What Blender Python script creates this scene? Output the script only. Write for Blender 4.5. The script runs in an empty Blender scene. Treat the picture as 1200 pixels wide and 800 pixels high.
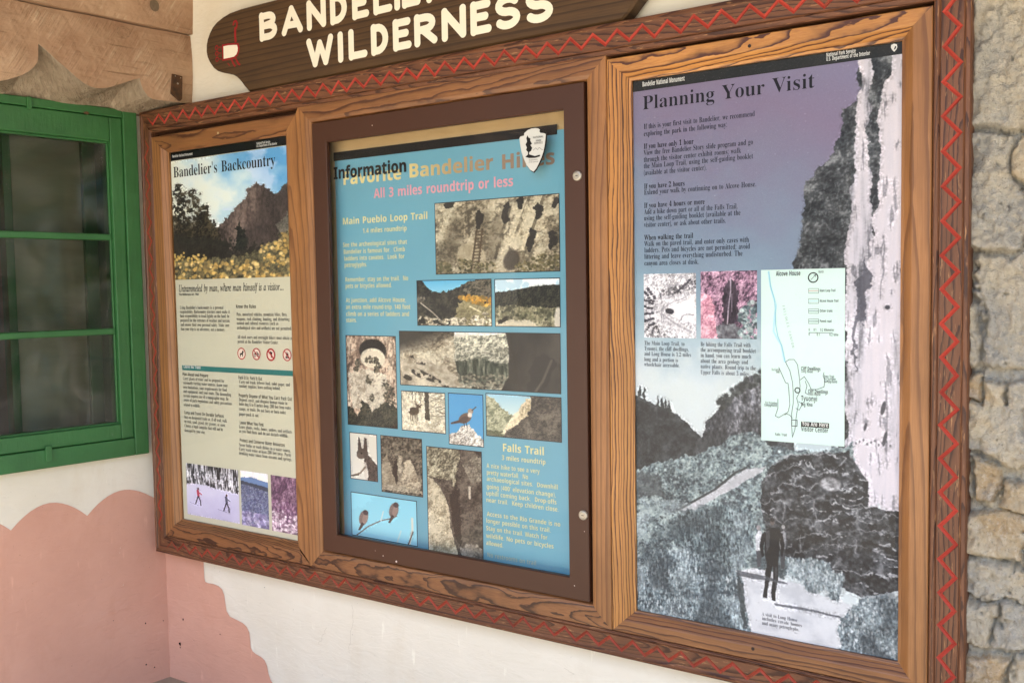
import bpy, bmesh, math, random
import numpy as np
from mathutils import Vector, Matrix

# ---------------------------------------------------------------- camera, sky, sun, exposure
scene = bpy.context.scene
COL = scene.collection
EYE = 1.37                                   # lens height above the porch floor; everything is measured from the lens and lifted at the end

cam = bpy.data.cameras.new('camera')
cam.sensor_fit = 'HORIZONTAL'; cam.sensor_width = 36.0; cam.lens = 36.0 * 1110.0 / 1200.0
cam.clip_start = 0.05; cam.clip_end = 600.0
cam_ob = bpy.data.objects.new('camera', cam); COL.objects.link(cam_ob)
YAW, PITCH, ROLL = -0.592524855, -0.0570372464, -0.0161424425
_f = Vector((math.sin(YAW) * math.cos(PITCH), math.cos(YAW) * math.cos(PITCH), math.sin(PITCH)))
_r = Vector((math.cos(YAW), -math.sin(YAW), 0)); _u = _r.cross(_f)
_r2 = math.cos(ROLL) * _r + math.sin(ROLL) * _u; _u2 = -math.sin(ROLL) * _r + math.cos(ROLL) * _u
_m = Matrix((_r2, _u2, -_f)).transposed().to_4x4(); _m.translation = (0, -2.0, EYE)
cam_ob.matrix_world = _m
scene.camera = cam_ob

SUN_EL, SUN_AZ = math.radians(60), math.radians(150)     # azimuth clockwise from +Y: behind the viewer, to the right
world = bpy.data.worlds.new('World'); scene.world = world; world.use_nodes = True
_nt = world.node_tree; _bg = _nt.nodes['Background']
_sky = _nt.nodes.new('ShaderNodeTexSky'); _sky.sky_type = 'NISHITA'; _sky.sun_disc = False
_sky.sun_elevation = SUN_EL; _sky.sun_rotation = SUN_AZ; _sky.air_density = 1.0; _sky.dust_density = 1.5
_nt.links.new(_sky.outputs[0], _bg.inputs[0]); _bg.inputs[1].default_value = 0.135
sun = bpy.data.lights.new('sun', 'SUN'); sun.energy = 3.7; sun.angle = math.radians(0.53); sun.color = (1.0, 0.95, 0.87)
sun_ob = bpy.data.objects.new('sun', sun); COL.objects.link(sun_ob)
_d = Vector((math.sin(SUN_AZ) * math.cos(SUN_EL), math.cos(SUN_AZ) * math.cos(SUN_EL), math.sin(SUN_EL)))
sun_ob.rotation_euler = _d.to_track_quat('Z', 'Y').to_euler(); sun_ob.location = _d * 30
vs = scene.view_settings
vs.view_transform = 'Standard'; vs.look = 'None'; vs.gamma = 1.0; vs.use_curve_mapping = False
vs.exposure = 2.42
scene.render.engine = 'CYCLES'
scene.cycles.use_denoising = True
scene.cycles.max_bounces = 8; scene.cycles.diffuse_bounces = 5; scene.cycles.glossy_bounces = 3; scene.cycles.transparent_max_bounces = 8
scene.cycles.sample_clamp_indirect = 6.0

# ---------------------------------------------------------------- small helpers
rnd = random.Random(7)


def mesh(name, verts, faces, mats, parent=None, midx=None, smooth=False, grain=None, uv=None):
    me = bpy.data.meshes.new(name)
    me.from_pydata([tuple(v) for v in verts], [], faces)
    for m in (mats if isinstance(mats, (list, tuple)) else [mats]):
        me.materials.append(m)
    if midx is not None:
        me.polygons.foreach_set('material_index', midx)
    if smooth:
        me.polygons.foreach_set('use_smooth', [True] * len(me.polygons))
    if grain is not None:
        at = me.attributes.new('grain', 'FLOAT_VECTOR', 'POINT')
        at.data.foreach_set('vector', np.array(grain, np.float32).ravel())
    if uv is not None:
        l = me.uv_layers.new(name='UVMap')
        for lp in me.loops:
            l.data[lp.index].uv = uv[lp.vertex_index]
    me.update()
    o = bpy.data.objects.new(name, me); COL.objects.link(o)
    if parent:
        o.parent = parent
    return o


def thing(name, label, cat, loc=(0, 0, 0), group=None):
    o = bpy.data.objects.new(name, None); o.empty_display_size = .1; COL.objects.link(o)
    o.location = loc
    return tag(o, label, cat, group)


def tag(o, label, cat, group=None):
    o['label'] = label; o['category'] = cat; o['kind'] = 'thing'
    if group:
        o['group'] = group
    return o


def struct(o):
    o['kind'] = 'structure'; return o


class MB:
    """collects shapes into one mesh"""
    def __init__(s): s.v, s.f, s.mi, s.g = [], [], [], []

    def face(s, pts, mi=0, g=None):
        n = len(s.v); s.v += [tuple(p) for p in pts]; s.f.append(list(range(n, n + len(pts)))); s.mi.append(mi)
        s.g += g if g else [(0, 0, 0)] * len(pts)

    def box(s, x0, y0, z0, x1, y1, z1, mi=0, fn=None):
        c = [(x, y, z) for x in (x0, x1) for y in (y0, y1) for z in (z0, z1)]
        g = [(k[2] if abs(z1 - z0) > abs(x1 - x0) else k[0], k[0] if abs(z1 - z0) > abs(x1 - x0) else k[2], k[1]) for k in c]
        if fn: c = [fn(*k) for k in c]
        n = len(s.v); s.v += c; s.g += g
        for q in ((0, 1, 3, 2), (4, 6, 7, 5), (0, 4, 5, 1), (2, 3, 7, 6), (0, 2, 6, 4), (1, 5, 7, 3)):
            s.f.append([n + i for i in q]); s.mi.append(mi)

    def disc(s, x, y, z, r, n=24, rz=None, mi=0):
        s.face([(x + r * math.cos(a), y, z + (rz or r) * math.sin(a)) for a in [-2 * math.pi * i / n for i in range(n)]], mi)

    def ribbon(s, pts, w, y, mi=0, closed=False):
        """flat stroke in the XZ plane facing -Y"""
        P = [np.array(p, float) for p in pts]; n = len(P); L, R = [], []
        for i in range(n):
            a = P[i] - P[i - 1] if (i > 0 or closed) else P[1] - P[0]
            b = P[(i + 1) % n] - P[i] if (i < n - 1 or closed) else a
            a = a / (np.hypot(*a) + 1e-9); b = b / (np.hypot(*b) + 1e-9)
            na, nb = np.array((-a[1], a[0])), np.array((-b[1], b[0])); m = na + nb
            m = m / max(.35, m @ m) * 2 / 2 * 1.0
            m = (na + nb) / max(.6, 1 + na @ nb)
            L.append(P[i] + m * w / 2); R.append(P[i] - m * w / 2)
        k = len(s.v)
        for a, b in zip(L, R):
            s.v += [(a[0], y, a[1]), (b[0], y, b[1])]; s.g += [(0, 0, 0)] * 2
        for i in range(n if closed else n - 1):
            j = (i + 1) % n
            s.f.append([k + 2 * i, k + 2 * i + 1, k + 2 * j + 1, k + 2 * j]); s.mi.append(mi)

    def build(s, name, mats, parent=None, smooth=False, grain=False):
        return mesh(name, s.v, s.f, mats, parent, s.mi, smooth, s.g if grain else None)


def bevel(o, w, seg=2):
    m = o.modifiers.new('bevel', 'BEVEL'); m.width = w; m.segments = seg; m.limit_method = 'ANGLE'; m.angle_limit = math.radians(40)
    return o


# ---------------------------------------------------------------- materials
def lin(c):
    c = [k / 255. for k in c]
    return tuple(k / 12.92 if k <= .04045 else ((k + .055) / 1.055) ** 2.4 for k in c) + (1.,)


class Mat:
    def __init__(s, name, rough=.6, spec=.5):
        s.m = bpy.data.materials.new(name); s.m.use_nodes = True; s.t = s.m.node_tree
        s.b = s.t.nodes['Principled BSDF']; s.b.inputs['Roughness'].default_value = rough
        s.b.inputs['Specular IOR Level'].default_value = spec

    def n(s, typ, **kw):
        d = s.t.nodes.new(typ)
        for k, v in kw.items():
            if k.startswith('i_'):
                d.inputs[k[2:].replace('_', ' ')].default_value = v
            else:
                setattr(d, k, v)
        return d

    def link(s, a, b): s.t.links.new(a, b)

    def math(s, op, a, b=None, c=None):
        d = s.n('ShaderNodeMath', operation=op)
        for i, x in enumerate((a, b, c)):
            if x is None: continue
            if isinstance(x, (int, float)): d.inputs[i].default_value = x
            else: s.link(x, d.inputs[i])
        return d.outputs[0]

    def noise(s, vec, scale, detail=4, rough=.55, dist=0.):
        d = s.n('ShaderNodeTexNoise'); d.inputs['Scale'].default_value = scale; d.inputs['Detail'].default_value = detail
        d.inputs['Roughness'].default_value = rough; d.inputs['Distortion'].default_value = dist
        if vec is not None: s.link(vec, d.inputs['Vector'])
        return d.outputs['Fac']

    def map(s, vec, scale=(1, 1, 1), loc=(0, 0, 0), rot=(0, 0, 0)):
        d = s.n('ShaderNodeMapping'); d.inputs['Scale'].default_value = scale; d.inputs['Location'].default_value = loc; d.inputs['Rotation'].default_value = rot
        s.link(vec, d.inputs['Vector']); return d.outputs[0]

    def ramp(s, fac, stops, interp='LINEAR'):
        d = s.n('ShaderNodeValToRGB'); cr = d.color_ramp; cr.interpolation = interp
        while len(cr.elements) < len(stops): cr.elements.new(.5)
        for e, (p, c) in zip(cr.elements, stops):
            e.position = p; e.color = c if len(c) == 4 else tuple(c) + (1,)
        s.link(fac, d.inputs[0]); return d.outputs[0]

    def mix(s, fac, a, b, mode='MIX'):
        d = s.n('ShaderNodeMix', data_type='RGBA', blend_type=mode)
        for k, x in ((0, fac), (6, a), (7, b)):
            if isinstance(x, (int, float)): d.inputs[k].default_value = x
            elif isinstance(x, tuple): d.inputs[k].default_value = x
            else: s.link(x, d.inputs[k])
        return d.outputs[2]

    def bump(s, h, strength=.3, dist=.01):
        d = s.n('ShaderNodeBump'); d.inputs['Strength'].default_value = strength; d.inputs['Distance'].default_value = dist
        s.link(h, d.inputs['Height']); s.link(d.outputs[0], s.b.inputs['Normal']); return d

    def color(s, c):
        if isinstance(c, tuple): s.b.inputs['Base Color'].default_value = c
        else: s.link(c, s.b.inputs['Base Color'])

    def obj(s): return s.n('ShaderNodeTexCoord').outputs['Object']


def plain(name, rgb, rough=.6, spec=.5, metal=0., var=.12, scale=40.):
    M = Mat(name, rough, spec); v = M.noise(M.obj(), scale, 3)
    k = M.math('MULTIPLY_ADD', v, 2 * var, 1 - var)
    cc = M.n('ShaderNodeCombineColor'); [M.link(k, cc.inputs[i]) for i in range(3)]
    M.color(M.mix(1., lin(rgb), cc.outputs[0], 'MULTIPLY')); M.b.inputs['Metallic'].default_value = metal
    return M.m


def ink(name, rgb, rough=.55):
    M = Mat(name, rough, .3); v = M.noise(M.obj(), 300, 2)
    M.color(M.mix(M.math('MULTIPLY', v, .18), lin(rgb), lin(tuple(min(255, int(c * .8 + (38 if max(rgb) > 60 else 8))) for c in rgb)))); return M.m


def wood(name, early, mid, late, freq=150., rough=.42, spec=.5, wob=.016, worn=None, bumpk=.12, dark=1.0):
    """flat-sawn fir: rings of a log sliced at a slant; 'grain' = (along, across, depth) in metres on every board"""
    M = Mat(name, rough, spec)
    g = M.n('ShaderNodeAttribute', attribute_name='grain').outputs['Vector']
    n1 = M.noise(M.map(g, (1.6, 5., 5.)), 1.7, 2, .5); n2 = M.noise(M.map(g, (7., 30., 30.)), 2.2, 3, .5)
    sp = M.n('ShaderNodeSeparateXYZ'); M.link(g, sp.inputs[0])
    w1 = M.math('MULTIPLY_ADD', n1, wob * 2, -wob); w2 = M.math('MULTIPLY_ADD', n2, wob * .34, -wob * .17)
    a = sp.outputs[1]
    d = M.math('ADD', M.math('ADD', sp.outputs[2], w1), w2)
    r = M.math('SQRT', M.math('ADD', M.math('MULTIPLY', a, a), M.math('MULTIPLY', d, d)))
    cx = M.n('ShaderNodeCombineXYZ'); M.link(M.math('MULTIPLY', r, freq * .36), cx.inputs[0]); M.link(M.math('MULTIPLY', sp.outputs[0], .6), cx.inputs[1])
    vr = M.noise(cx.outputs[0], 1., 2, .5)
    fr = M.math('FRACT', M.math('ADD', M.math('MULTIPLY', r, freq), M.math('MULTIPLY', vr, 2.6)))
    late_m = M.ramp(fr, [(0., (0, 0, 0)), (.5, (.08,) * 3), (.70, (.42,) * 3), (.84, (1, 1, 1)), (.96, (1,) * 3), (1., (0, 0, 0))])
    fib = M.noise(M.map(g, (9., 620., 620.)), 1., 3, .6)
    blot = M.noise(M.map(g, (3., 9., 9.)), 1.3, 3, .6)
    base = M.mix(M.ramp(fib, [(.3, (0, 0, 0)), (.7, (1, 1, 1))]), lin(early), lin(mid))
    base = M.mix(M.ramp(blot, [(.35, (0, 0, 0)), (.75, (.55,) * 3)]), base, lin(tuple(int(c * .72) for c in mid)))
    c = M.mix(M.math('MULTIPLY', late_m, .94 * dark), base, lin(late))
    if worn:
        wn = M.noise(M.map(g, (16., 150., 150.)), 1.4, 4, .65)
        c = M.mix(M.ramp(wn, [(.60, (0, 0, 0)), (.72, (.75,) * 3)]), c, lin(worn))
    M.color(c)
    M.bump(M.math('ADD', M.math('MULTIPLY', late_m, .6), M.math('MULTIPLY', fib, .5)), bumpk, .004)
    M.link(M.math('MULTIPLY_ADD', blot, .3, rough - .12), M.b.inputs['Roughness'])
    return M.m


def plaster(name, rgb, rgb2, streak=.5):
    M = Mat(name, .85, .2); o = M.obj()
    n = M.noise(o, 2.2, 5, .6); f = M.noise(o, 60, 3, .6); t = M.noise(M.map(o, (3., 3., 9.)), 3.5, 4, .6, .8)
    c = M.mix(M.ramp(n, [(.3, (0, 0, 0)), (.72, (1, 1, 1))]), lin(rgb), lin(rgb2))
    sc = M.noise(M.map(o, (26., 26., 5.), rot=(.0, .5, .3)), 1.5, 3, .6)
    c = M.mix(M.ramp(sc, [(.66, (0, 0, 0)), (.74, (streak,) * 3)]), c, lin(tuple(min(250, int(k * 1.07 + 6)) for k in rgb)))
    sp = M.noise(o, 130, 2, .5)
    c = M.mix(M.ramp(sp, [(.73, (0, 0, 0)), (.8, (.5,) * 3)]), c, lin(tuple(int(k * .62) for k in rgb2)))
    st = M.noise(M.map(o, (1.2, 1.2, .7)), 2.6, 6, .68, .7)
    c = M.mix(M.ramp(st, [(.54, (0, 0, 0)), (.74, (.4,) * 3)]), c, lin(tuple(int(k * f) for k, f in zip(rgb2, (.95, .91, .85)))))
    M.color(c)
    h = M.math('ADD', M.math('MULTIPLY', t, 1.0), M.math('MULTIPLY', f, .22))
    M.bump(M.math('ADD', h, M.math('MULTIPLY', M.noise(o, 14, 4, .6), .6)), .24, .012)
    return M.m


def print_mat(name, im, rough=.5):
    M = Mat(name, rough, .3)
    t = M.n('ShaderNodeTexImage', image=im, interpolation='Cubic', extension='EXTEND'); M.link(M.n('ShaderNodeUVMap', uv_map='UVMap').outputs[0], t.inputs[0])
    M.color(t.outputs[0]); return M.m


def glass(name, tint=(1, 1, 1, 1), rough=.015, ior=1.24, dust=.014):
    m = bpy.data.materials.new(name); m.use_nodes = True; t = m.node_tree; t.nodes.remove(t.nodes['Principled BSDF'])
    fr = t.nodes.new('ShaderNodeFresnel'); fr.inputs[0].default_value = ior
    tr = t.nodes.new('ShaderNodeBsdfTransparent'); tr.inputs[0].default_value = tint
    gl = t.nodes.new('ShaderNodeBsdfGlossy'); gl.inputs['Roughness'].default_value = rough
    mx = t.nodes.new('ShaderNodeMixShader'); tc = t.nodes.new('ShaderNodeTexCoord')
    nz = t.nodes.new('ShaderNodeTexNoise'); nz.inputs['Scale'].default_value = 6.; t.links.new(tc.outputs['Object'], nz.inputs[0])
    bp = t.nodes.new('ShaderNodeBump'); bp.inputs['Strength'].default_value = .03; bp.inputs['Distance'].default_value = .01
    t.links.new(nz.outputs[0], bp.inputs['Height']); t.links.new(bp.outputs[0], gl.inputs['Normal'])
    t.links.new(fr.outputs[0], mx.inputs[0]); t.links.new(tr.outputs[0], mx.inputs[1]); t.links.new(gl.outputs[0], mx.inputs[2])
    # a film of dust: fine specks and faint wiped streaks
    n1 = t.nodes.new('ShaderNodeTexNoise'); n1.inputs['Scale'].default_value = 260.; n1.inputs['Detail'].default_value = 3.; t.links.new(tc.outputs['Object'], n1.inputs[0])
    n2 = t.nodes.new('ShaderNodeTexNoise'); n2.inputs['Scale'].default_value = 5.; n2.inputs['Detail'].default_value = 5.; n2.inputs['Distortion'].default_value = 1.2; t.links.new(tc.outputs['Object'], n2.inputs[0])
    r1 = t.nodes.new('ShaderNodeMapRange'); r1.inputs[1].default_value = .64; r1.inputs[2].default_value = .74; r1.inputs[4].default_value = dust * 4; t.links.new(n1.outputs[0], r1.inputs[0])
    r2 = t.nodes.new('ShaderNodeMapRange'); r2.inputs[1].default_value = .45; r2.inputs[2].default_value = .8; r2.inputs[4].default_value = dust; t.links.new(n2.outputs[0], r2.inputs[0])
    ad = t.nodes.new('ShaderNodeMath'); t.links.new(r1.outputs[0], ad.inputs[0]); t.links.new(r2.outputs[0], ad.inputs[1])
    df = t.nodes.new('ShaderNodeBsdfDiffuse'); df.inputs[0].default_value = (.62, .6, .56, 1)
    m2 = t.nodes.new('ShaderNodeMixShader'); t.links.new(ad.outputs[0], m2.inputs[0]); t.links.new(mx.outputs[0], m2.inputs[1]); t.links.new(df.outputs[0], m2.inputs[2])
    t.links.new(m2.outputs[0], t.nodes['Material Output'].inputs[0])
    return m


M_DOOR = wood('oiled_fir', (150, 103, 61), (127, 83, 48), (72, 40, 24), 105., .38, .5, .026)
M_STILE = wood('oiled_fir_stile', (166, 116, 68), (144, 97, 54), (86, 49, 26), 95., .40, .5, .012, dark=.62)
M_RAIL = wood('figured_fir_rail', (146, 99, 60), (122, 79, 46), (48, 24, 14), 170., .36, .5, .034)
M_DOORC = wood('bright_fir', (200, 143, 74), (174, 116, 57), (62, 25, 14), 125., .34, .5, .034)
M_ZIG = wood('red_brown_fir', (124, 81, 53), (103, 65, 43), (58, 32, 21), 190., .45, .4, .014, worn=(184, 138, 94))
def worn_paint(name, rgb, under, cover):
    M = Mat(name, .7, .3); o = M.obj(); n = M.noise(o, 38, 5, .7); v = M.noise(o, 8, 3)
    c = M.mix(M.ramp(v, [(.35, (0, 0, 0)), (.7, (1, 1, 1))]), lin(rgb), lin(tuple(int(k * .8) for k in rgb)))
    M.color(M.mix(M.ramp(n, [(cover, (0, 0, 0)), (cover + .08, (1, 1, 1))]), c, lin(under))); M.bump(n, .3, .002); return M.m
M_RED = worn_paint('red_groove_paint', (172, 62, 48), (120, 60, 40), .60)
M_REDW = worn_paint('worn_red_groove_paint', (152, 62, 44), (118, 64, 42), .53)
M_BROWN = plain('brown_enamel', (66, 38, 24), .42, .4, var=.07, scale=9)
M_STEEL = plain('dull_steel', (170, 164, 150), .4, .5, .6, var=.15, scale=120)
M_BLACK = ink('black_ink', (12, 11, 11), .5)
M_BAND = ink('black_band_ink', (10, 10, 10), .5)
M_TEXT = ink('text_ink', (44, 46, 50))
M_WHITEINK = ink('white_ink', (222, 222, 216))
M_GLASS = glass('case_glass'); M_GLASSM = glass('case_glass_middle', ior=1.30, dust=.018, rough=.03)
M_SIGN = wood('dark_sign_wood', (92, 68, 42), (74, 54, 34), (46, 32, 20), 60., .5, .35, .02, bumpk=.08, dark=.7)
M_WHITEP = plain('cream_sign_paint', (232, 226, 206), .55, .3, var=.05)
M_REDP = plain('red_sign_paint', (140, 30, 32), .6, .3, var=.2)
M = Mat('green_enamel', .42, .5); o_ = M.obj(); n_ = M.noise(o_, 5, 5, .65); c_ = M.mix(M.ramp(n_, [(.3, (0, 0, 0)), (.7, (1, 1, 1))]), lin((42, 92, 47)), lin((54, 110, 58)))
c_ = M.mix(M.ramp(M.noise(o_, 34, 6, .75), [(.66, (0, 0, 0)), (.69, (.8,) * 3)]), c_, lin((84, 112, 84))); c_ = M.mix(M.ramp(M.noise(o_, 90, 4, .7), [(.70, (0, 0, 0)), (.74, (.8,) * 3)]), c_, lin((30, 52, 34)))
M.color(c_); M.bump(M.math('ADD', M.noise(M.map(o_, (30, 30, 4)), 3, 4, .6), M.noise(o_, 50, 3)), .25, .004); M_GREEN = M.m
M_PLASTER = plaster('cream_plaster', (232, 226, 209), (218, 211, 192))
M_PINK = plaster('pink_wall_paint', (212, 164, 142), (198, 149, 128), .35)
# ---------------------------------------------------------------- printed pictures, painted pixel by pixel with numpy
def vnoise(h, w, cx, cy, rng):
    g = rng.random((int(cy) + 3, int(cx) + 3)).astype(np.float32)
    y = np.linspace(0, cy, h, dtype=np.float32); x = np.linspace(0, cx, w, dtype=np.float32)
    yi = y.astype(int); xi = x.astype(int); fy = y - yi; fx = x - xi
    fy = (fy * fy * (3 - 2 * fy))[:, None]; fx = (fx * fx * (3 - 2 * fx))[None, :]
    a = g[yi][:, xi]; b = g[yi][:, xi + 1]; c = g[yi + 1][:, xi]; d = g[yi + 1][:, xi + 1]
    return (a * (1 - fx) + b * fx) * (1 - fy) + (c * (1 - fx) + d * fx) * fy


def fbm(h, w, cx, cy, seed, octs=5, gain=.55):
    rng = np.random.default_rng(seed); s = np.zeros((h, w), np.float32); a = 1.
    for o in range(octs):
        s += a * (vnoise(h, w, cx, cy, rng) - .5); a *= gain; cx *= 2.03; cy *= 2.03
    return np.clip(.5 + s / (s.std() * 4.4 + 1e-6), 0, 1)


def ridged(h, w, cx, cy, seed, octs=5):
    rng = np.random.default_rng(seed); s = np.zeros((h, w), np.float32); a = 1.
    for o in range(octs):
        s += a * (1 - np.abs(2 * vnoise(h, w, cx, cy, rng) - 1)) ** 2; a *= .6; cx *= 2.1; cy *= 2.1
    s -= s.min(); return s / s.max()


def col(c):
    return np.array(c, np.float32) / 255.


def ramp(n, *cs):
    st = np.linspace(0, 1, len(cs)); c = [col(k) for k in cs]
    return np.stack([np.interp(n, st, [k[i] for k in c]) for i in range(3)], -1).astype(np.float32)


def sharp(n, a, b):
    return np.clip((n - a) / (b - a), 0, 1)


class Picture:
    def __init__(s, w, h, base=(128, 128, 128), seed=1):
        s.w, s.h, s.seed = w, h, seed
        s.a = np.zeros((h, w, 3), np.float32) + col(base)
        s.U, s.V = np.meshgrid((np.arange(w, dtype=np.float32) + .5) / w, (np.arange(h, dtype=np.float32) + .5) / h)

    def nz(s, c, k, octs=5, ay=1.):
        return fbm(s.h, s.w, c, c * ay * s.h / s.w, s.seed * 97 + k, octs)

    def rg(s, c, k, octs=5, ay=1.):
        return ridged(s.h, s.w, c, c * ay * s.h / s.w, s.seed * 89 + k, octs)

    def poly(s, pts, rough=0., c=20, k=5):
        U, V = s.U, s.V
        if rough:
            U = U + (s.nz(c, k) - .5) * rough; V = V + (s.nz(c, k + 1) - .5) * rough * s.w / s.h
        m = np.zeros(U.shape, bool)
        for (x0, y0), (x1, y1) in zip(pts, list(pts[1:]) + [pts[0]]):
            if y0 == y1:
                continue
            m ^= ((V >= min(y0, y1)) & (V < max(y0, y1)) & (U < x0 + (V - y0) * (x1 - x0) / (y1 - y0)))
        return m.astype(np.float32)

    def put(s, m, c, k=1.):
        c = col(c) if isinstance(c, tuple) else c
        m = (m * k)[..., None]
        s.a = s.a * (1 - m) + c * m

    def ell(s, x, y, rx, ry, ang=0., soft=.15):
        dx = s.U - x; dy = (s.V - y)
        asp = s.h / s.w; dy = dy * asp; ry = ry * asp
        ca, sa = math.cos(ang), math.sin(ang)
        p = (dx * ca + dy * sa) / rx; q = (-dx * sa + dy * ca) / ry
        return np.clip((1 + soft - np.sqrt(p * p + q * q)) / soft / 1.0, 0, 1) if soft else ((p * p + q * q) < 1) * 1.

    def line(s, pts, wd, rough=0., k=0):
        U, V = s.U, s.V
        if rough: U = U + (s.nz(34, 400 + k) - .5) * rough; V = V + (s.nz(34, 401 + k) - .5) * rough
        d = np.full(s.U.shape, 9., np.float32); asp = s.h / s.w
        for (x0, y0), (x1, y1) in zip(pts[:-1], pts[1:]):
            ax, ay, bx, by = x0, y0 * asp, x1, y1 * asp
            L = (bx - ax) ** 2 + (by - ay) ** 2 + 1e-9
            t = np.clip(((U - ax) * (bx - ax) + (V * asp - ay) * (by - ay)) / L, 0, 1)
            d = np.minimum(d, np.hypot(U - ax - t * (bx - ax), V * asp - ay - t * (by - ay)))
        return np.clip((wd - d) * s.w + .5, 0, 1)

    def dabs(s, n, m, r, cs, k, st=1., up=1.):
        """n small ragged dabs scattered over mask m: leaves, petals, stones"""
        rng = np.random.default_rng(s.seed * 31 + k); ys, xs = np.nonzero(m > .5)
        if not len(ys):
            return
        pick = rng.integers(0, len(ys), n); pick = pick[np.argsort(ys[pick])]
        for i in pick:
            y, x = ys[i], xs[i]; q = r * s.w * rng.uniform(.5, 1.3); R = int(q * max(up, 1)) + 2
            y0, y1, x0, x1 = max(0, y - R), min(s.h, y + R), max(0, x - R), min(s.w, x + R)
            yy, xx = np.mgrid[y0:y1, x0:x1]
            e = np.hypot((xx - x) / q, (yy - y) / (q * up)) + rng.random(yy.shape) * .5
            t = (np.clip((1.25 - e) * 2.5, 0, 1) * st)[..., None]
            c = col(cs[rng.integers(len(cs))]) * rng.uniform(.82, 1.12)
            s.a[y0:y1, x0:x1] = s.a[y0:y1, x0:x1] * (1 - t) + c * t

    def rock(s, m, c, k, *cs, ay=1., relief=1.5):
        n = .55 * s.nz(c, k, 6, ay) + .45 * s.rg(c * .7, k + 3, 5, ay)
        f = s.nz(s.w / 5., k + 7, 3, ay ** .5)
        e = .5 * n + .5 * s.nz(c * 2.6, k + 5, 4, ay); rel = e - np.roll(np.roll(e, 2, 0), 2, 1)
        n = np.clip((n - .5) * 1.45 + .5 + (f - .5) * .6 + rel * relief, 0, 1)
        s.put(m, ramp(n, *cs))

    def finish(s):
        """the softness and grain of a colour print"""
        a = s.a; k = s.nz(s.w / 3.2, 950, 2) - .5; big = s.nz(5, 960, 3) - .5
        sat = np.clip((a.max(-1) - a.min(-1)) * 3 - .35, 0, 1)
        lum = a.mean(-1); q = np.abs(lum - np.roll(lum, 3, 0)) + np.abs(lum - np.roll(lum, 3, 1))
        for ax in (0, 1):
            q = sum(np.roll(q, r, ax) for r in range(-6, 7)) / 13          # busy places only: skies stay smooth
        busy = np.clip(q * 9 - .25, 0, 1)
        a = a * (1 + (k * .36 + big * .22) * (1 - .8 * sat) * busy)[..., None]
        p = np.pad(a, ((1, 1), (1, 1), (0, 0)), 'edge')
        b = sum(p[i:i + s.h, j:j + s.w] * (4 if i == j == 1 else 2 if 1 in (i, j) else 1) for i in range(3) for j in range(3)) / 16
        s.a = .5 * a + .5 * b
        return s

    def image(s, name, gain=1., lift=0.):
        a = np.clip(s.finish().a * gain + lift, 0, 1)
        im = bpy.data.images.new(name, s.w, s.h)
        px = np.ones((s.h, s.w, 4), np.float32); px[..., :3] = a[::-1]
        im.pixels.foreach_set(px.ravel()); im.update(); im.pack()
        return im


def pic_mountain():
    p = Picture(420, 420, (200, 215, 210), 3)
    n = p.nz(3, 1)
    sky = ramp(np.clip(p.U * 1.15 - p.V * .35 + (n - .5) * .5, 0, 1), (214, 216, 196), (205, 214, 208), (140, 182, 205), (88, 148, 190))
    p.a[:] = sky
    p.put(sharp(p.nz(4, 8), .58, .8) * (p.U > .45) * (p.V < .45), (196, 205, 222), .55)
    mt = p.poly([(.36, .64), (.47, .52), (.62, .38), (.66, .30), (.735, .26), (.80, .28), (.86, .34), (.87, .36), (.93, .31), (1.1, .23), (1.1, .9), (.3, .9)], .03, 30)
    p.rock(mt, 9, 20, (52, 46, 42), (92, 80, 74), (128, 112, 102), ay=.35)
    p.put(mt * sharp(p.U + (p.V - .5) * .5, .66, .75), (46, 42, 40), .55)
    tr = p.poly([(-.1, .27), (.06, .24), (.1, .21), (.16, .28), (.22, .25), (.25, .36), (.29, .40), (.33, .44), (.36, .52), (.41, .58), (.47, .68), (.56, .76), (1.1, .74), (1.1, 1.1), (-.1, 1.1)], .10, 34)
    hole = sharp(p.nz(58, 60, 3), .56, .70) * (1 - sharp(p.V, .46, .58)) * (1 - sharp(p.U, .22, .30))
    p.rock(tr * (1 - hole), 26, 40, (26, 25, 22), (52, 48, 38), (84, 76, 58))
    p.put(p.poly([(-.1, .60), (.5, .68), (.56, .74), (1.1, .6), (1.1, .82), (-.1, .84)], .05, 20) * tr, (44, 42, 38), .75)
    fir = p.poly([(.59, .52), (.63, .66), (.66, .78), (.53, .78), (.56, .66)], .05, 40)
    p.rock(fir, 30, 70, (24, 26, 24), (46, 48, 42))
    p.rock(p.poly([(.9, .55), (.96, .5), (1.1, .48), (1.1, .7), (.9, .68)], .06), 22, 75, (70, 68, 62), (120, 116, 104))
    gr = p.poly([(-.1, .82), (.3, .84), (.6, .82), (.8, .74), (.92, .66), (1.1, .62), (1.1, 1.1), (-.1, 1.1)], .05, 30)
    p.rock(gr, 30, 90, (58, 56, 46), (92, 88, 66), (126, 118, 84))
    p.dabs(330, gr * ((p.V > .86) | (p.U > .75)), .017, [(206, 176, 104), (214, 190, 128), (186, 154, 88), (150, 128, 80), (112, 100, 70)], 4)
    p.dabs(40, p.poly([(0, .76), (.3, .8), (.3, .86), (0, .86)]), .014, [(206, 176, 100)], 6)
    return p


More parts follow.
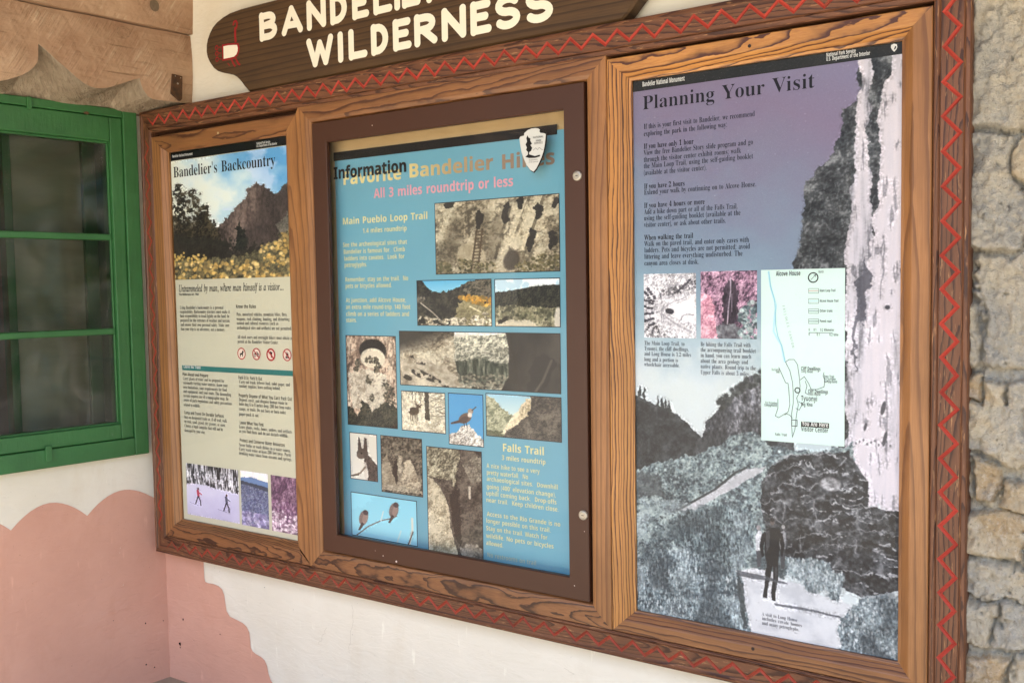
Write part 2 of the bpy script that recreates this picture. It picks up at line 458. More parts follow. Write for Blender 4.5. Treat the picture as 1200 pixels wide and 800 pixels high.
def pic_skiers():
    p = Picture(260, 230, (178, 176, 196), 5)
    p.put(np.ones_like(p.U), ramp(np.clip(p.V * .9 + (p.nz(5, 2) - .5) * .3, 0, 1), (206, 204, 216), (190, 188, 208), (172, 168, 194)))
    top = p.poly([(-.1, -.1), (1.1, -.1), (1.1, .46), (.7, .42), (.5, .4), (.3, .38), (-.1, .4)], .03, 18)
    n = fbm(p.h, p.w, 46, 5, 77, 4)
    p.put(top, ramp(sharp(n, .25, .75), (40, 40, 42), (84, 82, 82), (150, 148, 152), (206, 206, 210)))
    p.dabs(160, top * (p.V > .1), .012, [(206, 206, 214), (60, 60, 64)], 3, .8, 2.2)
    for x, y, c in ((.22, .6, (168, 52, 72)), (.76, .64, (76, 76, 96))):
        p.put(p.line([(x, y - .09), (x + .01, y + .02)], .022), c)
        p.put(p.ell(x + .01, y - .13, .016, .022), (70, 46, 48))
        p.put(p.line([(x, y + .02), (x - .05, y + .17)], .011), (46, 40, 56)); p.put(p.line([(x + .01, y + .02), (x + .045, y + .1), (x + .05, y + .18)], .011), (46, 40, 56))
        p.put(p.line([(x + .02, y - .06), (x + .07, y - .03)], .009), c)
        p.put(p.line([(x - .16, y + .16), (x, y + .19)], .004), (120, 116, 146))
    return p


def pic_frost_valley():
    p = Picture(140, 240, (220, 218, 220), 6)
    p.put((p.V < .14) * sharp(p.nz(4, 1), .45, .7), (240, 232, 214))
    p.put(p.poly([(-.1, .13), (.4, .1), (1.1, .17), (1.1, .3), (-.1, .3)], .04), (104, 128, 166))
    p.put(p.poly([(-.1, .18), (1.1, .25), (1.1, .36), (-.1, .3)], .03), (66, 72, 84))
    g = p.poly([(-.1, .24), (.5, .28), (1.1, .33), (1.1, 1.1), (-.1, 1.1)], .04)
    p.rock(g, 14, 9, (74, 78, 108), (104, 110, 134), (140, 146, 160))
    p.dabs(220, g * (p.V > .35), .05, [(96, 104, 134), (124, 130, 152), (84, 84, 118)], 2, .6)
    p.dabs(120, g * (p.V > .76), .07, [(196, 190, 214), (120, 112, 150), (164, 158, 190)], 3, .9)
    return p


def pic_frost_trees():
    p = Picture(130, 240, (110, 84, 104), 7)
    p.rock(np.ones_like(p.U), 7, 3, (74, 54, 72), (112, 84, 104), (158, 128, 146), ay=.5)
    p.dabs(160, (p.V > .45) * 1., .05, [(176, 150, 172), (120, 84, 112), (90, 64, 92)], 4, .7)
    p.dabs(150, p.poly([(-.1, .7), (.4, .64), (.6, .72), (1.1, .68), (1.1, 1.1), (-.1, 1.1)], .1), .07, [(222, 208, 214), (190, 170, 182), (120, 96, 112)], 5)
    return p


def pic_cavates():
    p = Picture(330, 200, (160, 150, 128), 11)
    p.rock(np.ones_like(p.U), 7, 2, (84, 76, 60), (150, 138, 114), (178, 168, 142), (196, 186, 160))
    p.put(sharp(p.rg(9, 30), .62, .74), (58, 52, 42), .6)
    for a in ((.17, .45, .05, .2), (.5, .55, .05, .25), (.08, .75, .07, .2), (.42, .3, .03, .12), (.68, .85, .05, .1)):
        p.put(p.ell(a[0], a[1], a[2], a[3], .2, .6), (74, 66, 52), .45)
    p.put(p.poly([(.19, 1.1), (.19, .72), (.24, .62), (.34, .6), (.42, .7), (.42, 1.1)], .04, 8), ramp(p.nz(10, 5), (150, 138, 112), (190, 178, 150)), .8)
    for x0, x1 in ((.62, .5), (.75, .6), (.86, .72)):
        p.put(p.line([(x0 + .03, .0), (x1, .8)], .012) * sharp(p.nz(9, 41), .35, .6), (66, 58, 46), .7)
    for x, y, rx, ry in ((.375, .27, .03, .12), (.60, .20, .025, .15), (.78, .57, .035, .17), (.84, .2, .03, .1), (.97, .1, .025, .07), (.7, .08, .02, .1), (.95, .6, .03, .12), (.12, .05, .05, .05)):
        p.put(p.poly([(x + rx * (1 + .25 * math.sin(5 * t + x * 40)) * math.cos(t) - .12 * ry * math.sin(t) * .6, y + ry * math.sin(t)) for t in [i * .35 for i in range(18)]], .035, 16, int(x * 99)), (36, 32, 29), .92)
    p.put(p.ell(.63, .84, .055, .12, .3, .3), (54, 46, 38), .9)
    for k in range(2):
        p.put(p.line([(.355 + k * .045, .4), (.3 + k * .055, .98)], .006), (66, 54, 40))
    for i in range(12):
        t = i / 11; p.put(p.line([(.35 - .052 * t, .43 + .5 * t), (.41 - .045 * t, .43 + .5 * t)], .005), (74, 60, 44))
    p.dabs(130, p.poly([(.2, .8), (.5, .86), (.5, 1.1), (.2, 1.1)]), .012, [(70, 66, 44), (96, 90, 60), (132, 120, 90)], 3)
    p.dabs(150, p.poly([(.66, .9), (.8, .8), (1, .72), (1, 1.1), (.66, 1.1)]), .012, [(72, 68, 46), (110, 100, 70)], 5)
    p.dabs(100, p.poly([(0, .8), (.12, .86), (.16, 1.1), (0, 1.1)]), .014, [(80, 76, 54), (120, 108, 80)], 6)
    return p


def pic_canyon():
    p = Picture(240, 150, (90, 168, 202), 12)
    p.put(np.clip(p.V * 2.4, 0, 1), (150, 200, 214))
    d = p.poly([(-.1, -.1), (.08, .0), (.13, .12), (.2, .24), (.34, .27), (.38, .24), (.40, .28), (.44, .2), (.5, .22), (.62, .1), (.78, .0), (1.1, -.1), (1.1, 1.1), (-.1, 1.1)], .03, 24)
    p.rock(d, 13, 8, (16, 16, 16), (34, 32, 29), (64, 60, 50))
    p.rock(p.poly([(.62, .12), (.8, .02), (1.1, -.1), (1.1, .5), (.7, .4)], .05), 20, 14, (36, 36, 32), (86, 80, 66), (110, 102, 88))
    p.rock(p.poly([(.56, .5), (.7, .44), (.92, .52), (1.1, .6), (1.1, 1.1), (.55, .95), (.52, .7)], .06), 16, 17, (104, 96, 68), (150, 140, 104))
    p.dabs(90, p.poly([(.56, .36), (.75, .34), (1, .4), (1, .58), (.8, .52), (.58, .42)]), .024, [(196, 142, 50), (164, 118, 46), (120, 98, 48), (210, 164, 72)], 2)
    p.put(p.line([(.05, .5), (.22, .72), (.33, .9)], .009), (166, 156, 140)); p.put(p.line([(.72, .58), (.86, .7)], .01), (196, 186, 150))
    for x, y, r in ((.1, .98, .12), (.24, 1., .1), (.4, .96, .07), (.52, .98, .1), (.66, .93, .07), (.8, .88, .07), (.92, .8, .06), (.88, 1., .1), (.97, .95, .06)):
        m = p.ell(x, y, r, r * 1.5, .4, .2) * (p.nz(14, 22) > .42); p.rock(m, 12, 25, (90, 82, 66), (190, 180, 156), (224, 214, 190))
    p.rock(p.ell(.02, .4, .08, .08, 0, .3) + 0, 14, 31, (40, 38, 34), (130, 120, 104))
    return p


def pic_valley():
    p = Picture(220, 150, (178, 204, 214), 13)
    p.put(sharp(p.nz(4, 2), .45, .62) * (p.V < .22), (232, 236, 232), .9)
    d = p.poly([(-.1, .29), (.25, .24), (.5, .19), (.75, .14), (1.1, .13), (1.1, .66), (-.1, .62)], .02, 18)
    p.rock(d, 22, 6, (24, 26, 24), (44, 44, 38), (66, 62, 52))
    g = p.poly([(-.1, .58), (.3, .55), (.55, .58), (1.1, .62), (1.1, 1.1), (-.1, 1.1)], .05, 16)
    p.rock(g, 12, 9, (82, 80, 62), (136, 130, 104), (172, 164, 134))
    p.dabs(120, g * (p.V < .85), .03, [(62, 62, 48), (110, 108, 82), (150, 142, 112)], 2, .8)
    p.put(p.poly([(-.1, .97), (.1, .86), (.55, .86), (.68, .98), (.6, 1.1), (-.1, 1.1)], .04), (206, 196, 170), .9)
    p.put(p.poly([(.04, .88), (.2, .78), (.2, .86), (.05, .97)], .02), (42, 38, 32))
    p.put(p.ell(.97, .85, .05, .22, 0, .3), (192, 184, 166))
    return p


def pic_cave():
    p = Picture(400, 180, (180, 172, 156), 14)
    p.put(np.clip(1 - p.V * 9, 0, 1), (222, 222, 212))
    m = p.poly([(.36, .09), (.45, .07), (.6, .05), (.72, .02), (.72, 1.1), (.36, 1.1)], .02, 30)
    p.rock(m, 50, 3, (96, 96, 84), (170, 166, 146), (206, 202, 180))
    tz = m * sharp(p.V + (p.nz(20, 9) - .5) * .2, .46, .54) * (1 - sharp(p.V, .85, .95))
    n = fbm(p.h, p.w, 80, 6, 91, 4); p.put(tz, ramp(n, (30, 34, 28), (62, 68, 56), (128, 128, 110)))
    p.dabs(160, m * (p.V > .74), .012, [(120, 114, 98), (60, 58, 48), (160, 152, 130)], 4)
    lf = p.poly([(-.1, -.1), (.37, -.1), (.37, .4), (.38, .6), (.39, .85), (.42, 1.1), (-.1, 1.1)], .02, 14)
    p.rock(lf, 6, 20, (70, 62, 50), (132, 120, 100), (176, 166, 142), (206, 198, 174))
    p.put(lf * sharp(.62 - p.V - p.U * 1.1 + (p.nz(5, 25) - .5) * .2, .1, .4), (40, 35, 30), .92)
    p.put(p.poly([(-.1, .55), (.1, .5), (.3, .62), (.42, .9), (.42, 1.1), (-.1, 1.1)], .05), ramp(p.nz(14, 29), (120, 108, 90), (176, 166, 146), (200, 190, 168)), .75)
    for x, y, rx, ry in ((.12, .52, .05, .06), (.16, .55, .04, .05), (.14, .78, .05, .06), (.2, .84, .05, .05), (.1, .74, .02, .04), (.28, .93, .05, .04), (.05, .86, .03, .04)):
        p.put(p.ell(x, y, rx, ry, .5, .3) * (p.nz(24, 33) > .42), (44, 38, 32))
    rt = p.poly([(.675, -.1), (.69, .05), (.705, .25), (.705, .5), (.7, .75), (.66, .95), (.64, 1.1), (1.1, 1.1), (1.1, -.1)], .008, 8)
    p.put(rt, ramp(np.clip(p.nz(5, 40, 5, .4) * .8 + (p.V - .4) * .35, 0, 1), (32, 29, 27), (54, 49, 44), (84, 77, 68)))
    p.put(p.poly([(.84, .45), (.9, .3), (.97, .5), (.93, .9), (.86, 1.1), (.8, 1.1)], .03) * rt, (40, 36, 33), .8)
    p.put(p.line([(.95, .45), (.9, .8), (.85, 1.02)], .008) * rt, (96, 88, 78), .6)
    return p


def pic_alcove():
    p = Picture(170, 280, (170, 150, 130), 15)
    p.rock(np.ones_like(p.U), 9, 2, (86, 70, 58), (166, 142, 122), (196, 176, 152), (206, 190, 168), ay=.45)
    p.put(sharp(p.rg(9, 15, 5, .5), .6, .72), (74, 60, 50), .6)
    p.put(p.poly([(.2, -.1), (.32, -.1), (.34, .3), (.3, .38), (.22, .34)], .05), (112, 92, 80), .7)
    p.put(p.ell(.54, .16, .26, .12, 0, .1), (34, 29, 27))
    p.put(p.ell(.54, .245, .235, .105, 0, .1), (206, 196, 172))
    p.rock(p.poly([(.03, .42), (.4, .36), (.8, .42), (.84, .6), (.6, .86), (.1, .8)], .05), 9, 22, (150, 138, 120), (192, 182, 162), (206, 198, 178))
    for x, y, r in ((.5, .26, .05), (.6, .27, .05), (.66, .32, .06), (.42, .27, .035), (.46, .48, .07), (.6, .37, .05), (.78, .52, .07), (.86, .58, .07), (.9, .68, .09), (.8, .66, .06), (.5, .68, .05), (.24, .3, .06), (.2, .36, .05)):
        p.dabs(26, p.ell(x, y, r, r * .75, 0, 0), .02, [(44, 42, 36), (72, 68, 56), (96, 88, 72)], int(x * 100), .9)
    t = p.poly([(-.1, .8), (.1, .8), (.22, .92), (.3, .72), (.42, .74), (.5, .84), (.66, .76), (.8, .72), (.95, .76), (1.1, .8), (1.1, 1.1), (-.1, 1.1)], .07, 14)
    p.rock(t, 14, 30, (24, 24, 20), (44, 44, 36), (72, 68, 54))
    return p


def pic_deer():
    p = Picture(170, 150, (200, 192, 168), 16)
    p.rock(np.ones_like(p.U), 12, 2, (170, 160, 136), (210, 202, 178), (224, 218, 198), relief=0)
    p.put(p.poly([(.53, -.1), (.63, -.1), (.65, .7), (.54, .7)], .03), ramp(p.nz(20, 4), (40, 34, 28), (86, 76, 62)))
    rng = np.random.default_rng(8)
    for i in range(46):
        x = rng.uniform(.6, 1); y = rng.uniform(.02, .6); a = rng.uniform(-.9, .5)
        p.put(p.line([(x, y), (x + .16 * math.cos(a), y + .14 * math.sin(a))], .005), (96, 86, 68), .8)
    for i in range(26):
        x = rng.uniform(.02, .5); p.put(p.line([(x, 0), (x + rng.uniform(-.05, .05), rng.uniform(.05, .22))], .005), (80, 72, 58), .8)
    body = (70, 56, 42)
    p.put(p.ell(.28, .5, .115, .095, -.1), body); p.put(p.poly([(.3, .48), (.36, .36), (.4, .38), (.4, .52)]), body); p.put(p.ell(.4, .37, .05, .035, .2), body)
    for x0, x1 in ((.2, .21), (.24, .25), (.32, .31), (.35, .36)):
        p.put(p.line([(x0, .54), (x1, .74)], .009), (90, 74, 56))
    p.put(p.line([(.38, .34), (.31, .26), (.33, .18)], .006), (60, 48, 36)); p.put(p.line([(.38, .34), (.45, .27), (.43, .2)], .006), (60, 48, 36))
    p.put(p.ell(.45, .33, .03, .014, -.5), body); p.put(p.ell(.34, .33, .03, .014, .5), body); p.put(p.ell(.17, .47, .02, .04), (220, 212, 196))
    p.dabs(120, p.poly([(0, .72), (1, .7), (1, 1.1), (0, 1.1)]), .016, [(176, 164, 134), (222, 214, 192), (150, 138, 108)], 3, .7)
    return p


def pic_bird():
    p = Picture(140, 190, (72, 140, 184), 17)
    p.put(np.clip(p.V, 0, 1), (88, 154, 192), .8)
    p.rock(p.poly([(-.1, .82), (.2, .76), (.4, .62), (.6, .6), (.72, .66), (.8, .78), (1.1, .86), (1.1, 1.1), (-.1, 1.1)], .06, 14), 12, 4, (130, 122, 110), (202, 196, 182), (226, 222, 212))
    b = (98, 82, 72)
    p.put(p.ell(.48, .47, .19, .085, -.5), b); p.put(p.poly([(.36, .5), (.05, .58), (.06, .61), (.4, .56)]), (74, 62, 56))
    p.put(p.ell(.64, .33, .075, .05, -.3), (150, 134, 118)); p.put(p.line([(.68, .31), (.8, .24)], .014), (60, 54, 52))
    p.put(p.ell(.62, .4, .06, .045, -.6), (206, 194, 178)); p.put(p.ell(.44, .5, .13, .05, -.45), (78, 66, 60), .8)
    p.put(p.line([(.44, .55), (.46, .64)], .01), (50, 44, 40)); p.put(p.line([(.5, .54), (.53, .62)], .01), (50, 44, 40))
    return p


def pic_cliff_valley():
    p = Picture(250, 160, (150, 188, 200), 18)
    p.put(np.clip(p.V * 2, 0, 1), (196, 210, 204))
    p.rock(p.poly([(-.1, -.02), (.1, .1), (.2, .3), (.3, .42), (.4, .52), (.4, 1.1), (-.1, 1.1)], .03), 14, 3, (110, 112, 88), (158, 156, 126), (184, 180, 150))
    p.rock(p.poly([(.2, .95), (.32, .6), (.38, .45), (.46, .3), (.5, .16), (.58, .06), (.66, .0), (.7, .5), (.5, .8)], .03), 10, 7, (150, 134, 104), (206, 190, 156), (222, 210, 180), ay=.5)
    p.rock(p.poly([(.58, -.1), (1.1, -.1), (1.1, 1.1), (.2, 1.1), (.28, .84), (.4, .72), (.56, .46), (.62, .2)], .03), 7, 11, (46, 40, 36), (78, 70, 62), (112, 102, 88))
    p.put(p.poly([(-.1, .84), (.2, .86), (.26, 1.1), (-.1, 1.1)], .05), (84, 84, 62), .8)
    return p


def pic_squirrel():
    p = Picture(110, 180, (202, 198, 184), 19)
    p.put(np.clip((p.V - .3), 0, 1), (216, 214, 204), .7)
    f = (70, 64, 58)
    p.put(p.poly([(.52, .48), (.7, .46), (.9, .6), (1.1, .72), (1.1, 1.1), (.62, 1.1), (.66, .8), (.5, .62)], .03), ramp(p.nz(20, 4), (46, 42, 40), (88, 80, 72)))
    p.put(p.ell(.46, .43, .2, .1, -.25), f); p.put(p.ell(.38, .49, .12, .06, .2), (84, 76, 68))
    for x, t in ((.36, -.10), (.56, .03)):
        p.put(p.poly([(x - .07, .36), (x + t * .2 - .02, .08), (x + t * .4 + .05, .1), (x + .09, .36)], .01), (64, 57, 53))
    p.put(p.ell(.42, .43, .03, .018, 0), (18, 16, 15))
    p.put(p.poly([(.5, .6), (.6, .62), (.66, .85), (.6, 1.05), (.5, .9)], .03), (196, 188, 174), .8)
    p.put(p.line([(.55, .72), (.36, .86), (.1, .93)], .03), (120, 108, 92)); p.put(p.line([(.02, .94), (.3, .9)], .025), (84, 74, 62))
    return p


def pic_tent_rocks():
    p = Picture(140, 190, (96, 90, 78), 20)
    p.rock(np.ones_like(p.U), 10, 2, (40, 38, 33), (86, 80, 68), (120, 112, 96))
    p.dabs(150, (p.V < .35) * 1., .04, [(54, 52, 44), (88, 84, 70), (122, 116, 100)], 4, .7)
    p.rock(p.poly([(.0, .5), (.14, .3), (.26, .6), (.4, .86), (.1, .9), (-.1, .95)], .05), 9, 7, (110, 102, 86), (158, 148, 126))
    p.rock(p.poly([(.4, .5), (.44, .32), (.52, .34), (.5, .6), (.46, .86), (.4, .88)], .04), 9, 9, (120, 112, 96), (176, 166, 144))
    p.rock(p.poly([(.42, .86), (.58, .44), (.66, .36), (.74, .4), (.86, .6), (.96, .8), (.92, .9)], .05), 10, 12, (112, 102, 86), (160, 148, 126), (182, 172, 148))
    p.put(p.poly([(.35, .4), (.4, .38), (.38, .86), (.26, .62)], .03), (30, 27, 24), .85)
    p.rock(p.poly([(-.1, .92), (.3, .86), (.7, .88), (1.1, .9), (1.1, .95), (-.1, .97)], .04), 16, 15, (120, 112, 96), (170, 160, 140))
    return p


def pic_waterfall():
    p = Picture(200, 370, (80, 74, 66), 21)
    p.rock(np.ones_like(p.U), 6, 2, (40, 36, 32), (72, 66, 58), (104, 96, 84))
    p.rock(p.poly([(-.1, -.1), (.66, -.1), (.56, .2), (.5, .36), (.44, .3), (-.1, .28)], .06), 13, 6, (74, 70, 56), (134, 128, 106), (184, 178, 152))
    p.rock(p.poly([(-.1, .28), (.1, .3), (.3, .42), (.4, .56), (.42, .74), (.5, .9), (.6, 1.1), (-.1, 1.1)], .03), 8, 9, (126, 116, 94), (178, 168, 142), (200, 190, 164))
    p.rock(p.poly([(.66, .14), (.86, .04), (1.1, .06), (1.1, .26), (.8, .3)], .05), 12, 13, (82, 76, 66), (150, 142, 124))
    p.put(p.poly([(.42, .44), (.56, .3), (.62, .6), (.6, .9), (.5, .84)], .06), (36, 32, 29), .8)
    p.put(p.line([(.78, .34), (.78, .44)], .02), (176, 168, 150))
    p.rock(p.poly([(.6, .92), (.8, .86), (1.1, .9), (1.1, 1.1), (.66, 1.1)], .05), 8, 18, (78, 72, 64), (150, 142, 128))
    return p


def pic_two_birds():
    p = Picture(230, 160, (128, 190, 206), 22)
    p.put(p.V * .7, (150, 206, 216)); p.put(p.poly([(-.1, -.1), (.5, -.1), (.2, .3), (-.1, .4)], .1), (142, 206, 220), .5)
    tw = (96, 84, 78)
    p.put(p.line([(.08, .98), (.26, .74), (.46, .56), (.62, .47), (.7, .4)], .008), tw); p.put(p.line([(.46, .56), (.5, .34)], .008), (190, 202, 198))
    p.put(p.line([(.88, 1.), (.93, .66), (.93, .4)], .016), (196, 200, 186)); p.put(p.line([(.7, 1.), (.76, .72)], .01), (176, 200, 198)); p.put(p.line([(.86, 1.02), (.94, .7)], .008), (84, 72, 68))
    for x, y in ((.19, .5), (.66, .22)):
        p.put(p.ell(x, y + .06, .062, .165, .28), (112, 96, 90)); p.put(p.ell(x + .02, y + .07, .035, .12, .28), (142, 122, 112), .8)
        p.put(p.ell(x + .035, y - .07, .038, .055, 0), (62, 54, 56)); p.put(p.poly([(x - .03, y + .16), (x - .09, y + .36), (x - .06, y + .36), (x + .01, y + .2)]), (66, 56, 54))
    return p


def pic_ruins():
    p = Picture(160, 190, (206, 204, 206), 23)
    p.rock(np.ones_like(p.U), 16, 2, (150, 148, 152), (204, 202, 204), (220, 218, 220))
    p.dabs(120, (p.V < .3) * 1., .02, [(150, 148, 150), (226, 224, 222)], 4, .7)
    p.dabs(110, p.poly([(.3, .28), (.6, .18), (1, .12), (1, .22), (.6, .32), (.3, .36)]), .022, [(96, 94, 98), (140, 138, 142)], 5)
    rng = np.random.default_rng(4)
    c, s_ = math.cos(.5), math.sin(.5)
    for i in range(9):
        for j in range(6):
            a = i / 8; r = .5 + j * .07
            x = .42 - r * .55 * math.cos(a * 1.9 - .75) + rng.normal(0, .008); y = .62 + r * .52 * math.sin(a * 2.3 - 1.15) + rng.normal(0, .008)
            if x < .95:
                p.put(p.ell(x, y, .028, .017, -.25 + a * .9, .25), (58, 56, 62), .9)
    for t in range(10):
        x = .62 + .03 * t; p.put(p.ell(x + rng.normal(0, .01), .3 - .022 * t, .028, .012, -.3, .3), (70, 68, 74))
    fl = p.poly([(.75, .4), (.95, .33), (1.1, .32), (1.1, .8), (.7, .72), (.45, .62)], .03)
    p.put(fl, (216, 214, 214), .9)
    p.put(p.line([(.8, .39), (.5, .48), (.37, .56), (.36, .62), (.6, .76), (.9, .9)], .03), (160, 158, 162)); p.put(p.line([(.8, .39), (.52, .48), (.39, .56), (.38, .61), (.6, .74), (.9, .87)], .012), (206, 204, 206))
    p.put(p.ell(.5, .585, .075, .04, .2, .2), (52, 50, 56)); p.put(p.line([(.72, .72), (.74, .66), (.82, .63), (.95, .64)], .012), (140, 138, 142))
    p.dabs(80, p.poly([(0, .75), (.3, .85), (.9, 1.), (.9, 1.1), (0, 1.1)]), .02, [(176, 174, 176), (112, 110, 114), (214, 212, 212)], 7)
    return p


def pic_falls():
    p = Picture(170, 200, (150, 110, 130), 24)
    p.rock(np.ones_like(p.U), 11, 2, (60, 46, 60), (142, 108, 128), (190, 158, 174), ay=.8)
    p.rock(p.poly([(-.1, .3), (.16, .36), (.26, .5), (.26, .8), (.34, 1.1), (-.1, 1.1)], .05), 10, 6, (158, 104, 122), (206, 154, 168), (222, 184, 192))
    p.rock(p.poly([(.4, .3), (.5, .12), (.6, .14), (.68, .3), (.66, .62), (.6, .8), (.4, .8)], .05), 12, 9, (34, 28, 36), (70, 58, 70), ay=.4)
    p.put(p.line([(.54, .1), (.54, .3), (.5, .55), (.48, .78)], .012), (176, 164, 176), .8); p.put(p.line([(.56, .34), (.56, .6)], .008), (150, 138, 150), .7)
    p.put(p.poly([(.26, .8), (.6, .78), (.76, .9), (.7, 1.1), (.34, 1.1)], .06), ramp(p.nz(12, 13), (60, 58, 66), (140, 146, 150)))
    p.dabs(150, p.poly([(.7, .6), (.86, .44), (1.1, .5), (1.1, 1.1), (.68, 1.1)], .08), .036, [(84, 100, 104), (128, 146, 146), (60, 72, 78), (160, 172, 170)], 5)
    return p


def pic_canyon_trail():
    """the full-size picture behind the text of the largest poster"""
    p = Picture(620, 1340, (150, 160, 176), 31)
    n = p.nz(3, 1)
    g = np.clip(p.V + .16 * (.5 - p.U) + (n - .5) * .12, 0, 1)
    p.a[:] = np.stack([np.interp(g, [0, .1, .2, .3, .42, .52, .62, .75], [v[i] / 255 for v in ((128, 122, 150), (128, 116, 142), (124, 122, 146), (124, 140, 160), (130, 158, 174), (164, 187, 196), (204, 214, 216), (212, 220, 221))]) for i in range(3)], -1)
    p.put(sharp(p.nz(5, 12), .6, .8) * sharp(p.V, .42, .5) * (1 - sharp(p.V, .58, .66)), (206, 214, 210), .5)
    rng = np.random.default_rng(2)
    p.dabs(420, (p.V < .45) * 1., .0016, [(196, 190, 206), (170, 168, 190)], 3, .55)
    # the shaded cliff
    cl = p.poly([(0.8392, 0.0164), (0.8421, 0.0298), (0.84, 0.0936), (0.797, 0.1072), (0.7863, 0.1471), (0.7698, 0.1545), (0.7479, 0.1781), (0.7089, 0.1929), (0.6692, 0.2148), (0.6608, 0.2591), (0.6437, 0.3218), (0.6262, 0.3639), (0.6265, 0.506), (0.8292, 0.6978), (0.9895, 0.69), (0.98, 0.0267)], .02, 40)
    p.rock(cl, 16, 20, (26, 28, 32), (50, 53, 57), (76, 79, 82), (128, 131, 133))
    p.put(cl * sharp(p.rg(40, 27, 5, .5), .68, .8), (160, 162, 164), .45)
    # pale rock columns
    for k, pts in enumerate(([(0.8446, 0.0167), (0.887, 0.0198), (0.8771, 0.0852), (0.8671, 0.1378), (0.8784, 0.2051), (0.8897, 0.2724), (0.9016, 0.3802), (0.9114, 0.7768), (0.8071, 0.6989), (0.799, 0.3794), (0.8146, 0.2703), (0.833, 0.2033), (0.8349, 0.1228), (0.8425, 0.0831)], [(0.9441, 0.0215), (0.9849, 0.0244), (0.9902, 0.381), (0.9959, 0.7714), (0.8786, 0.7232), (0.8695, 0.38), (0.8951, 0.2726), (0.9046, 0.1929), (0.9041, 0.1398), (0.914, 0.0874), (0.9343, 0.0626)])):
        m = p.poly(pts, .022, 26, 30 + k)
        nn = fbm(p.h, p.w, 26, 5, 300 + k, 5)
        fb = fbm(p.h, p.w, 130, 22, 360 + k, 4)
        p.put(m, ramp(np.clip(sharp(nn, .0, .55) * .8 + fb * .45 - .12, 0, 1), (104, 104, 112), (176, 174, 182), (204, 200, 208), (212, 206, 212)))
        st = fbm(p.h, p.w, 90, 30, 330 + k, 3); p.put(m * sharp(st, .76, .84), (96, 96, 104), .6)
    dk = p.poly([(0.8584, 0.3391), (0.8803, 0.3801), (0.87, 0.4208), (0.8541, 0.4481), (0.8435, 0.4756), (0.8359, 0.5308), (0.8278, 0.5309), (0.8379, 0.4481), (0.8484, 0.4071), (0.8427, 0.3798)], .03, 24, 50)
    p.put(dk, (76, 76, 86), .85)
    for x, y, rx, ry in ([(0.9225, 0.5809)][0] + (.006, .010), [(0.9284, 0.6298)][0] + (.005, .011), [(0.8667, 0.6128)][0] + (.004, .006), [(0.9337, 0.4208)][0] + (.007, .003)):
        p.put(p.ell(x, y, rx, ry, .2, .3), (62, 62, 70))
    for i in range(10):
        x, y = [(0.837, 0.6402)][0]; p.put(p.ell(x + .012 * i, y - .003 * (i % 3), .003, .002), (96, 96, 102))
    # far dark hill and the lit crag opposite
    h1 = p.poly([(-0.024, 0.5725), (0.0192, 0.581), (0.0724, 0.5891), (0.1351, 0.6), (0.1967, 0.6107), (0.2437, 0.6292), (0.28, 0.6449), (0.3063, 0.6561), (0.3387, 0.6761), (0.3378, 0.7828), (-0.0289, 0.8043)], .012, 50, 60)
    p.rock(h1, 26, 62, (30, 32, 36), (46, 49, 53), (68, 72, 76), relief=.5)
    h2 = p.poly([(0.2798, 0.6571), (0.3165, 0.6208), (0.3329, 0.6081), (0.3686, 0.5875), (0.3941, 0.5749), (0.4195, 0.5683), (0.4352, 0.556), (0.4635, 0.5495), (0.4851, 0.5374), (0.5157, 0.5339), (0.6294, 0.5418), (0.6298, 0.7511), (0.2189, 0.7275)], .02, 40, 70)
    p.rock(h2, 16, 72, (34, 36, 41), (84, 86, 92), (176, 176, 184), ay=.45)
    p.put(h2 * sharp(p.V, *[v for v in ([(0.22, 0.6347)][0][1], [(0.2197, 0.6656)][0][1])]), (50, 53, 56), .7)
    p.dabs(70, p.poly([(0.3524, 0.585), (0.4354, 0.5502), (0.5157, 0.5281), (0.5157, 0.5484), (0.4352, 0.5739), (0.3684, 0.5995)]), .011, [(44, 48, 50), (70, 74, 74)], 8)
    for x, y in [(0.0478, 0.5803), (0.0656, 0.583), (0.1213, 0.5973), (0.1386, 0.5999), (0.1524, 0.6026), (0.166, 0.6053)]:
        p.put(p.poly([(x, y - .015), (x + .004, y - .009), (x + .008, y + .004), (x - .008, y + .004), (x - .005, y - .008)], .012, 60), (44, 48, 51)); p.put(p.line([(x, y - .016), (x, y + .006)], .0016), (44, 48, 51))
    # scrub on the canyon floor
    br = p.poly([(-0.0273, 0.7331), (0.0808, 0.7105), (0.1681, 0.6957), (0.2697, 0.682), (0.3583, 0.6632), (0.4222, 0.6398), (0.4941, 0.6328), (0.5398, 0.6531), (0.7167, 0.6605), (0.8287, 0.6419), (0.8292, 0.6978), (0.7173, 0.7891), (0.5395, 0.9195), (0.4771, 1.0309), (-0.0349, 1.083)], .02, 40, 80)
    p.rock(br, 26, 82, (62, 70, 76), (104, 118, 122), (148, 164, 164), (172, 186, 184))
    p.dabs(2200, br, .0055, [(78, 94, 100), (132, 150, 154), (182, 196, 197), (44, 52, 58), (104, 122, 126)], 10, .85)
    p.put(p.poly([(0.016, 0.7374), (0.1332, 0.7254), (0.15, 0.7545), (0.0727, 0.7697), (0.0154, 0.7695)], .05), (64, 68, 72), .6)
    pa = p.poly([(0.2079, 0.7857), (0.3446, 0.7427), (0.4187, 0.7118), (0.4597, 0.6994), (0.5276, 0.6919), (0.5216, 0.6995), (0.447, 0.7254), (0.3381, 0.7598), (0.2451, 0.7898)], .008, 30, 90)
    p.put(pa, ramp(p.nz(30, 91), (176, 178, 182), (202, 202, 206)))
    p.put(p.line([(0.2011, 0.7861), (0.3448, 0.7412), (0.4187, 0.7088), (0.4597, 0.6979)], .004), (56, 60, 62))
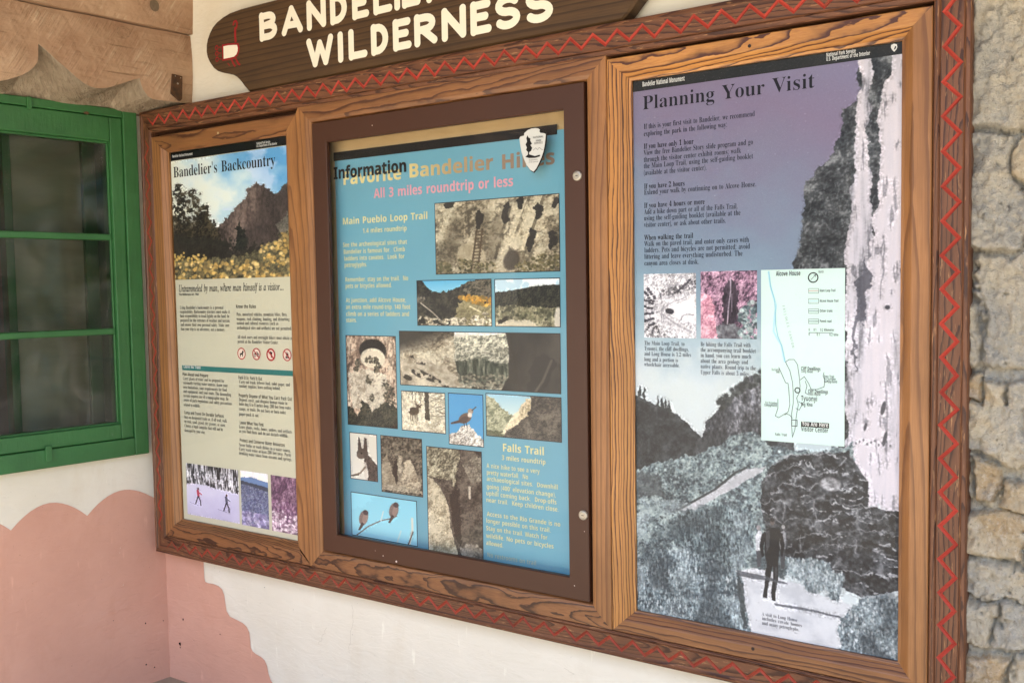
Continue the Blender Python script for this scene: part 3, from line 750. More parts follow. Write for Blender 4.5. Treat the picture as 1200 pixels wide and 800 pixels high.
    # low ruin walls
    ru = p.poly([(0.5154, 0.716), (0.5551, 0.6891), (0.6149, 0.6705), (0.7167, 0.6605), (0.8151, 0.6536), (0.84, 0.6764), (0.8784, 0.7037), (0.8814, 0.7425), (0.9798, 0.745), (0.9817, 0.8713), (0.8584, 0.8927), (0.7889, 0.8814), (0.7176, 0.8583), (0.63, 0.8459), (0.5549, 0.8291), (0.5152, 0.7723)], .012, 40, 100)
    p.rock(ru, 24, 102, (24, 26, 30), (46, 49, 54), (92, 95, 100))
    # courses of squared blocks, each a tone of its own
    q = [(0.4784, 0.6703), (0.9922, 0.8733)]; v0, v1 = q[0][1], q[1][1]; u0 = q[0][0]
    dv = p.V + (p.nz(9, 601) - .5) * .030 + (p.nz(40, 602) - .5) * .006; du = p.U + (p.nz(26, 603) - .5) * .03
    row = np.floor((dv - v0) / (v1 - v0) * 11).astype(int); rw = .035 + .035 * ((row * 37) % 5) / 4; cl_ = np.floor((du - u0) / rw + (row * .37) % 1).astype(int)
    tone = np.sin(row * 12.9898 + cl_ * 78.233) * 43758.5453; tone = tone - np.floor(tone)
    fr_ = (dv - v0) / (v1 - v0) * 11 - row
    tex = p.nz(90, 604, 3)
    p.put(ru, ramp(np.clip(tone * .62 + (tex - .5) * .8 + .06, 0, 1), (16, 18, 22), (40, 43, 48), (70, 73, 78), (118, 120, 124)), .9)
    p.put(ru * sharp(p.nz(15, 605), .5, .66) * (1 - sharp(fr_, .10, .24)) * sharp(tex, .34, .5), (196, 198, 202), .85)
    q = [(0.4784, 0.6852), (0.7744, 0.814)]; kx = (q[1][0] - q[0][0]) / 100; ky = (q[1][1] - q[0][1]) / 100
    for k, pts in enumerate(([(0.5551, 0.6891), (0.6149, 0.6734), (0.7167, 0.6648), (0.7873, 0.6576)], [(0.5306, 0.7079), (0.6, 0.6973), (0.6444, 0.6851), (0.7168, 0.6976), (0.7875, 0.6801), (0.8068, 0.6708)], [(0.5549, 0.7361), (0.6297, 0.7133), (0.6883, 0.7233), (0.7113, 0.7178)], [(0.8017, 0.716), (0.8294, 0.709), (0.8622, 0.7157)], [(0.5029, 0.7597), (0.5549, 0.7523), (0.6298, 0.7554), (0.7027, 0.7398), (0.7879, 0.7436), (0.857, 0.7383), (0.9378, 0.7406)], [(0.5244, 0.7822), (0.6151, 0.7826), (0.7029, 0.7786), (0.7598, 0.7594), (0.8297, 0.7539), (0.8844, 0.759), (0.9695, 0.7512)],
                            [(0.5851, 0.8138), (0.7173, 0.7978), (0.7883, 0.7946), (0.8846, 0.7813), (0.97, 0.7813)], [(0.6151, 0.8411), (0.7175, 0.8194), (0.8302, 0.8116), (0.9703, 0.8129)], [(0.7319, 0.8457), (0.8027, 0.8519), (0.8854, 0.8512), (0.971, 0.8501)], [(0.6297, 0.696), (0.6356, 0.7159)], [(0.7056, 0.7382), (0.6913, 0.7635)], [(0.7029, 0.7571), (0.7116, 0.7924)], [(0.8379, 0.7534), (0.8465, 0.7837), (0.8386, 0.8237)], [(0.6002, 0.7498), (0.5911, 0.7767)], [(0.7883, 0.7946), (0.7829, 0.8163)], [(0.9121, 0.8184), (0.9178, 0.8487)], [(0.6594, 0.8045), (0.6535, 0.8296)])):
        m = p.line(pts, .0042 if k < 9 else .0065, .014, k * 5) * sharp(p.nz(30, 500 + k), .27, .42)
        p.put(m, (128, 131, 136), .45); p.put(p.line(pts, .0014, .014, k * 5) * sharp(p.nz(24, 520 + k), .32, .45), (200, 202, 206), .6)
    m = p.ell(*[(0.754, 0.7114)][0], .03, .010, .05, .3) * 1.; p.rock(m, 30, 108, (104, 105, 108), (150, 150, 153), (184, 184, 187))
    p.dabs(120, ru, .005, [(100, 102, 106), (20, 22, 26), (130, 132, 136)], 12, .45)
    # the near path, grass and bushes
    pth = p.poly([(0.421, 0.8809), (0.4778, 0.8705), (0.5548, 0.8736), (0.63, 0.8855), (0.7178, 0.8959), (0.789, 0.9043), (0.8587, 0.9153), (0.8595, 1.0061), (0.439, 1.0501), (0.4397, 0.9279)], .022, 22, 110)
    p.put(pth, ramp(p.nz(20, 111), (190, 193, 198), (212, 214, 217), (218, 220, 222)))
    for nn, pts, cs in ((1500, [(0.0132, 0.8826), (0.2173, 0.8524), (0.389, 0.8634), (0.4337, 0.8859), (0.4524, 0.9269), (0.4679, 0.9862), (0.003, 1.03)], [(132, 152, 158), (176, 192, 196), (206, 216, 218), (60, 72, 80), (92, 108, 116)]),
                        (520, [(0.6062, 0.8374), (0.7176, 0.8395), (0.7971, 0.858), (0.789, 0.8986), (0.6889, 0.8924), (0.6151, 0.8719)], [(160, 174, 178), (206, 214, 216), (96, 108, 114), (128, 142, 146)]),
                        (900, [(0.7894, 0.9301), (0.8584, 0.8927), (0.9817, 0.8768), (0.9833, 0.9932), (0.8319, 1.009), (0.7897, 0.9846)], [(160, 174, 178), (210, 217, 219), (84, 96, 104), (126, 140, 146)]),
                        (900, [(0.2181, 0.7898), (0.3833, 0.765), (0.4781, 0.7716), (0.4903, 0.8336), (0.4337, 0.8798), (0.2843, 0.8633), (0.183, 0.8547)], [(66, 80, 86), (106, 124, 128), (38, 46, 52), (140, 158, 160)])):
        m = p.poly(pts, .03, 26, 120 + nn); p.rock(m, 40, 121 + nn, (48, 58, 66), (104, 120, 126), (160, 174, 178)); p.dabs(nn, m, .0036, cs, nn, .9, 2.6)
    lowm = (p.V > [(0.5397, 0.7709)][0][1]) * (1 - pth) * (1 - ru); cl2 = p.nz(9, 700, 3); p.put(lowm * sharp(cl2, .52, .72), (40, 50, 58), .55); p.put(lowm * (1 - sharp(cl2, .26, .44)), (196, 208, 212), .30)
    p.put(p.poly([(0.4273, 0.8864), (0.4462, 0.9122), (0.4648, 0.9834), (0.4521, 0.9847), (0.4208, 0.9143)], .02), (46, 54, 58), .8)
    # the walkers: two small ones behind, one dark figure striding down the path
    for pts, c in (([(0.4935, 0.8154), (0.5029, 0.8059), (0.5151, 0.805), (0.5213, 0.8195), (0.5181, 0.8406), (0.4965, 0.8421)], (206, 208, 212)), ([(0.4965, 0.8406), (0.5181, 0.8391), (0.5119, 0.8679), (0.5027, 0.8686)], (70, 72, 78)), ([(0.5821, 0.8037), (0.5941, 0.7985), (0.6032, 0.8067), (0.6002, 0.8319), (0.5821, 0.8332)], (150, 152, 158)), ([(0.5821, 0.8317), (0.6002, 0.8305), (0.5971, 0.8645), (0.5851, 0.8654)], (60, 62, 68))):
        p.put(p.poly(pts, .004), c)
    p.put(p.ell(*[(0.5059, 0.7997)][0], .0075, .0044), (150, 146, 148)); p.put(p.ell(*[(0.5941, 0.7926)][0], .006, .0036), (170, 168, 170))
    fig = (20, 21, 26)
    for pts in ([(0.5275, 0.8072), (0.5367, 0.7992), (0.5489, 0.7955), (0.564, 0.7946), (0.576, 0.7982), (0.5821, 0.8067), (0.579, 0.8363), (0.573, 0.8604), (0.5335, 0.8648), (0.5273, 0.8399)], [(0.5335, 0.8604), (0.5517, 0.8619), (0.5457, 0.8833), (0.5395, 0.9016), (0.5365, 0.9198), (0.5211, 0.9196), (0.5273, 0.8996), (0.5273, 0.8787)], [(0.5549, 0.8588), (0.573, 0.8574), (0.573, 0.8841), (0.567, 0.9053), (0.564, 0.9234), (0.5517, 0.923), (0.5517, 0.9036), (0.5548, 0.8826)],
                [(0.5151, 0.8125), (0.5275, 0.8043), (0.5275, 0.8221), (0.5213, 0.8344), (0.5273, 0.8459), (0.5181, 0.8495), (0.5089, 0.8338)], [(0.579, 0.8009), (0.5911, 0.806), (0.5971, 0.8233), (0.5881, 0.8445), (0.5821, 0.8435), (0.5851, 0.8271)]):
        p.put(p.poly(pts, .007), fig)
    p.put(p.ell(*[(0.5549, 0.787)][0], .0072, .0052), (96, 88, 86)); p.put(p.ell(*[(0.5549, 0.7827)][0], .0078, .0032), (40, 38, 40))
    p.put(p.poly([(0.5305, 0.8041), (0.5457, 0.8002), (0.5457, 0.8298), (0.5335, 0.8425)], .004), (58, 60, 66)); p.put(p.poly([(0.564, 0.864), (0.573, 0.8633), (0.57, 0.9021), (0.564, 0.9026)]), (62, 64, 70), .7)
    p.put(p.line([(0.5517, 0.9282), (0.567, 0.9277)], .0035), (206, 208, 212))
    p.put(p.poly([(0.5578, 0.927), (0.6449, 0.9253), (0.7892, 0.9286), (0.7894, 0.9315), (0.6449, 0.9298), (0.564, 0.9309)], .006), (78, 82, 90), .85)
    p.put(p.poly([(0.4273, 0.8803), (0.4933, 0.8813), (0.6062, 0.8874), (0.6062, 0.8903), (0.4932, 0.8903), (0.4271, 0.891)], .008), (70, 74, 82), .85)
    p.dabs(26, pth, .006, [(150, 152, 158), (176, 178, 184)], 77, .6, .5)
    p.put(np.ones_like(p.U), ramp(np.random.default_rng(9).random(p.U.shape).astype(np.float32), (0, 0, 0), (255, 255, 255)), .035)
    return p


def pic_kraft():
    p = Picture(64, 64, (170, 140, 96), 33); p.put(np.ones_like(p.U), ramp(p.nz(12, 2), (160, 130, 88), (184, 152, 108))); return p

# ---------------------------------------------------------------- ground, porch, walls
WALL_Y = 0.06
WA = 0.131397540; DW = np.array((math.sin(WA), math.cos(WA))); NW = np.array((math.cos(WA), -math.sin(WA))); C0 = np.array((-2.885, 0.06))


def LW(s, off, z):
    """left wall: s metres from the corner towards the viewer, off metres out of the wall"""
    p = C0 - s * DW + off * NW; return (p[0], p[1], z)


FL = -EYE
M = Mat('porch_flagstone', .8, .3); o_ = M.obj(); v_ = M.n('ShaderNodeTexVoronoi', feature='DISTANCE_TO_EDGE'); v_.inputs['Scale'].default_value = 2.2; M.link(o_, v_.inputs[0])
M.color(M.mix(M.ramp(v_.outputs[0], [(.02, (0, 0, 0)), (.05, (1, 1, 1))]), lin((96, 84, 72)), M.mix(M.noise(o_, 7, 4), lin((158, 146, 128)), lin((132, 120, 104))))); M.bump(M.noise(o_, 30, 4), .3, .01); M_FLAG = M.m
M = Mat('dry_ground', .95, .1); o_ = M.obj(); M.color(M.mix(M.noise(o_, 1.5, 6), lin((180, 168, 148)), lin((204, 194, 174)))); M.bump(M.noise(o_, 20, 4), .4, .02); M_DIRT = M.m
M = Mat('added_slope', .95, .1); o_ = M.obj(); M.color(M.mix(M.ramp(M.noise(o_, .25, 6, .65), [(.5, (0, 0, 0)), (.62, (1, 1, 1))]), lin((46, 54, 38)), lin((92, 82, 64)))); M_HILL = M.m
M = Mat('old_rafters', .8, .2); o_ = M.obj(); M.color(M.mix(M.noise(M.map(o_, (30, 2, 30)), 2, 4), lin((120, 90, 64)), lin((92, 68, 48)))); M_ROOF = M.m

b = MB(); b.face([(-300, -300, FL - .12), (300, -300, FL - .12), (300, 300, FL - .12), (-300, 300, FL - .12)])
struct(b.build('ground', M_DIRT))
b = MB(); b.box(-3.6, -2.9, FL - .11, 4.0, .5, FL)
struct(b.build('porch_floor', M_FLAG))
# unseen slope added behind the viewer, high and dark to tame the pane reflections
nx, ny = 60, 12; V, Fc = [], []
rr = np.random.default_rng(3); hh = vnoise(ny, nx, 14, 4, rr)
for j in range(ny):
    for i in range(nx):
        a = math.pi * (1.02 + .96 * i / (nx - 1)); R = 34 + j * 5
        V.append((R * math.cos(a), R * math.sin(a), FL - .3 + (j / (ny - 1)) ** .8 * (24 + 5 * math.sin(i * .35)) + 3 * (hh[j, i] - .5) * (j > 0)))
for j in range(ny - 1):
    for i in range(nx - 1):
        k = j * nx + i; Fc.append((k, k + 1, k + nx + 1, k + nx))
struct(mesh('added_hills', V, Fc, M_HILL, smooth=True))

# porch roof on round beams over the viewer
rt = thing('porch_roof', 'dark plank porch roof on round beams above the display case', 'roof', (-1, -1.2, 1.55))
b = MB(); b.box(-3.4, -1.15, .0, 4.4, 1.65, .08); b.build('roof_deck', M_ROOF, rt)
for k in range(9):
    b = MB(); x = -2.6 + k * .75; n = 14
    ring = [(math.cos(2 * math.pi * i / n) * .07, math.sin(2 * math.pi * i / n) * .07) for i in range(n)]
    for i in range(n):
        p, q = ring[i], ring[(i + 1) % n]
        b.face([(x + p[0], -1.25, p[1] - .072), (x + q[0], -1.25, q[1] - .072), (x + q[0], 1.3, q[1] - .072), (x + p[0], 1.3, p[1] - .072)])
    b.build('roof_beam', M_ROOF, rt, True)

# back wall
b = MB()
b.face([(-2.95, WALL_Y, FL), (-.24, WALL_Y, FL), (-.24, WALL_Y, 1.6), (-2.95, WALL_Y, 1.6)])
b.face([(-2.95, WALL_Y + .3, FL), (-2.95, WALL_Y + .3, 1.6), (-.24, WALL_Y + .3, 1.6), (-.24, WALL_Y + .3, FL)])
b.face([(-2.95, WALL_Y, 1.6), (-.24, WALL_Y, 1.6), (-.24, WALL_Y + .3, 1.6), (-2.95, WALL_Y + .3, 1.6)])
wall = tag(b.build('plaster_wall', M_PLASTER), 'cream plastered wall behind the wooden display case, with a pink stepped corner', 'wall')
STEP = [(-2.66, -.80), (-2.676, -.905), (-2.6757, -.9254), (-2.6752, -.975), (-2.6705, -.9905), (-2.655, -.9925), (-2.625, -.991), (-2.6, -.994), (-2.583, -1.003), (-2.573, -1.022), (-2.568, -1.055), (-2.5645, -1.0725), (-2.5476, -1.0898), (-2.515, -1.094), (-2.484, -1.0998),
        (-2.465, -1.109), (-2.4536, -1.1243), (-2.450, -1.15), (-2.4485, -1.1755), (-2.44, -1.186), (-2.4255, -1.1921), (-2.40, -1.197), (-2.3829, -1.2047), (-2.372, -1.22), (-2.3664, -1.244), (-2.358, -1.263), (-2.34, -1.280), (-2.31, -1.287), (-2.28, -1.295), (-2.262, -1.32), (-2.258, FL)]
b = MB(); b.face([(-2.8836, WALL_Y - .0015, -.80), (-2.8836, WALL_Y - .0015, FL)] + [(x, WALL_Y - .0015, z) for x, z in STEP[::-1]])
b.build('painted_dado', M_PINK, wall)
M_CHIP = plain('dark_chip', (34, 24, 22), .9, .1)
for x, z, r in ((-2.797, -1.1447, .0042), (-2.8192, -1.2364, .006), (-2.8185, -1.25, .003), (-2.60, -1.16, .002), (-2.37, -.96, .0014)):
    b = MB(); b.face([(x + r * rnd.uniform(.6, 1.2) * math.cos(-a * .9), WALL_Y - .003, z + r * rnd.uniform(.7, 1.4) * math.sin(-a * .9)) for a in range(7)]); b.build('chipped_hole', M_CHIP, wall)
M_CRACK = plain('crack_shade', (176, 166, 146), .9, .1)   # hairline cracks in the plaster
for x0, z0, x1, z1 in ((-1.98, -.95, -2.0, -1.1), (-2.09, -1.04, -2.13, -1.1), (-1.24, -.985, -1.21, -.995)):
    b = MB(); n = 9; pts = [(x0 + (x1 - x0) * i / n + rnd.uniform(-.006, .006), z0 + (z1 - z0) * i / n) for i in range(n + 1)]; b.ribbon(pts, .0006, WALL_Y - .0022); b.build('crack', M_CRACK, wall)

# left wall with its window opening
WS0, WS1, WZ0, WZ1 = .075, 1.02, -.55, .66
def lquad(b, s0, z0, s1, z1, off, mi=0): b.face([LW(s0, off, z0), LW(s0, off, z1), LW(s1, off, z1), LW(s1, off, z0)], mi)
b = MB()
for q in ((-.02, FL, WS0, 1.6), (WS1, FL, 3.0, 1.6), (WS0, FL, WS1, WZ0), (WS0, WZ1, WS1, 1.6)):
    lquad(b, *q, 0.)
for q in ((WS0, WZ0, WS0, WZ1), (WS1, WZ0, WS1, WZ1)):
    b.face([LW(q[0], 0, q[1]), LW(q[0], 0, q[3]), LW(q[0], -.3, q[3]), LW(q[0], -.3, q[1])])
b.face([LW(WS0, 0, WZ0), LW(WS1, 0, WZ0), LW(WS1, -.3, WZ0), LW(WS0, -.3, WZ0)]); b.face([LW(WS0, 0, WZ1), LW(WS1, 0, WZ1), LW(WS1, -.3, WZ1), LW(WS0, -.3, WZ1)])
lwall = tag(b.build('plaster_wall', M_PLASTER), 'cream side wall under the green window, painted pink in scallops below', 'wall')
PKS = [.150, .395, .636, .88, 1.12, 1.36, 1.6, 1.84, 2.08, 2.32]
edge = [(-.012, -.748), (.02, -.728), (.0331, -.7185)]
for i, c in enumerate(PKS):
    lo = [.05, .2728, .513][i] if i < 3 else c - .12
    hi = [.2728, .513, .756][i] if i < 3 else c + .12
    for k in range(0, 13):
        t = k / 12; s_ = lo + (hi - lo) * t
        u_ = (s_ - c) / ((hi - c) if s_ > c else (c - lo)); zc = -.735 if i else (-.735 if s_ > c else -.708)
        edge.append((s_, zc + (-.670 - zc) * (1 - abs(u_) ** 1.9)))
b = MB(); b.face([LW(-.012, .0015, FL)] + [LW(s_, .0015, z) for s_, z in edge] + [LW(2.5, .0015, -.735), LW(2.5, .0015, FL)])
b.build('painted_dado', M_PINK, lwall)
for s_, z, r in ((.0863, -1.1507, .003), (.0894, -1.298, .003), (.0597, -1.3166, .003), (.02, -1.16, .002), (.2, -1.11, .0015)):
    b = MB(); b.face([LW(s_ + r * rnd.uniform(.6, 1.2) * math.cos(a * .9), .003, z + r * rnd.uniform(.7, 1.4) * math.sin(a * .9)) for a in range(7)]); b.build('chipped_hole', M_CHIP, lwall)
M_SCR = plain('bare_plaster', (222, 206, 186), .9, .1)
for s_, z, l in ((.165, -.87, .006), (.168, -.885, .004), (.16, -1.0, .008), (.13, -1.2, .003), (.21, -.94, .002)):
    b = MB(); b.face([LW(s_, .0026, z), LW(s_ + .0012, .0026, z + l * .3), LW(s_ - .0006, .0026, z + l)]); b.build('paint_scratch', M_SCR, lwall)

# rough stone wall on the right: every course modelled in relief
def stone_wall():
    X0, X1, Z0, Z1 = -.292, .40, FL, 1.6; st = .0030
    nx, nz = int((X1 - X0) / st), int((Z1 - Z0) / st)
    X, Z = np.meshgrid(np.linspace(X0, X1, nx, dtype=np.float32), np.linspace(Z0, Z1, nz, dtype=np.float32))
    wx = X + (fbm(nz, nx, 9, 26, 41) - .5) * .05; wz = Z + (fbm(nz, nx, 9, 26, 42) - .5) * .036
    cells = []          # (x0, x1, z0, z1): the blocks read off the photograph, then random coursing
    rows = [(1.02, 1.6), (.80, 1.02), (.535, .80), (.295, .535), (.055, .290), (-.175, .050)]
    r2 = random.Random(5)
    for k, (a, c) in enumerate(rows):
        x = [X0 - .05, X0 - .05, X0 - .05, X0 - .05, X0 - .05, X0 - .02][k]
        w = [.3, .35, .22, .20, .135, .036][k]
        first = True
        while x < X1:
            cells.append((x, x + w, a, c)); x += w; w = r2.uniform(.16, .4)
    z = -.182
    while z > Z0 - .1:
        h = r2.uniform(.05, .125); x = X0 - r2.uniform(.02, .05)
        while x < X1:
            w = r2.uniform(.05, .17); dz = r2.uniform(-.012, .012); cells.append((x, x + w, z - h + .003 + dz, z + dz)); x += w
        z -= h
    H = np.full(X.shape, -.021, np.float32); I = np.zeros(X.shape, np.float32)
    for i, (a, c, d, e) in enumerate(cells):
        r = .012
        dd = np.minimum(np.minimum(wx - a, c - wx), np.minimum(wz - d, e - wz)) - .003
        t = np.clip(dd / .0075, 0, 1); prof = np.sqrt(np.clip(1 - (1 - t) ** 2, 0, 1))
        q = r2.uniform(-.005, .007); hgt = -.021 + prof * (.025 + q) + prof * (X - a) * r2.uniform(-.04, .04) + prof * (Z - d) * r2.uniform(-.04, .04)
        m = dd > 0; I[m] = (i * .61803) % 1; H = np.where(m, np.maximum(H, hgt), H)
    n1 = fbm(nz, nx, 16, 50, 51, 6, .6); n2 = ridged(nz, nx, 9, 24, 52, 5); n3 = fbm(nz, nx, 70, 200, 53, 3)
    fac = np.floor(fbm(nz, nx, 7, 20, 54, 3) * 7) / 7
    n4 = ridged(nz, nx, 16, 52, 55, 4); facets = np.floor(fbm(nz, nx, 12, 38, 56, 4) * 6) / 6
    H += (n1 - .5) * .016 + (n2 - .5) * .010 + (n3 - .5) * .013 + fac * .010 + facets * .006 - np.clip(n4 - .80, 0, .1) * .10
    Y = np.maximum(.030 - H, .007)
    V = np.stack([X, Y, Z], -1).reshape(-1, 3); k = np.arange(nx * nz).reshape(nz, nx)
    F = np.stack([k[:-1, :-1], k[:-1, 1:], k[1:, 1:], k[1:, :-1]], -1).reshape(-1, 4)
    me = bpy.data.meshes.new('stone_wall'); me.vertices.add(len(V)); me.vertices.foreach_set('co', V.ravel())
    me.loops.add(F.size); me.loops.foreach_set('vertex_index', F.ravel().astype(np.int32)); me.polygons.add(len(F))
    me.polygons.foreach_set('loop_start', np.arange(0, F.size, 4, dtype=np.int32)); me.polygons.foreach_set('loop_total', np.full(len(F), 4, np.int32)); me.update(calc_edges=True)
    at = me.attributes.new('stone_tone', 'FLOAT', 'POINT'); at.data.foreach_set('value', I.ravel())
    M = Mat('tuff_stone', .92, .15); o = M.obj(); tn = M.n('ShaderNodeAttribute', attribute_name='stone_tone').outputs['Fac']
    big = M.noise(o, 7, 5, .65, .6); c = M.ramp(M.math('ADD', M.math('MULTIPLY', tn, .4), M.math('MULTIPLY_ADD', big, 1.3, -.37)), [(.0, lin((162, 162, 159))), (.28, lin((190, 185, 172))), (.5, lin((211, 200, 176))), (.72, lin((198, 174, 138))), (1., lin((180, 178, 172)))])
    sp = M.noise(o, 90, 4, .7); c = M.mix(M.ramp(sp, [(.52, (0, 0, 0)), (.68, (.6,) * 3)]), c, lin((226, 216, 196)))
    s2 = M.noise(o, 160, 3, .7); c = M.mix(M.ramp(s2, [(.60, (0, 0, 0)), (.70, (.55,) * 3)]), c, lin((116, 106, 94)))
    M.color(c); M.bump(M.math('ADD', M.noise(o, 220, 5, .7), M.math('MULTIPLY', M.noise(o, 60, 5, .7), 1.4)), 1., .008)
    me.materials.append(M.m); o = bpy.data.objects.new('stone_wall', me); COL.objects.link(o)
    return tag(o, 'rough tan and grey stone masonry to the right of the display case', 'wall')
stone_wall()

# hewn lintel beams over the window
M = Mat('weathered_beam', .8, .25); g_ = M.n('ShaderNodeAttribute', attribute_name='grain').outputs['Vector']
adz = M.noise(M.map(M.map(g_, rot=(0, 0, -.55)), (85., 7., 10.)), 1.2, 4, .6, .15); lng = M.noise(M.map(g_, (3., 60., 60.)), 1.2, 5, .6); blo = M.noise(g_, 6, 4, .6)
c_ = M.mix(M.ramp(blo, [(.32, (0, 0, 0)), (.7, (1, 1, 1))]), lin((150, 116, 90)), lin((180, 150, 122)))
pat = M.ramp(M.noise(g_, 9, 3, .6), [(.42, (.12,) * 3), (.6, (1, 1, 1))])
c_ = M.mix(M.math('MULTIPLY', M.ramp(adz, [(.55, (0, 0, 0)), (.76, (.6,) * 3)]), pat), c_, lin((212, 194, 166)))
c_ = M.mix(M.ramp(lng, [(.28, (.7,) * 3), (.40, (0, 0, 0))]), c_, lin((112, 86, 64)))
M.color(c_); M.bump(M.math('ADD', M.math('MULTIPLY', M.math('MULTIPLY', adz, pat), 1.2), M.math('ADD', M.math('MULTIPLY', lng, .3), M.math('MULTIPLY', blo, 2.))), .6, .012); M_BEAM = M.m
M = Mat('grey_adzed_wood', .85, .2); g_ = M.n('ShaderNodeAttribute', attribute_name='grain').outputs['Vector']
adz = M.noise(M.map(M.map(g_, rot=(0, 0, .6)), (60., 9., 20.)), 1.4, 4, .6, .5)
M.color(M.mix(M.ramp(adz, [(.35, (0, 0, 0)), (.7, (1, 1, 1))]), lin((142, 126, 107)), lin((168, 153, 132)))); M.bump(M.math('ADD', adz, M.math('MULTIPLY', M.noise(g_, 22, 5, .65), 1.6)), .8, .014); M_BEAMG = M.m
SC = [(3.0, .63), (2.2, .62), (1.5, .63), (1.2, .70), (.96, .65), (.78, .618), (.68, .61), (.5739, .609), (.5458, .6188), (.5125, .6346), (.493, .6474), (.4781, .662), (.4669, .6771), (.4634, .6914), (.4616, .7335), (.445, .722), (.4324, .7115), (.4086, .6906), (.3795, .6703), (.3548, .6514), (.3297, .6374), (.3117, .6323), (.2934, .6298), (.272, .6329), (.2503, .6387), (.2226, .6506), (.1888, .6661), (.1715, .6740), (.1541, .6800), (.1515, .668), (.145, .650), (.128, .628), (.1113, .621), (.08, .6215), (.0525, .622), (-.0052, .6245), (-.06, .6245)]
OB = .24; ZT = .846
def beam_face(b, off, mi):
    for (s0, z0), (s1, z1) in zip(SC[:-1], SC[1:]):
        n = 5
        for k in range(n):
            f = lambda t, z: z + (ZT - z) * t
            pts = []
            for s_, z, t in ((s0, z0, k / n), (s1, z1, k / n), (s1, z1, (k + 1) / n), (s0, z0, (k + 1) / n)):
                zz = f(t, z); bul = .012 * math.sin(math.pi * min(1, max(0, (zz - .6) / .26))) - .012
                pts.append((s_, off + bul + .004 * math.sin(s_ * 23 + zz * 9), zz))
            b.face([LW(*p) for p in pts], mi, [(p[0], p[2], p[1]) for p in pts])
b = MB(); beam_face(b, OB, 0)
NB = 6                                             # hollowed, adzed underside from the face back to the window head
def under(s_, z, k):
    t = k / NB; zz = z + (.606 - z) * t; sag = .030 * math.sin(math.pi * t) * min(1., max(0, (z - .612) * 12))
    if k == 0: bul = .012 * math.sin(math.pi * min(1, max(0, (z - .6) / .26))) - .012; return (s_, OB + bul + .004 * math.sin(s_ * 23 + z * 9), z)
    return (s_, OB + (.002 - OB) * t, zz + sag)
for (s0, z0), (s1, z1) in zip(SC[:-1], SC[1:]):
    for k in range(NB):
        pts = [under(s0, z0, k), under(s0, z0, k + 1), under(s1, z1, k + 1), under(s1, z1, k)]
        b.face([LW(*p) for p in pts], 1, [(p[0], p[1], p[2]) for p in pts])
b.face([LW(3.0, .002, ZT), LW(3.0, OB - .012, ZT), LW(-.06, OB - .012, ZT), LW(-.06, .002, ZT)], 1, [(0, 0, 0)] * 4)
lower = tag(b.build('timber_beam', [M_BEAM, M_BEAMG], grain=True), 'lower hewn beam over the green window, its bottom edge carved in scallops', 'beam')
b = MB()
for i in range(24):
    s0, s1 = -.06 + i * .13, -.06 + (i + 1) * .13
    for k in range(6):
        pts = []
        for s_, t in ((s0, k / 6), (s1, k / 6), (s1, (k + 1) / 6), (s0, (k + 1) / 6)):
            z = ZT + .004 + .42 * t; pts.append((s_, OB + .006 + .010 * math.sin(math.pi * t) + .003 * math.sin(s_ * 17), z))
        b.face([LW(*p) for p in pts], 0, [(p[0] + 7, p[2], p[1]) for p in pts])
b.face([LW(3.06, .002, ZT + .004), LW(3.06, OB + .006, ZT + .004), LW(-.06, OB + .006, ZT + .004), LW(-.06, .002, ZT + .004)][::-1], 0, [(0, 0, 0)] * 4)
upper = tag(b.build('timber_beam', M_BEAM, grain=True), 'smooth upper beam lying on the scalloped beam, with a dark knot', 'beam')
b = MB(); pts = [(.1053 + .016 * math.cos(a * .45), .9125 + .019 * math.sin(a * .45)) for a in range(14)]
b.face([LW(s_, OB + .0166, z) for s_, z in pts]); b.build('knot', plain('dark_knot', (112, 96, 78), .8, .2, var=.4, scale=120), upper)
for s_, z, w, h in ((.205, .8135, .02, .016), (.06, .78, .024, .008)):
    b = MB()
    for r in (1., .62):
        n = 22; ring = [(s_ + w * r * math.cos(6.283 * i / n) * (1 + .1 * math.sin(3 * i)), z + h * r * math.sin(6.283 * i / n)) for i in range(n)]
        for i in range(n):
            if (i * 7) % n < 15:
                (a0, a1), (c0, c1) = ring[i], ring[(i + 1) % n]
                b.face([LW(a0, OB + .0045, a1), LW(c0, OB + .0045, c1), LW(c0 + (c0 - s_) * .1, OB + .0045, c1 + (c1 - z) * .1), LW(a0 + (a0 - s_) * .1, OB + .0045, a1 + (a1 - z) * .1)])
    b.build('tool_mark', plain('tool_mark_wood', (128, 106, 84), .8, .2, var=.3, scale=90), lower)
# bent steel bracket screwed to the beam
M = Mat('rusty_steel', .7, .4); o_ = M.obj(); M.color(M.mix(M.ramp(M.noise(o_, 60, 4), [(.35, (0, 0, 0)), (.7, (1, 1, 1))]), lin((62, 46, 34)), lin((104, 70, 44)))); M.b.inputs['Metallic'].default_value = .3; M_RUST = M.m
b = MB(); BR = [(.0471, .7093), (.0117, .7065), (.0150, .6341), (.0205, .6265), (.0260, .6285), (.0514, .6457)]
f0 = OB + .0035
b.face([LW(s_, f0 + .004, z) for s_, z in BR])
for (p, q) in zip(BR, BR[1:] + BR[:1]): b.face([LW(p[0], f0 + .004, p[1]), LW(q[0], f0 + .004, q[1]), LW(q[0], f0 - .006, q[1]), LW(p[0], f0 - .006, p[1])])
br = tag(b.build('steel_bracket', M_RUST), 'small rusty steel plate screwed to the beam end above the case corner', 'bracket')
for s_, z in ((.030, .680), (.038, .703), (.019, .7)):
    b = MB(); r = .0032 if z < .69 else .0018; b.face([LW(s_ + r * math.cos(a * .785), f0 + .0055, z + r * math.sin(a * .785)) for a in range(8)]); b.build('screw', M_STEEL, br)

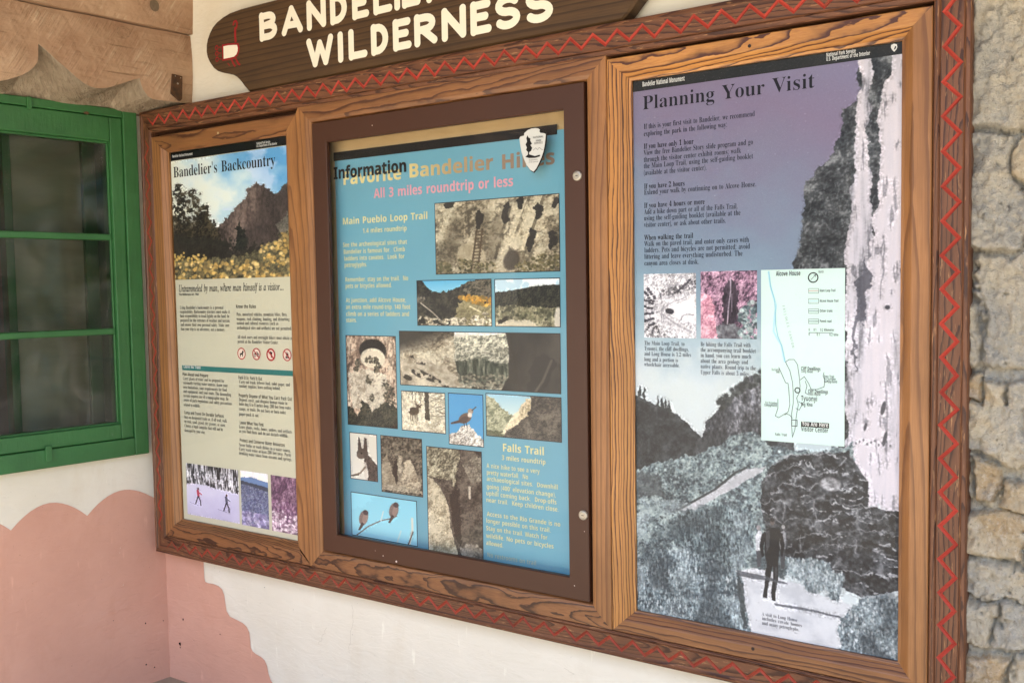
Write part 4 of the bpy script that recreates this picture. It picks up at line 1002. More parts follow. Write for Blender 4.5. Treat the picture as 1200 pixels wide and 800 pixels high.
# ---------------------------------------------------------------- green window in the side wall
win = thing('casement_window', 'green painted window with three stacked panes under the hewn beam', 'window', LW(.5, 0, -.55))
WO = Vector(win.location)
def wbox(name, s0, z0, s1, z1, o0, o1, mat, parent=win, bev=.003):
    b = MB(); b.box(s0, o0, z0, s1, o1, z1, 0, lambda s_, o, z: tuple(Vector(LW(s_, o, z)) - (WO if parent is win else WO)))
    o = b.build(name, mat, parent)
    if bev: bevel(o, bev)
    return o
fs = [wbox('window_frame', .062, -.552, .111, .6155, -.06, .030, M_GREEN), wbox('window_frame', .98, -.552, 1.03, .6155, -.06, .030, M_GREEN),
      wbox('window_frame', .1115, .588, .9795, .6155, -.06, .0295, M_GREEN), wbox('window_frame', .1115, -.552, .9795, -.4925, -.06, .0295, M_GREEN)]
wbox('sash', .1125, -.4905, .1545, .586, -.035, .0235, M_GREEN); wbox('sash', .9385, -.4905, .9785, .586, -.035, .0235, M_GREEN)
wbox('sash', .155, .507, .938, .586, -.035, .023, M_GREEN); wbox('sash', .155, -.4905, .938, -.4405, -.035, .023, M_GREEN)
for z0, z1 in ((.1785, .2), (-.1365, -.1155)):
    wbox('muntin', .155, z0, .938, z1, -.03, .012, M_GREEN, bev=.004)
# slim glazing bead round the panes
for z0, z1 in ((-.4405, -.434), (.5, .507)):
    wbox('glazing_bead', .155, z0, .938, z1, -.03, .010, M_GREEN, bev=.002)
wbox('glazing_bead', .155, -.434, .161, .5, -.03, .010, M_GREEN, bev=.002)
M_WG = glass('window_glass', (.74, .78, .70, 1), .05, 1.5, .10)
for z0, z1 in ((-.434, -.1365), (-.1155, .1785), (.2, .5)):
    b = MB(); b.face([tuple(Vector(LW(s_, .002, z)) - WO) for s_, z in ((.161, z0), (.161, z1), (.938, z1), (.938, z0))]); b.build('glass_pane', M_WG, win)
wbox('turn_button', .391, -.531, .411, -.4805, .0298, .038, M_GREEN, bev=.002)
wbox('turn_button', .405, .578, .420, .616, .0298, .037, M_GREEN, bev=.002)
b = MB(); b.face([tuple(Vector(LW(s_, .0305, z)) - WO) for s_, z in ((.245, .590), (.232, .583), (.222, .589), (.232, .594))]); b.build('catch_plate', M_RUST, win)
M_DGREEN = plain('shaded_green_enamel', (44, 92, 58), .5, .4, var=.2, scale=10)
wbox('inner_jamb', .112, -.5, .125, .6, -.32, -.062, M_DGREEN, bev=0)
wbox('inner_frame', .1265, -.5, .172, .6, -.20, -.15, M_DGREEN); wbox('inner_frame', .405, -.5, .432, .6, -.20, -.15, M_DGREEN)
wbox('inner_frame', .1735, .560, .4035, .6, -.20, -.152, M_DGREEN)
# a fogged board behind the panes and the dim room around it
M = Mat('dusty_board', .8, .2); o_ = M.obj(); M.color(M.mix(M.noise(M.map(o_, (2, 2, 9)), 2.2, 4, .6), lin((104, 110, 98)), lin((142, 145, 130)))); M_BOARD = M.m
b = MB(); b.box(.1735, -.185, -.55, .4035, -.165, .556, 0, lambda s_, o, z: LW(s_, o, z))
tag(b.build('window_board', M_BOARD), 'dusty pale board standing behind the panes of the green window', 'board')
M_ROOM = plain('dim_room_wall', (120, 112, 98), .9, .1, var=.2, scale=2)
b = MB(); b.box(.0, -2.4, -1.37, 2.6, -.31, 1.3, 0, lambda s_, o, z: LW(s_, o, z))
ro = b.build('room_wall', M_ROOM)
me = ro.data; bm = bmesh.new(); bm.from_mesh(me); bm.faces.ensure_lookup_table()
bmesh.ops.delete(bm, geom=[f for f in bm.faces if abs(f.calc_center_median().x - LW(1.3, -.31, 0)[0]) < .15 and abs(f.calc_center_median().z - (-.035)) < .05], context='FACES'); bm.to_mesh(me); bm.free(); struct(ro)
b = MB(); b.box(.46, -.66, -1.36, .62, -.5, -.28, 0, lambda s_, o, z: LW(s_, o, z)); b.box(.455, -.665, -.278, .625, -.495, -.25, 0, lambda s_, o, z: LW(s_, o, z))
tag(bevel(b.build('cabinet', plain('tan_cabinet', (168, 138, 108), .6, .4)), .006), 'tan cabinet in the dim room at the left edge of the lowest window pane', 'cabinet')

# ---------------------------------------------------------------- the display case
case = thing('display_case', 'long carved wooden display case with three glazed bays and red zigzag borders', 'display case', (-1.57, 0, -.9))
CO = Vector(case.location)
def cv(p): return (p[0] - CO.x, p[1] - CO.y, p[2] - CO.z)


def grain_at(seed, horiz):
    r = random.Random(seed); c = r.uniform(-.05, .05); d0 = r.uniform(.03, .10); tilt = r.uniform(.02, .075) * r.choice((-1, 1)); ofs = r.uniform(0, 40); k = r.uniform(.7, 1.1)
    def f(x, y, z):
        a, c2 = (x, z) if horiz else (z, x)
        return (a + ofs, (c2 - f.c0) * k + c, d0 + a * tilt + ofs * 0 - y)
    f.c0 = 0.; f.set = lambda **kw: None
    f.par = (c, d0, tilt, ofs, k)
    return f


def member(name, rows, horiz, mat, seed, parent=case, centre=0., spec=None):
    """rows: (across, depth y, along start, along end) profile lines of one board, mitred at both ends"""
    b = MB(); c, d0, tilt, ofs, k = spec if spec else grain_at(seed, horiz).par
    mid = sum(r[2] + r[3] for r in rows) / (2 * len(rows))
    for p, q in zip(rows[:-1], rows[1:]):
        cs = [(p[0], p[1], p[2]), (p[0], p[1], p[3]), (q[0], q[1], q[3]), (q[0], q[1], q[2])]
        P = [(al, y, ac) if horiz else (ac, y, al) for ac, y, al in cs]
        G = [(al + ofs, (ac - centre) * k + c, d0 + (al - mid) * tilt + y) for ac, y, al in cs]
        b.face([cv(v) for v in P], 0, G)
    return b.build(name, mat, parent, grain=True)


def ring(x0, z0, x1, z1, wL, wB, wR, wT, prof, names, mats, seeds, parent=case, skip='', specs={}):
    """four mitred members of a frame; prof(width) -> list of (inset, depth)"""
    out = {}
    W = dict(L=wL, B=wB, R=wR, T=wT)
    for side in 'LRTB':
        if side in skip: continue
        w = W[side]; rows = []
        for d, y in prof(w):
            t = d / w
            if side == 'L': rows.append((x0 + d, y, z0 + t * wB, z1 - t * wT))
            if side == 'R': rows.append((x1 - d, y, z0 + t * wB, z1 - t * wT))
            if side == 'T': rows.append((z1 - d, y, x0 + t * wL, x1 - t * wR))
            if side == 'B': rows.append((z0 + d, y, x0 + t * wL, x1 - t * wR))
        hz = side in 'TB'; cen = {'L': x0, 'R': x1, 'T': z1, 'B': z0}[side]
        out[side] = member(names[hz], rows, hz, mats[side] if isinstance(mats, dict) else mats, seeds + ord(side), parent, cen, specs.get(side))
    return out


# outer border, carved with a zigzag groove
OX0, OZ0, OX1, OZ1 = -2.853, -.897, -.287, .612
OW = dict(L=.053, B=.061, R=.068, T=.074)
BD = .0145
def zig(side, pitch, phase, inn, out_, start, end, first_up, mat_groove, jit=.0012):
    """flat band with a V groove cut along a zigzag; inn/out_ = insets of the zigzag points"""
    w = OW[side]; d0, d1 = BD, w - dict(T=.0165, R=.0140, B=.0095, L=.0078)[side]
    hz = side in 'TB'
    def end_at(d, hi):
        t = d / w
        if hz: return (OX1 - t * OW['R']) if hi else (OX0 + t * OW['L'])
        return (OZ1 - t * OW['T']) if hi else (OZ0 + t * OW['B'])
    r = random.Random(ord(side)); pts = []; a = phase; k = 0
    while a > start: a -= pitch / 2; k += 1
    up = first_up ^ (k % 2 == 1); a += pitch / 2; up = not up
    while a < end:
        pts.append((a + r.uniform(-1, 1) * jit, (out_ if up else inn) + r.uniform(-1, 1) * jit)); a += pitch / 2; up = not up
    hw = .0039 / math.cos(math.atan2(abs(out_ - inn), pitch / 2)); dm = (inn + out_) / 2
    lines = [(end_at(d0, 0), end_at(dm, 0), end_at(dm, 0), end_at(dm, 0), end_at(d1, 0), pts[0][1], 0.)]
    U, C, Lo, E0, E1 = [], [], [], [], []
    e = pts[0]; U.append((end_at(dm, 0), dm)); C.append((end_at(dm, 0), dm)); Lo.append((end_at(dm, 0), dm)); E0.append((end_at(d0, 0), d0)); E1.append((end_at(d1, 0), d1))
    n = len(pts)
    for i, (al, d) in enumerate(pts):
        h = hw if 0 < i < n - 1 else .0
        U.append((al, d - h)); C.append((al, d)); Lo.append((al, d + h)); E0.append((al, d0)); E1.append((al, d1))
    U.append((end_at(dm, 1), dm)); C.append((end_at(dm, 1), dm)); Lo.append((end_at(dm, 1), dm)); E0.append((end_at(d0, 1), d0)); E1.append((end_at(d1, 1), d1))
    base = {'L': OX0, 'R': OX1, 'T': OZ1, 'B': OZ0}[side]; sg = 1 if side in 'LB' else -1
    c, dd, tilt, ofs, kk = grain_at(900 + ord(side), hz).par
    def pt(q, y):
        ac = base + sg * q[1]; P = (q[0], y, ac) if hz else (ac, y, q[0])
        return cv(P), (q[0] + ofs, q[1] * kk + c, dd + q[0] * tilt + y)
    b, gvb = MB(), MB()
    DEP = .0026 if side != 'L' else .0012
    for i in range(len(U) - 1):
        for A, B_, ya, yb in ((E0, U, 0, 0), (Lo, E1, 0, 0)):
            q = [pt(A[i], ya), pt(A[i + 1], ya), pt(B_[i + 1], yb), pt(B_[i], yb)]; b.face([k_[0] for k_ in q], 0, [k_[1] for k_ in q])
        if 0 < i < len(U) - 2:
            y0 = DEP if 1 < i else 0; y1 = DEP if i < len(U) - 3 else 0
            for A, B_, f in ((U, C, 1), (C, Lo, 0)):
                q = [pt(A[i], 0 if f else y0), pt(A[i + 1], 0 if f else y1), pt(B_[i + 1], y1 if f else 0), pt(B_[i], y0 if f else 0)]
                gvb.face([k_[0] for k_ in q], 0, [k_[1] for k_ in q])
    nm = 'border_rail' if hz else 'border_stile'
    def rows(prof):
        o = []
        for d, y in prof: o.append((base + sg * d, y, end_at(d, 0), end_at(d, 1)))
        return o
    outer = rows([(0, .058), (0, .003), (.0025, -.003), (.009, -.004), (.0125, -.001), (BD, .0)])
    inner = rows([(d1, 0), (d1 + .002, .003), (d1 + .005, .0005), (w - .003, .001), (w, .004), (w, .034)])
    for pr in (outer, inner):
        for p, q in zip(pr[:-1], pr[1:]):
            cs = [(p[0], p[1], p[2]), (p[0], p[1], p[3]), (q[0], q[1], q[3]), (q[0], q[1], q[2])]
            P = [(al, y, ac) if hz else (ac, y, al) for ac, y, al in cs]
            b.face([cv(v) for v in P], 0, [(al + ofs, (ac - base) * kk + c, dd + al * tilt + y) for ac, y, al in cs])
    o = b.build(nm, M_ZIG, case, grain=True); gvb.build('zigzag_groove', mat_groove, o)
    return o
zig('T', .0635, -2.7527, .0490, .0195, -2.835, -.31, True, M_RED)
zig('R', .0665, .4809, .0485, .0195, -.875, .60, True, M_RED)
zig('B', .0626, -1.1374, .0460, .0195, -2.80, -.33, False, M_REDW)
zig('L', .0626, -.7942, .0200, .0395, -.845, .545, False, M_REDW)


BEV = .024
def door_prof(w):
    return [(0, .040), (0, .0045), (.002, .0025), (w - BEV, .0025), (w - BEV * .9, .0035), (w - BEV * .3, .0150), (w - BEV * .25, .0165), (w, .0185), (w, .030)]
DN = {False: 'door_stile', True: 'door_rail'}
# left bay: top rail sits low, leaving a dark slot under the border
ring(-2.800, -.8345, -2.0950, .5235, .0700, .0625, .073, .0560, door_prof, DN, {'L': M_STILE, 'T': M_DOOR, 'B': M_RAIL}, 11, skip='R', specs={'B': (-.0, .026, .045, 3.3, .62), 'L': (.05, .06, .02, 9., .9), 'T': (.06, .09, .01, 14., .8)})
# middle bay: wide member round the metal door
def mid_prof(w): return [(0, .040), (0, .003), (.0015, .001), (w * .72, .001), (w - .006, .004), (w - .002, .010), (w - .001, .03)]
ring(-2.0950, -.8345, -1.0692, .5400, .055, .0575, .0575, .054, mid_prof, DN, {'R': M_STILE, 'T': M_DOOR, 'B': M_RAIL}, 23, skip='L', specs={'B': (-.01, .030, -.05, 21., .6), 'T': (.05, .05, -.03, 27., .8), 'R': (-.03, .020, .03, 31., .7)})
# the post both bays share, mitred to a point at either end
rows = [(-2.168, .030, -.772, .4675), (-2.168, .0185, -.772, .4675), (-2.160, .0165, -.775, .470), (-2.150, .004, -.7795, .4765), (-2.146, .0020, -.782, .480),
        (-2.1055, .0015, -.8195, .5235), (-2.1015, .0010, -.8255, .5295), (-2.0950, .0005, -.8345, .5400), (-2.066, .0005, -.803, .512), (-2.046, .004, -.7825, .4915), (-2.0415, .010, -.778, .4875), (-2.0405, .03, -.777, .4865)]
member('centre_post', rows, False, M_STILE, 37, spec=(.045, .05, .03, 17., .8), centre=-2.095)
# right bay: a door of its own
ring(-1.0682, -.8345, -.3565, .5300, .0570, .0535, .0590, .0545, door_prof, DN, {'L': M_DOORC, 'R': M_STILE, 'T': M_DOORC, 'B': M_DOOR}, 41, specs={'T': (-.01, .030, .06, 5.2, .55), 'L': (.07, .055, .012, 50., 1.1), 'R': (.06, .04, .02, 55., .9), 'B': (.07, .09, .01, 60., .9)})
# dark backing of the cabinet
b = MB(); b.box(-2.84, .052, -.885, -.30, .0575, .60, 0, lambda x, y, z: cv((x, y, z))); b.build('back_panel', plain('dark_backing', (52, 40, 30), .8, .2), case)
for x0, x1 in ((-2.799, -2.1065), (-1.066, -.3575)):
    b = MB(); b.box(x0, .033, .5245, x1, .051, .537, 0, lambda x, y, z: cv((x, y, z))); b.build('slot_shade_strip', plain('slot_shade_tone', (64, 40, 26), .8, .2), case)  # dark strip standing for the shade inside the open slot
# brown metal door with its locks
def metal_prof(w): return [(0, .02), (0, .0005), (.0015, -.001), (w - .002, -.001), (w, .001), (w, .014)]
b = MB()
X0, Z0, X1, Z1 = -2.0385, -.7755, -1.1285, .4855; w4 = dict(L=.0565, B=.0545, R=.0570, T=.0585)
md = None
for side in 'LRTB':
    for (d, y), (e, y2) in zip(metal_prof(w4[side])[:-1], metal_prof(w4[side])[1:]):
        t, u = d / w4[side], e / w4[side]
        if side in 'LR':
            x = (lambda k: X0 + k) if side == 'L' else (lambda k: X1 - k)
            q = [(x(d), y, Z0 + t * w4['B']), (x(d), y, Z1 - t * w4['T']), (x(e), y2, Z1 - u * w4['T']), (x(e), y2, Z0 + u * w4['B'])]
        else:
            z = (lambda k: Z1 - k) if side == 'T' else (lambda k: Z0 + k)
            q = [(X0 + t * w4['L'], y, z(d)), (X1 - t * w4['R'], y, z(d)), (X1 - u * w4['R'], y2, z(e)), (X0 + u * w4['L'], y2, z(e))]
        b.face([cv(v) for v in q])
md = b.build('metal_door', M_BROWN, case)
for cxy in ((-1.1474, 0.2649), (-1.1422, -0.5599)):
    b = MB(); n = 28; pr = [(.0122, -.001), (.0122, -.004), (.0112, -.0058), (.0075, -.0068), (.0068, -.0062), (0.0001, -.0062)]
    for (r0, y0), (r1, y1) in zip(pr[:-1], pr[1:]):
        for i in range(n):
            a0, a1 = 6.28319 * i / n, 6.28319 * (i + 1) / n
            b.face([cv((cxy[0] + r * math.cos(a), y, cxy[1] + r * math.sin(a))) for r, y, a in ((r0, y0, a0), (r0, y0, a1), (r1, y1, a1), (r1, y1, a0))])
    lk = b.build('lock', M_STEEL, md, True)
    b = MB(); b.face([cv((cxy[0] + x, -.0066, cxy[1] + z)) for x, z in ((-.0032, -.0009), (.0032, -.0009), (.0032, .0009), (-.0032, .0009))])
    o = b.build('keyhole', M_BLACK, md)
M_FLECK = plain('pale_fleck', (214, 198, 188), .8, .2)
for x, z, r in ((-1.80, -.757, .0022), (-1.75, -.766, .004), (-1.802, .455, .002), (-1.17, -.74, .002), (-1.83, -.747, .0012), (-1.14, -.60, .0015)):
    b = MB(); b.face([cv((x + r * rnd.uniform(.5, 1.1) * math.cos(-a * 1.05), -.0022, z + r * rnd.uniform(.5, 1.1) * math.sin(-a * 1.05))) for a in range(6)]); b.build('paint_fleck', M_FLECK, md)
# panes
for nm, x0, z0, x1, z1, y in (('l', -2.731, -.773, -2.167, .4685, .0195), ('m', -1.982, -.721, -1.1855, .427, .0115), ('r', -1.012, -.782, -.4215, .4765, .0195)):
    b = MB(); b.face([cv(v) for v in ((x0, y, z0), (x1, y, z0), (x1, y, z1), (x0, y, z1))]); b.build('glass_pane', M_GLASSM if nm == 'm' else M_GLASS, case)
# screw and nail heads on the doors
for x, z, m_ in [(-2.4565, 0.5019, 'pale'), (-0.7161, -0.8089, 'dark'), (-0.7214, 0.5077, 'dark')]:
    b = MB(); r = .004
    b.face([cv((x + r * math.cos(-a * .7), .0012, z + r * math.sin(-a * .7))) for a in range(9)]); b.build('nail_head', plain('nail_' + m_, dict(pale=(190, 170, 130), dark=(40, 24, 16))[m_], .6), case)
# grey board behind the middle sheet
b = MB(); b.box(-2.03, .0500, -.77, -1.135, .0515, .48, 0, lambda x, y, z: cv((x, y, z)))
M = Mat('fibre_board', .85, .2); M.color(M.mix(M.noise(M.obj(), 12, 5), lin((198, 170, 124)), lin((182, 152, 108)))); b.build('pin_board', M.m, case)

# letter outlines, 500 units to the em: advance | loop of x y steps | ...
GL = {
    'serif': {
        'A': '218|-4 0 0 9 16 6 13 22 78 196 9 0 80 -190 14 -26 16 -8 0 -9 -107 0 0 9 20 4 7 10 -6 18 -10 25 -74 0 -13 -31 -1 -6 -1 -5 25 -15 2 0 0 -9|57 80 64 0 -33 80',
        'B': '221|8 0 0 9 23 7 6 25 0 143 -2 22 -9 10 -18 3 0 9 102 0 66 -13 22 -40 -14 -33 -41 -18 50 -21 16 -37 -6 -28 -17 -21 -29 -13 -38 -4|91 126 3 0 23 2 15 8 8 14 2 23 -2 19 -5 14 -27 11 -14 -5 -3 -17|111 12 18 3 13 10 6 16 2 23 -3 24 -8 16 -16 9 -24 3 -8 0 0 -83 4 -16',
        'C': '234|128 -5 -31 3 -28 12 -24 18 -17 24 -11 29 -4 33 4 33 11 28 18 24 23 18 29 12 32 4 25 -3 29 -10 10 -2 16 15 8 0 0 -79 -8 0 -14 28 -18 21 -21 14 -24 5 -46 -27 -15 -82 17 -76 50 -25 20 2 20 8 19 13 16 18 10 -9 -41 -37',
        'D': '248|10 0 0 9 21 6 6 22 0 150 -7 26 -23 6 0 9 104 0 53 -8 39 -22 23 -36 8 -48 -13 -63 -40 -38 -67 -13|111 12 29 6 20 19 11 32 4 46 -16 76 -48 26 -16 -5 -4 -20 0 -156 4 -19',
        'E': '221|7 0 0 8 24 7 7 24 0 145 -7 29 -23 6 0 9 191 0 0 -68 -7 0 -8 26 -14 17 -22 9 -32 3 -16 -1 -7 -6 -2 -14 0 -71 6 0 19 3 14 8 8 16 6 23 8 0 0 -114 -8 0 -3 18 -4 14 -17 16 -27 4 -2 0 0 -77 5 -17 19 -3 23 1 19 4 15 8 13 10 11 15 10 20 9 0 -14 -72',
        'F': '202|8 0 0 9 23 8 6 25 0 145 -6 25 -24 7 0 9 190 0 0 -68 -8 0 -5 18 -6 15 -23 17 -18 4 -22 2 -15 -1 -7 -4 -2 -12 0 -75 4 0 19 2 14 9 9 15 5 23 9 0 0 -114 -9 0 -5 25 -9 16 -14 9 -20 3 -3 0 0 -72 3 -19 11 -9 23 -3 0 -9',
        'G': '254|134 -5 -34 4 -29 11 -24 18 -18 23 -11 30 -4 34 4 32 11 29 17 24 24 18 27 11 32 4 27 -3 29 -10 9 -2 9 3 7 12 9 0 0 -79 -9 0 -8 19 -11 16 -12 14 -14 10 -16 6 -15 3 -46 -27 -15 -81 4 -47 13 -33 20 -21 28 -7 26 8 7 22 0 28 -6 21 -27 6 0 8 112 0 0 -8 -22 -6 -5 -21 0 -50 -44 -14',
        'H': '262|8 0 0 9 23 7 6 24 0 149 -6 23 -23 7 0 9 113 0 0 -9 -19 -3 -9 -8 -2 -19 0 -64 80 0 0 64 -2 19 -9 8 -19 3 0 9 113 0 0 -9 -24 -7 -5 -23 0 -149 6 -24 23 -7 0 -9 -113 0 0 9 24 6 6 25 0 70 -80 0 0 -70 6 -24 24 -7 0 -9',
        'I': '130|7 0 0 9 24 7 7 22 0 155 -6 21 -25 5 0 9 115 0 0 -9 -24 -5 -7 -21 0 -154 3 -17 9 -9 20 -4 0 -9',
        'J': '165|54 -33 -28 6 -20 16 -8 22 7 19 17 7 18 -6 6 -17 -4 -15 -4 -9 14 -10 17 8 5 23 0 172 -3 21 -10 11 -21 4 0 9 117 0 0 -9 -19 -4 -8 -10 -2 -22 0 -139 -19 -57',
        'K': '255|8 0 0 9 24 7 6 24 0 149 -7 23 -23 7 0 9 113 0 0 -9 -19 -3 -8 -8 -3 -19 0 -72 70 70 13 22 -7 8 -22 2 0 9 98 0 0 -9 -5 0 -31 -9 -35 -30 -37 -38 97 -119 11 -11 17 -3 0 -9 -120 0 0 9 13 0 8 1 6 7 -9 16 -58 74 -9 -8 0 -59 6 -24 24 -7 0 -9',
        'L': '213|8 0 0 9 23 7 6 24 0 149 -6 23 -23 7 0 9 117 0 0 -9 -21 -2 -10 -9 -3 -19 0 -148 2 -17 7 -8 17 -2 22 1 18 5 15 8 13 12 10 16 9 21 10 0 -13 -77',
        'M': '317|7 0 0 9 24 7 7 24 0 151 -3 17 -9 8 -19 3 0 9 85 0 66 -157 67 157 84 0 0 -9 -23 -7 -6 -23 0 -146 2 -22 9 -9 17 -3 0 -9 -110 0 0 9 18 3 9 10 2 20 0 157 -83 -199 -9 0 -82 194 0 -154 7 -25 25 -6 0 -9',
        'N': '247|201 -5 -148 180 0 -136 6 -24 24 -6 0 -9 -74 0 0 9 18 3 9 9 2 18 0 155 -20 23 -9 2 0 9 69 0 117 -144 0 105 -2 18 -9 9 -18 3 0 9 74 0 0 -9 -23 -7 -6 -24 0 -193',
        'O': '263|130 -5 -24 2 -22 7 -20 11 -17 14 -14 17 -11 21 -6 22 -2 25 2 24 6 23 11 20 14 18 18 14 20 11 23 7 25 2 24 -2 22 -7 19 -11 18 -14 14 -17 10 -20 7 -23 2 -25 -2 -25 -7 -22 -10 -21 -15 -17 -17 -14 -21 -11 -22 -7|132 6 43 27 15 81 -4 46 -12 34 -19 21 -25 7 -43 -27 -14 -81 4 -47 12 -33 19 -21',
        'P': '209|8 0 0 9 23 7 6 24 0 149 -6 23 -23 7 0 9 99 0 37 -2 24 -6 15 -9 12 -12 7 -15 2 -18 -5 -26 -16 -20 -26 -13 -36 -4 -30 0 0 -63 6 -24 24 -7 0 -9|91 115 10 0 21 3 14 8 8 16 2 23 -2 22 -6 16 -12 9 -18 4 -13 -4 -4 -13',
        'Q': '263|189 -58 -58 15 -38 43 -23 10 -19 15 -16 18 -12 21 -7 24 -2 26 2 24 6 23 11 20 14 18 18 14 20 11 23 7 25 2 24 -2 22 -7 19 -11 18 -14 14 -17 10 -20 7 -23 2 -25 -5 -38 -17 -33 -27 -26 -35 -17 24 -30 33 -10 24 3 1 -9 -29 -9|133 6 43 27 14 81 -4 46 -12 34 -19 21 -25 7 -43 -27 -14 -81 4 -47 12 -33 19 -21',
        'R': '236|8 0 0 9 23 7 6 24 0 149 -6 23 -23 7 0 9 100 0 44 -4 32 -11 18 -19 7 -27 -13 -34 -39 -21 59 -87 10 -12 13 -4 1 0 0 -9 -71 0 -68 106 -10 0 0 -66 6 -24 24 -7 0 -9|91 117 11 0 22 3 16 9 9 16 3 23 -10 36 -30 12 -17 -5 -4 -18',
        'S': '195|21 -5 0 84 10 0 10 -32 15 -22 19 -13 23 -5 17 3 13 8 11 27 -6 20 -21 15 -31 15 -25 15 -18 16 -10 18 -3 22 2 19 7 16 10 14 14 10 16 6 18 2 23 -2 26 -7 5 -1 4 -1 10 11 10 0 0 -73 -9 0 -6 17 -8 15 -11 13 -12 9 -27 8 -27 -9 -10 -23 9 -22 10 -8 15 -9 33 -15 18 -9 14 -10 16 -23 5 -28 -3 -20 -8 -17 -12 -14 -17 -11 -20 -7 -24 -2 -17 1 -16 4 -14 5 -7 1 -7 -2 -4 -9',
        'T': '212|46 0 0 9 25 6 7 25 0 177 -3 0 -24 -4 -18 -11 -13 -19 -6 -24 -9 0 0 69 200 0 0 -70 -8 0 -19 44 -44 15 -2 0 0 -177 6 -25 26 -6 0 -9',
        'U': '246|124 -6 -40 5 -27 15 -15 26 -5 38 0 111 -7 23 -23 7 0 9 113 0 0 -9 -19 -3 -8 -8 -3 -19 0 -119 3 -26 9 -18 14 -11 21 -4 44 17 15 52 0 109 -6 23 -26 7 0 9 73 0 0 -9 -21 -8 -5 -22 0 -98 -5 -45 -16 -30 -27 -17',
        'V': '214|106 -6 -84 196 -11 20 -18 9 0 9 112 0 0 -9 -22 -3 -7 -11 5 -16 48 -117 45 117 3 15 -6 12 -22 3 0 9 72 0 0 -9 -17 -5 -13 -23 -76 -197',
        'W': '306|85 -5 -69 201 -8 18 -16 5 0 9 98 0 0 -9 -15 -3 -5 -11 4 -19 37 -109 39 99 -7 23 -9 16 -19 4 0 9 105 0 0 -9 -24 -13 3 -13 38 -110 33 102 4 18 -5 12 -17 4 0 9 60 0 0 -9 -15 -8 -10 -21 -64 -195 -9 0 -56 159 -63 -159',
        'X': '235|6 0 0 9 20 6 19 18 52 71 -58 89 -15 20 -16 6 -1 0 0 9 115 0 0 -9 -7 0 -20 -11 6 -14 31 -49 29 42 9 20 -24 12 0 9 83 0 0 -9 -2 0 -26 -8 -11 -10 -12 -14 -38 -55 67 -103 11 -15 13 -5 1 0 0 -9 -113 0 0 9 3 0 23 11 -8 20 -32 51 -36 -51 -7 -18 25 -13 0 -9',
        'Y': '213|51 0 0 9 23 7 6 24 0 49 -57 104 -16 22 -7 3 -7 1 0 9 110 0 0 -9 -5 0 -15 -3 -5 -8 4 -12 42 -83 43 70 7 21 -25 15 -2 0 0 9 73 0 0 -9 -16 -7 -13 -16 -57 -94 0 -62 6 -24 24 -7 0 -9',
        'Z': '221|10 0 0 5 128 210 -31 0 -20 -1 -16 -4 -24 -17 -9 -15 -7 -20 -9 0 7 70 174 0 0 -6 -126 -208 43 0 31 4 24 13 17 20 11 31 9 0 -9 -82',
        'a': '172|127 -5 -19 6 -8 16 -24 -16 -28 -5 -28 10 -10 26 5 20 17 16 27 14 40 13 0 26 -6 20 -19 7 -22 -11 5 -9 4 -12 -6 -15 -16 -6 -17 7 -6 16 9 21 22 15 16 4 18 1 31 -3 20 -10 11 -17 3 -24 0 -74 1 -11 5 -3 8 4 5 -7 -18 -14|76 17 11 3 12 12 0 53 -30 -16 -10 -27 4 -19',
        'b': '180|21 -6 0 200 -3 20 -14 6 0 8 65 0 0 -89 19 15 22 5 17 -2 15 -8 12 -11 9 -15 6 -19 2 -21 -2 -24 -8 -21 -11 -18 -15 -14 -18 -8 -21 -3 -22 5 -22 14 -25 -20|91 7 15 4 10 14 5 22 2 33 -2 27 -5 18 -24 15 -14 -5 -9 -14 0 -87 6 -20',
        'c': '147|78 -5 -18 3 -17 7 -14 13 -10 16 -7 19 -2 22 2 23 8 20 12 17 16 13 19 9 20 3 22 -3 16 -8 14 -26 -6 -15 -15 -6 -15 6 -5 17 0 6 1 5 -14 12 -22 -13 -7 -41 3 -33 10 -23 14 -14 19 -5 17 4 17 13 6 -6 -28 -26',
        'd': '185|70 -5 -17 3 -14 7 -12 12 -10 16 -5 19 -2 22 2 24 6 21 10 17 13 13 15 8 17 2 21 -5 17 -14 0 60 -5 15 -18 5 0 8 72 0 0 -190 2 -18 15 -6 0 -9 -30 -2 -36 -8 0 24 -17 -18|86 14 15 7 10 17 0 83 -8 14 -16 5 -22 -15 -5 -20 -1 -28 1 -28 5 -20',
        'e': '150|77 -5 -18 3 -17 7 -13 13 -11 16 -6 21 -2 24 2 22 7 19 11 16 13 13 17 8 19 2 25 -5 20 -14 13 -23 4 -30 0 -4 -83 0 11 -46 31 -16 18 6 17 16 7 -7 -28 -31|58 96 43 0 0 11 -1 19 -3 13 -16 9 -17 -11 -6 -35',
        'f': '107|7 0 0 8 13 3 5 6 1 20 0 101 -18 0 0 17 18 0 0 22 4 23 12 18 20 11 25 3 19 -2 14 -7 12 -23 -6 -17 -14 -5 -14 5 -6 12 4 15 2 3 1 3 -9 6 -13 -7 -3 -20 0 -40 28 0 0 -17 -28 0 0 -105 5 -20 21 -5 0 -8',
        'g': '164|73 -70 -29 2 -20 7 -17 24 7 14 20 10 -17 13 -5 15 9 22 12 9 18 9 -30 20 -10 31 9 28 10 10 14 8 16 5 19 2 19 -2 19 -5 41 0 0 -18 -24 0 9 -15 3 -17 -8 -26 -21 -18 -15 -5 -16 -2 -8 1 -7 0 -15 -5 -6 -11 21 -11 17 0 23 -2 18 -3 22 -14 7 -24 -6 -22 -16 -16 -26 -11|79 62 16 11 4 13 1 19 -1 20 -4 13 -16 10 -17 -10 -4 -13 -1 -20 1 -19 4 -13|80 -58 39 6 13 19 -7 12 -23 4 -54 0 -11 -19 10 -16 14 -4',
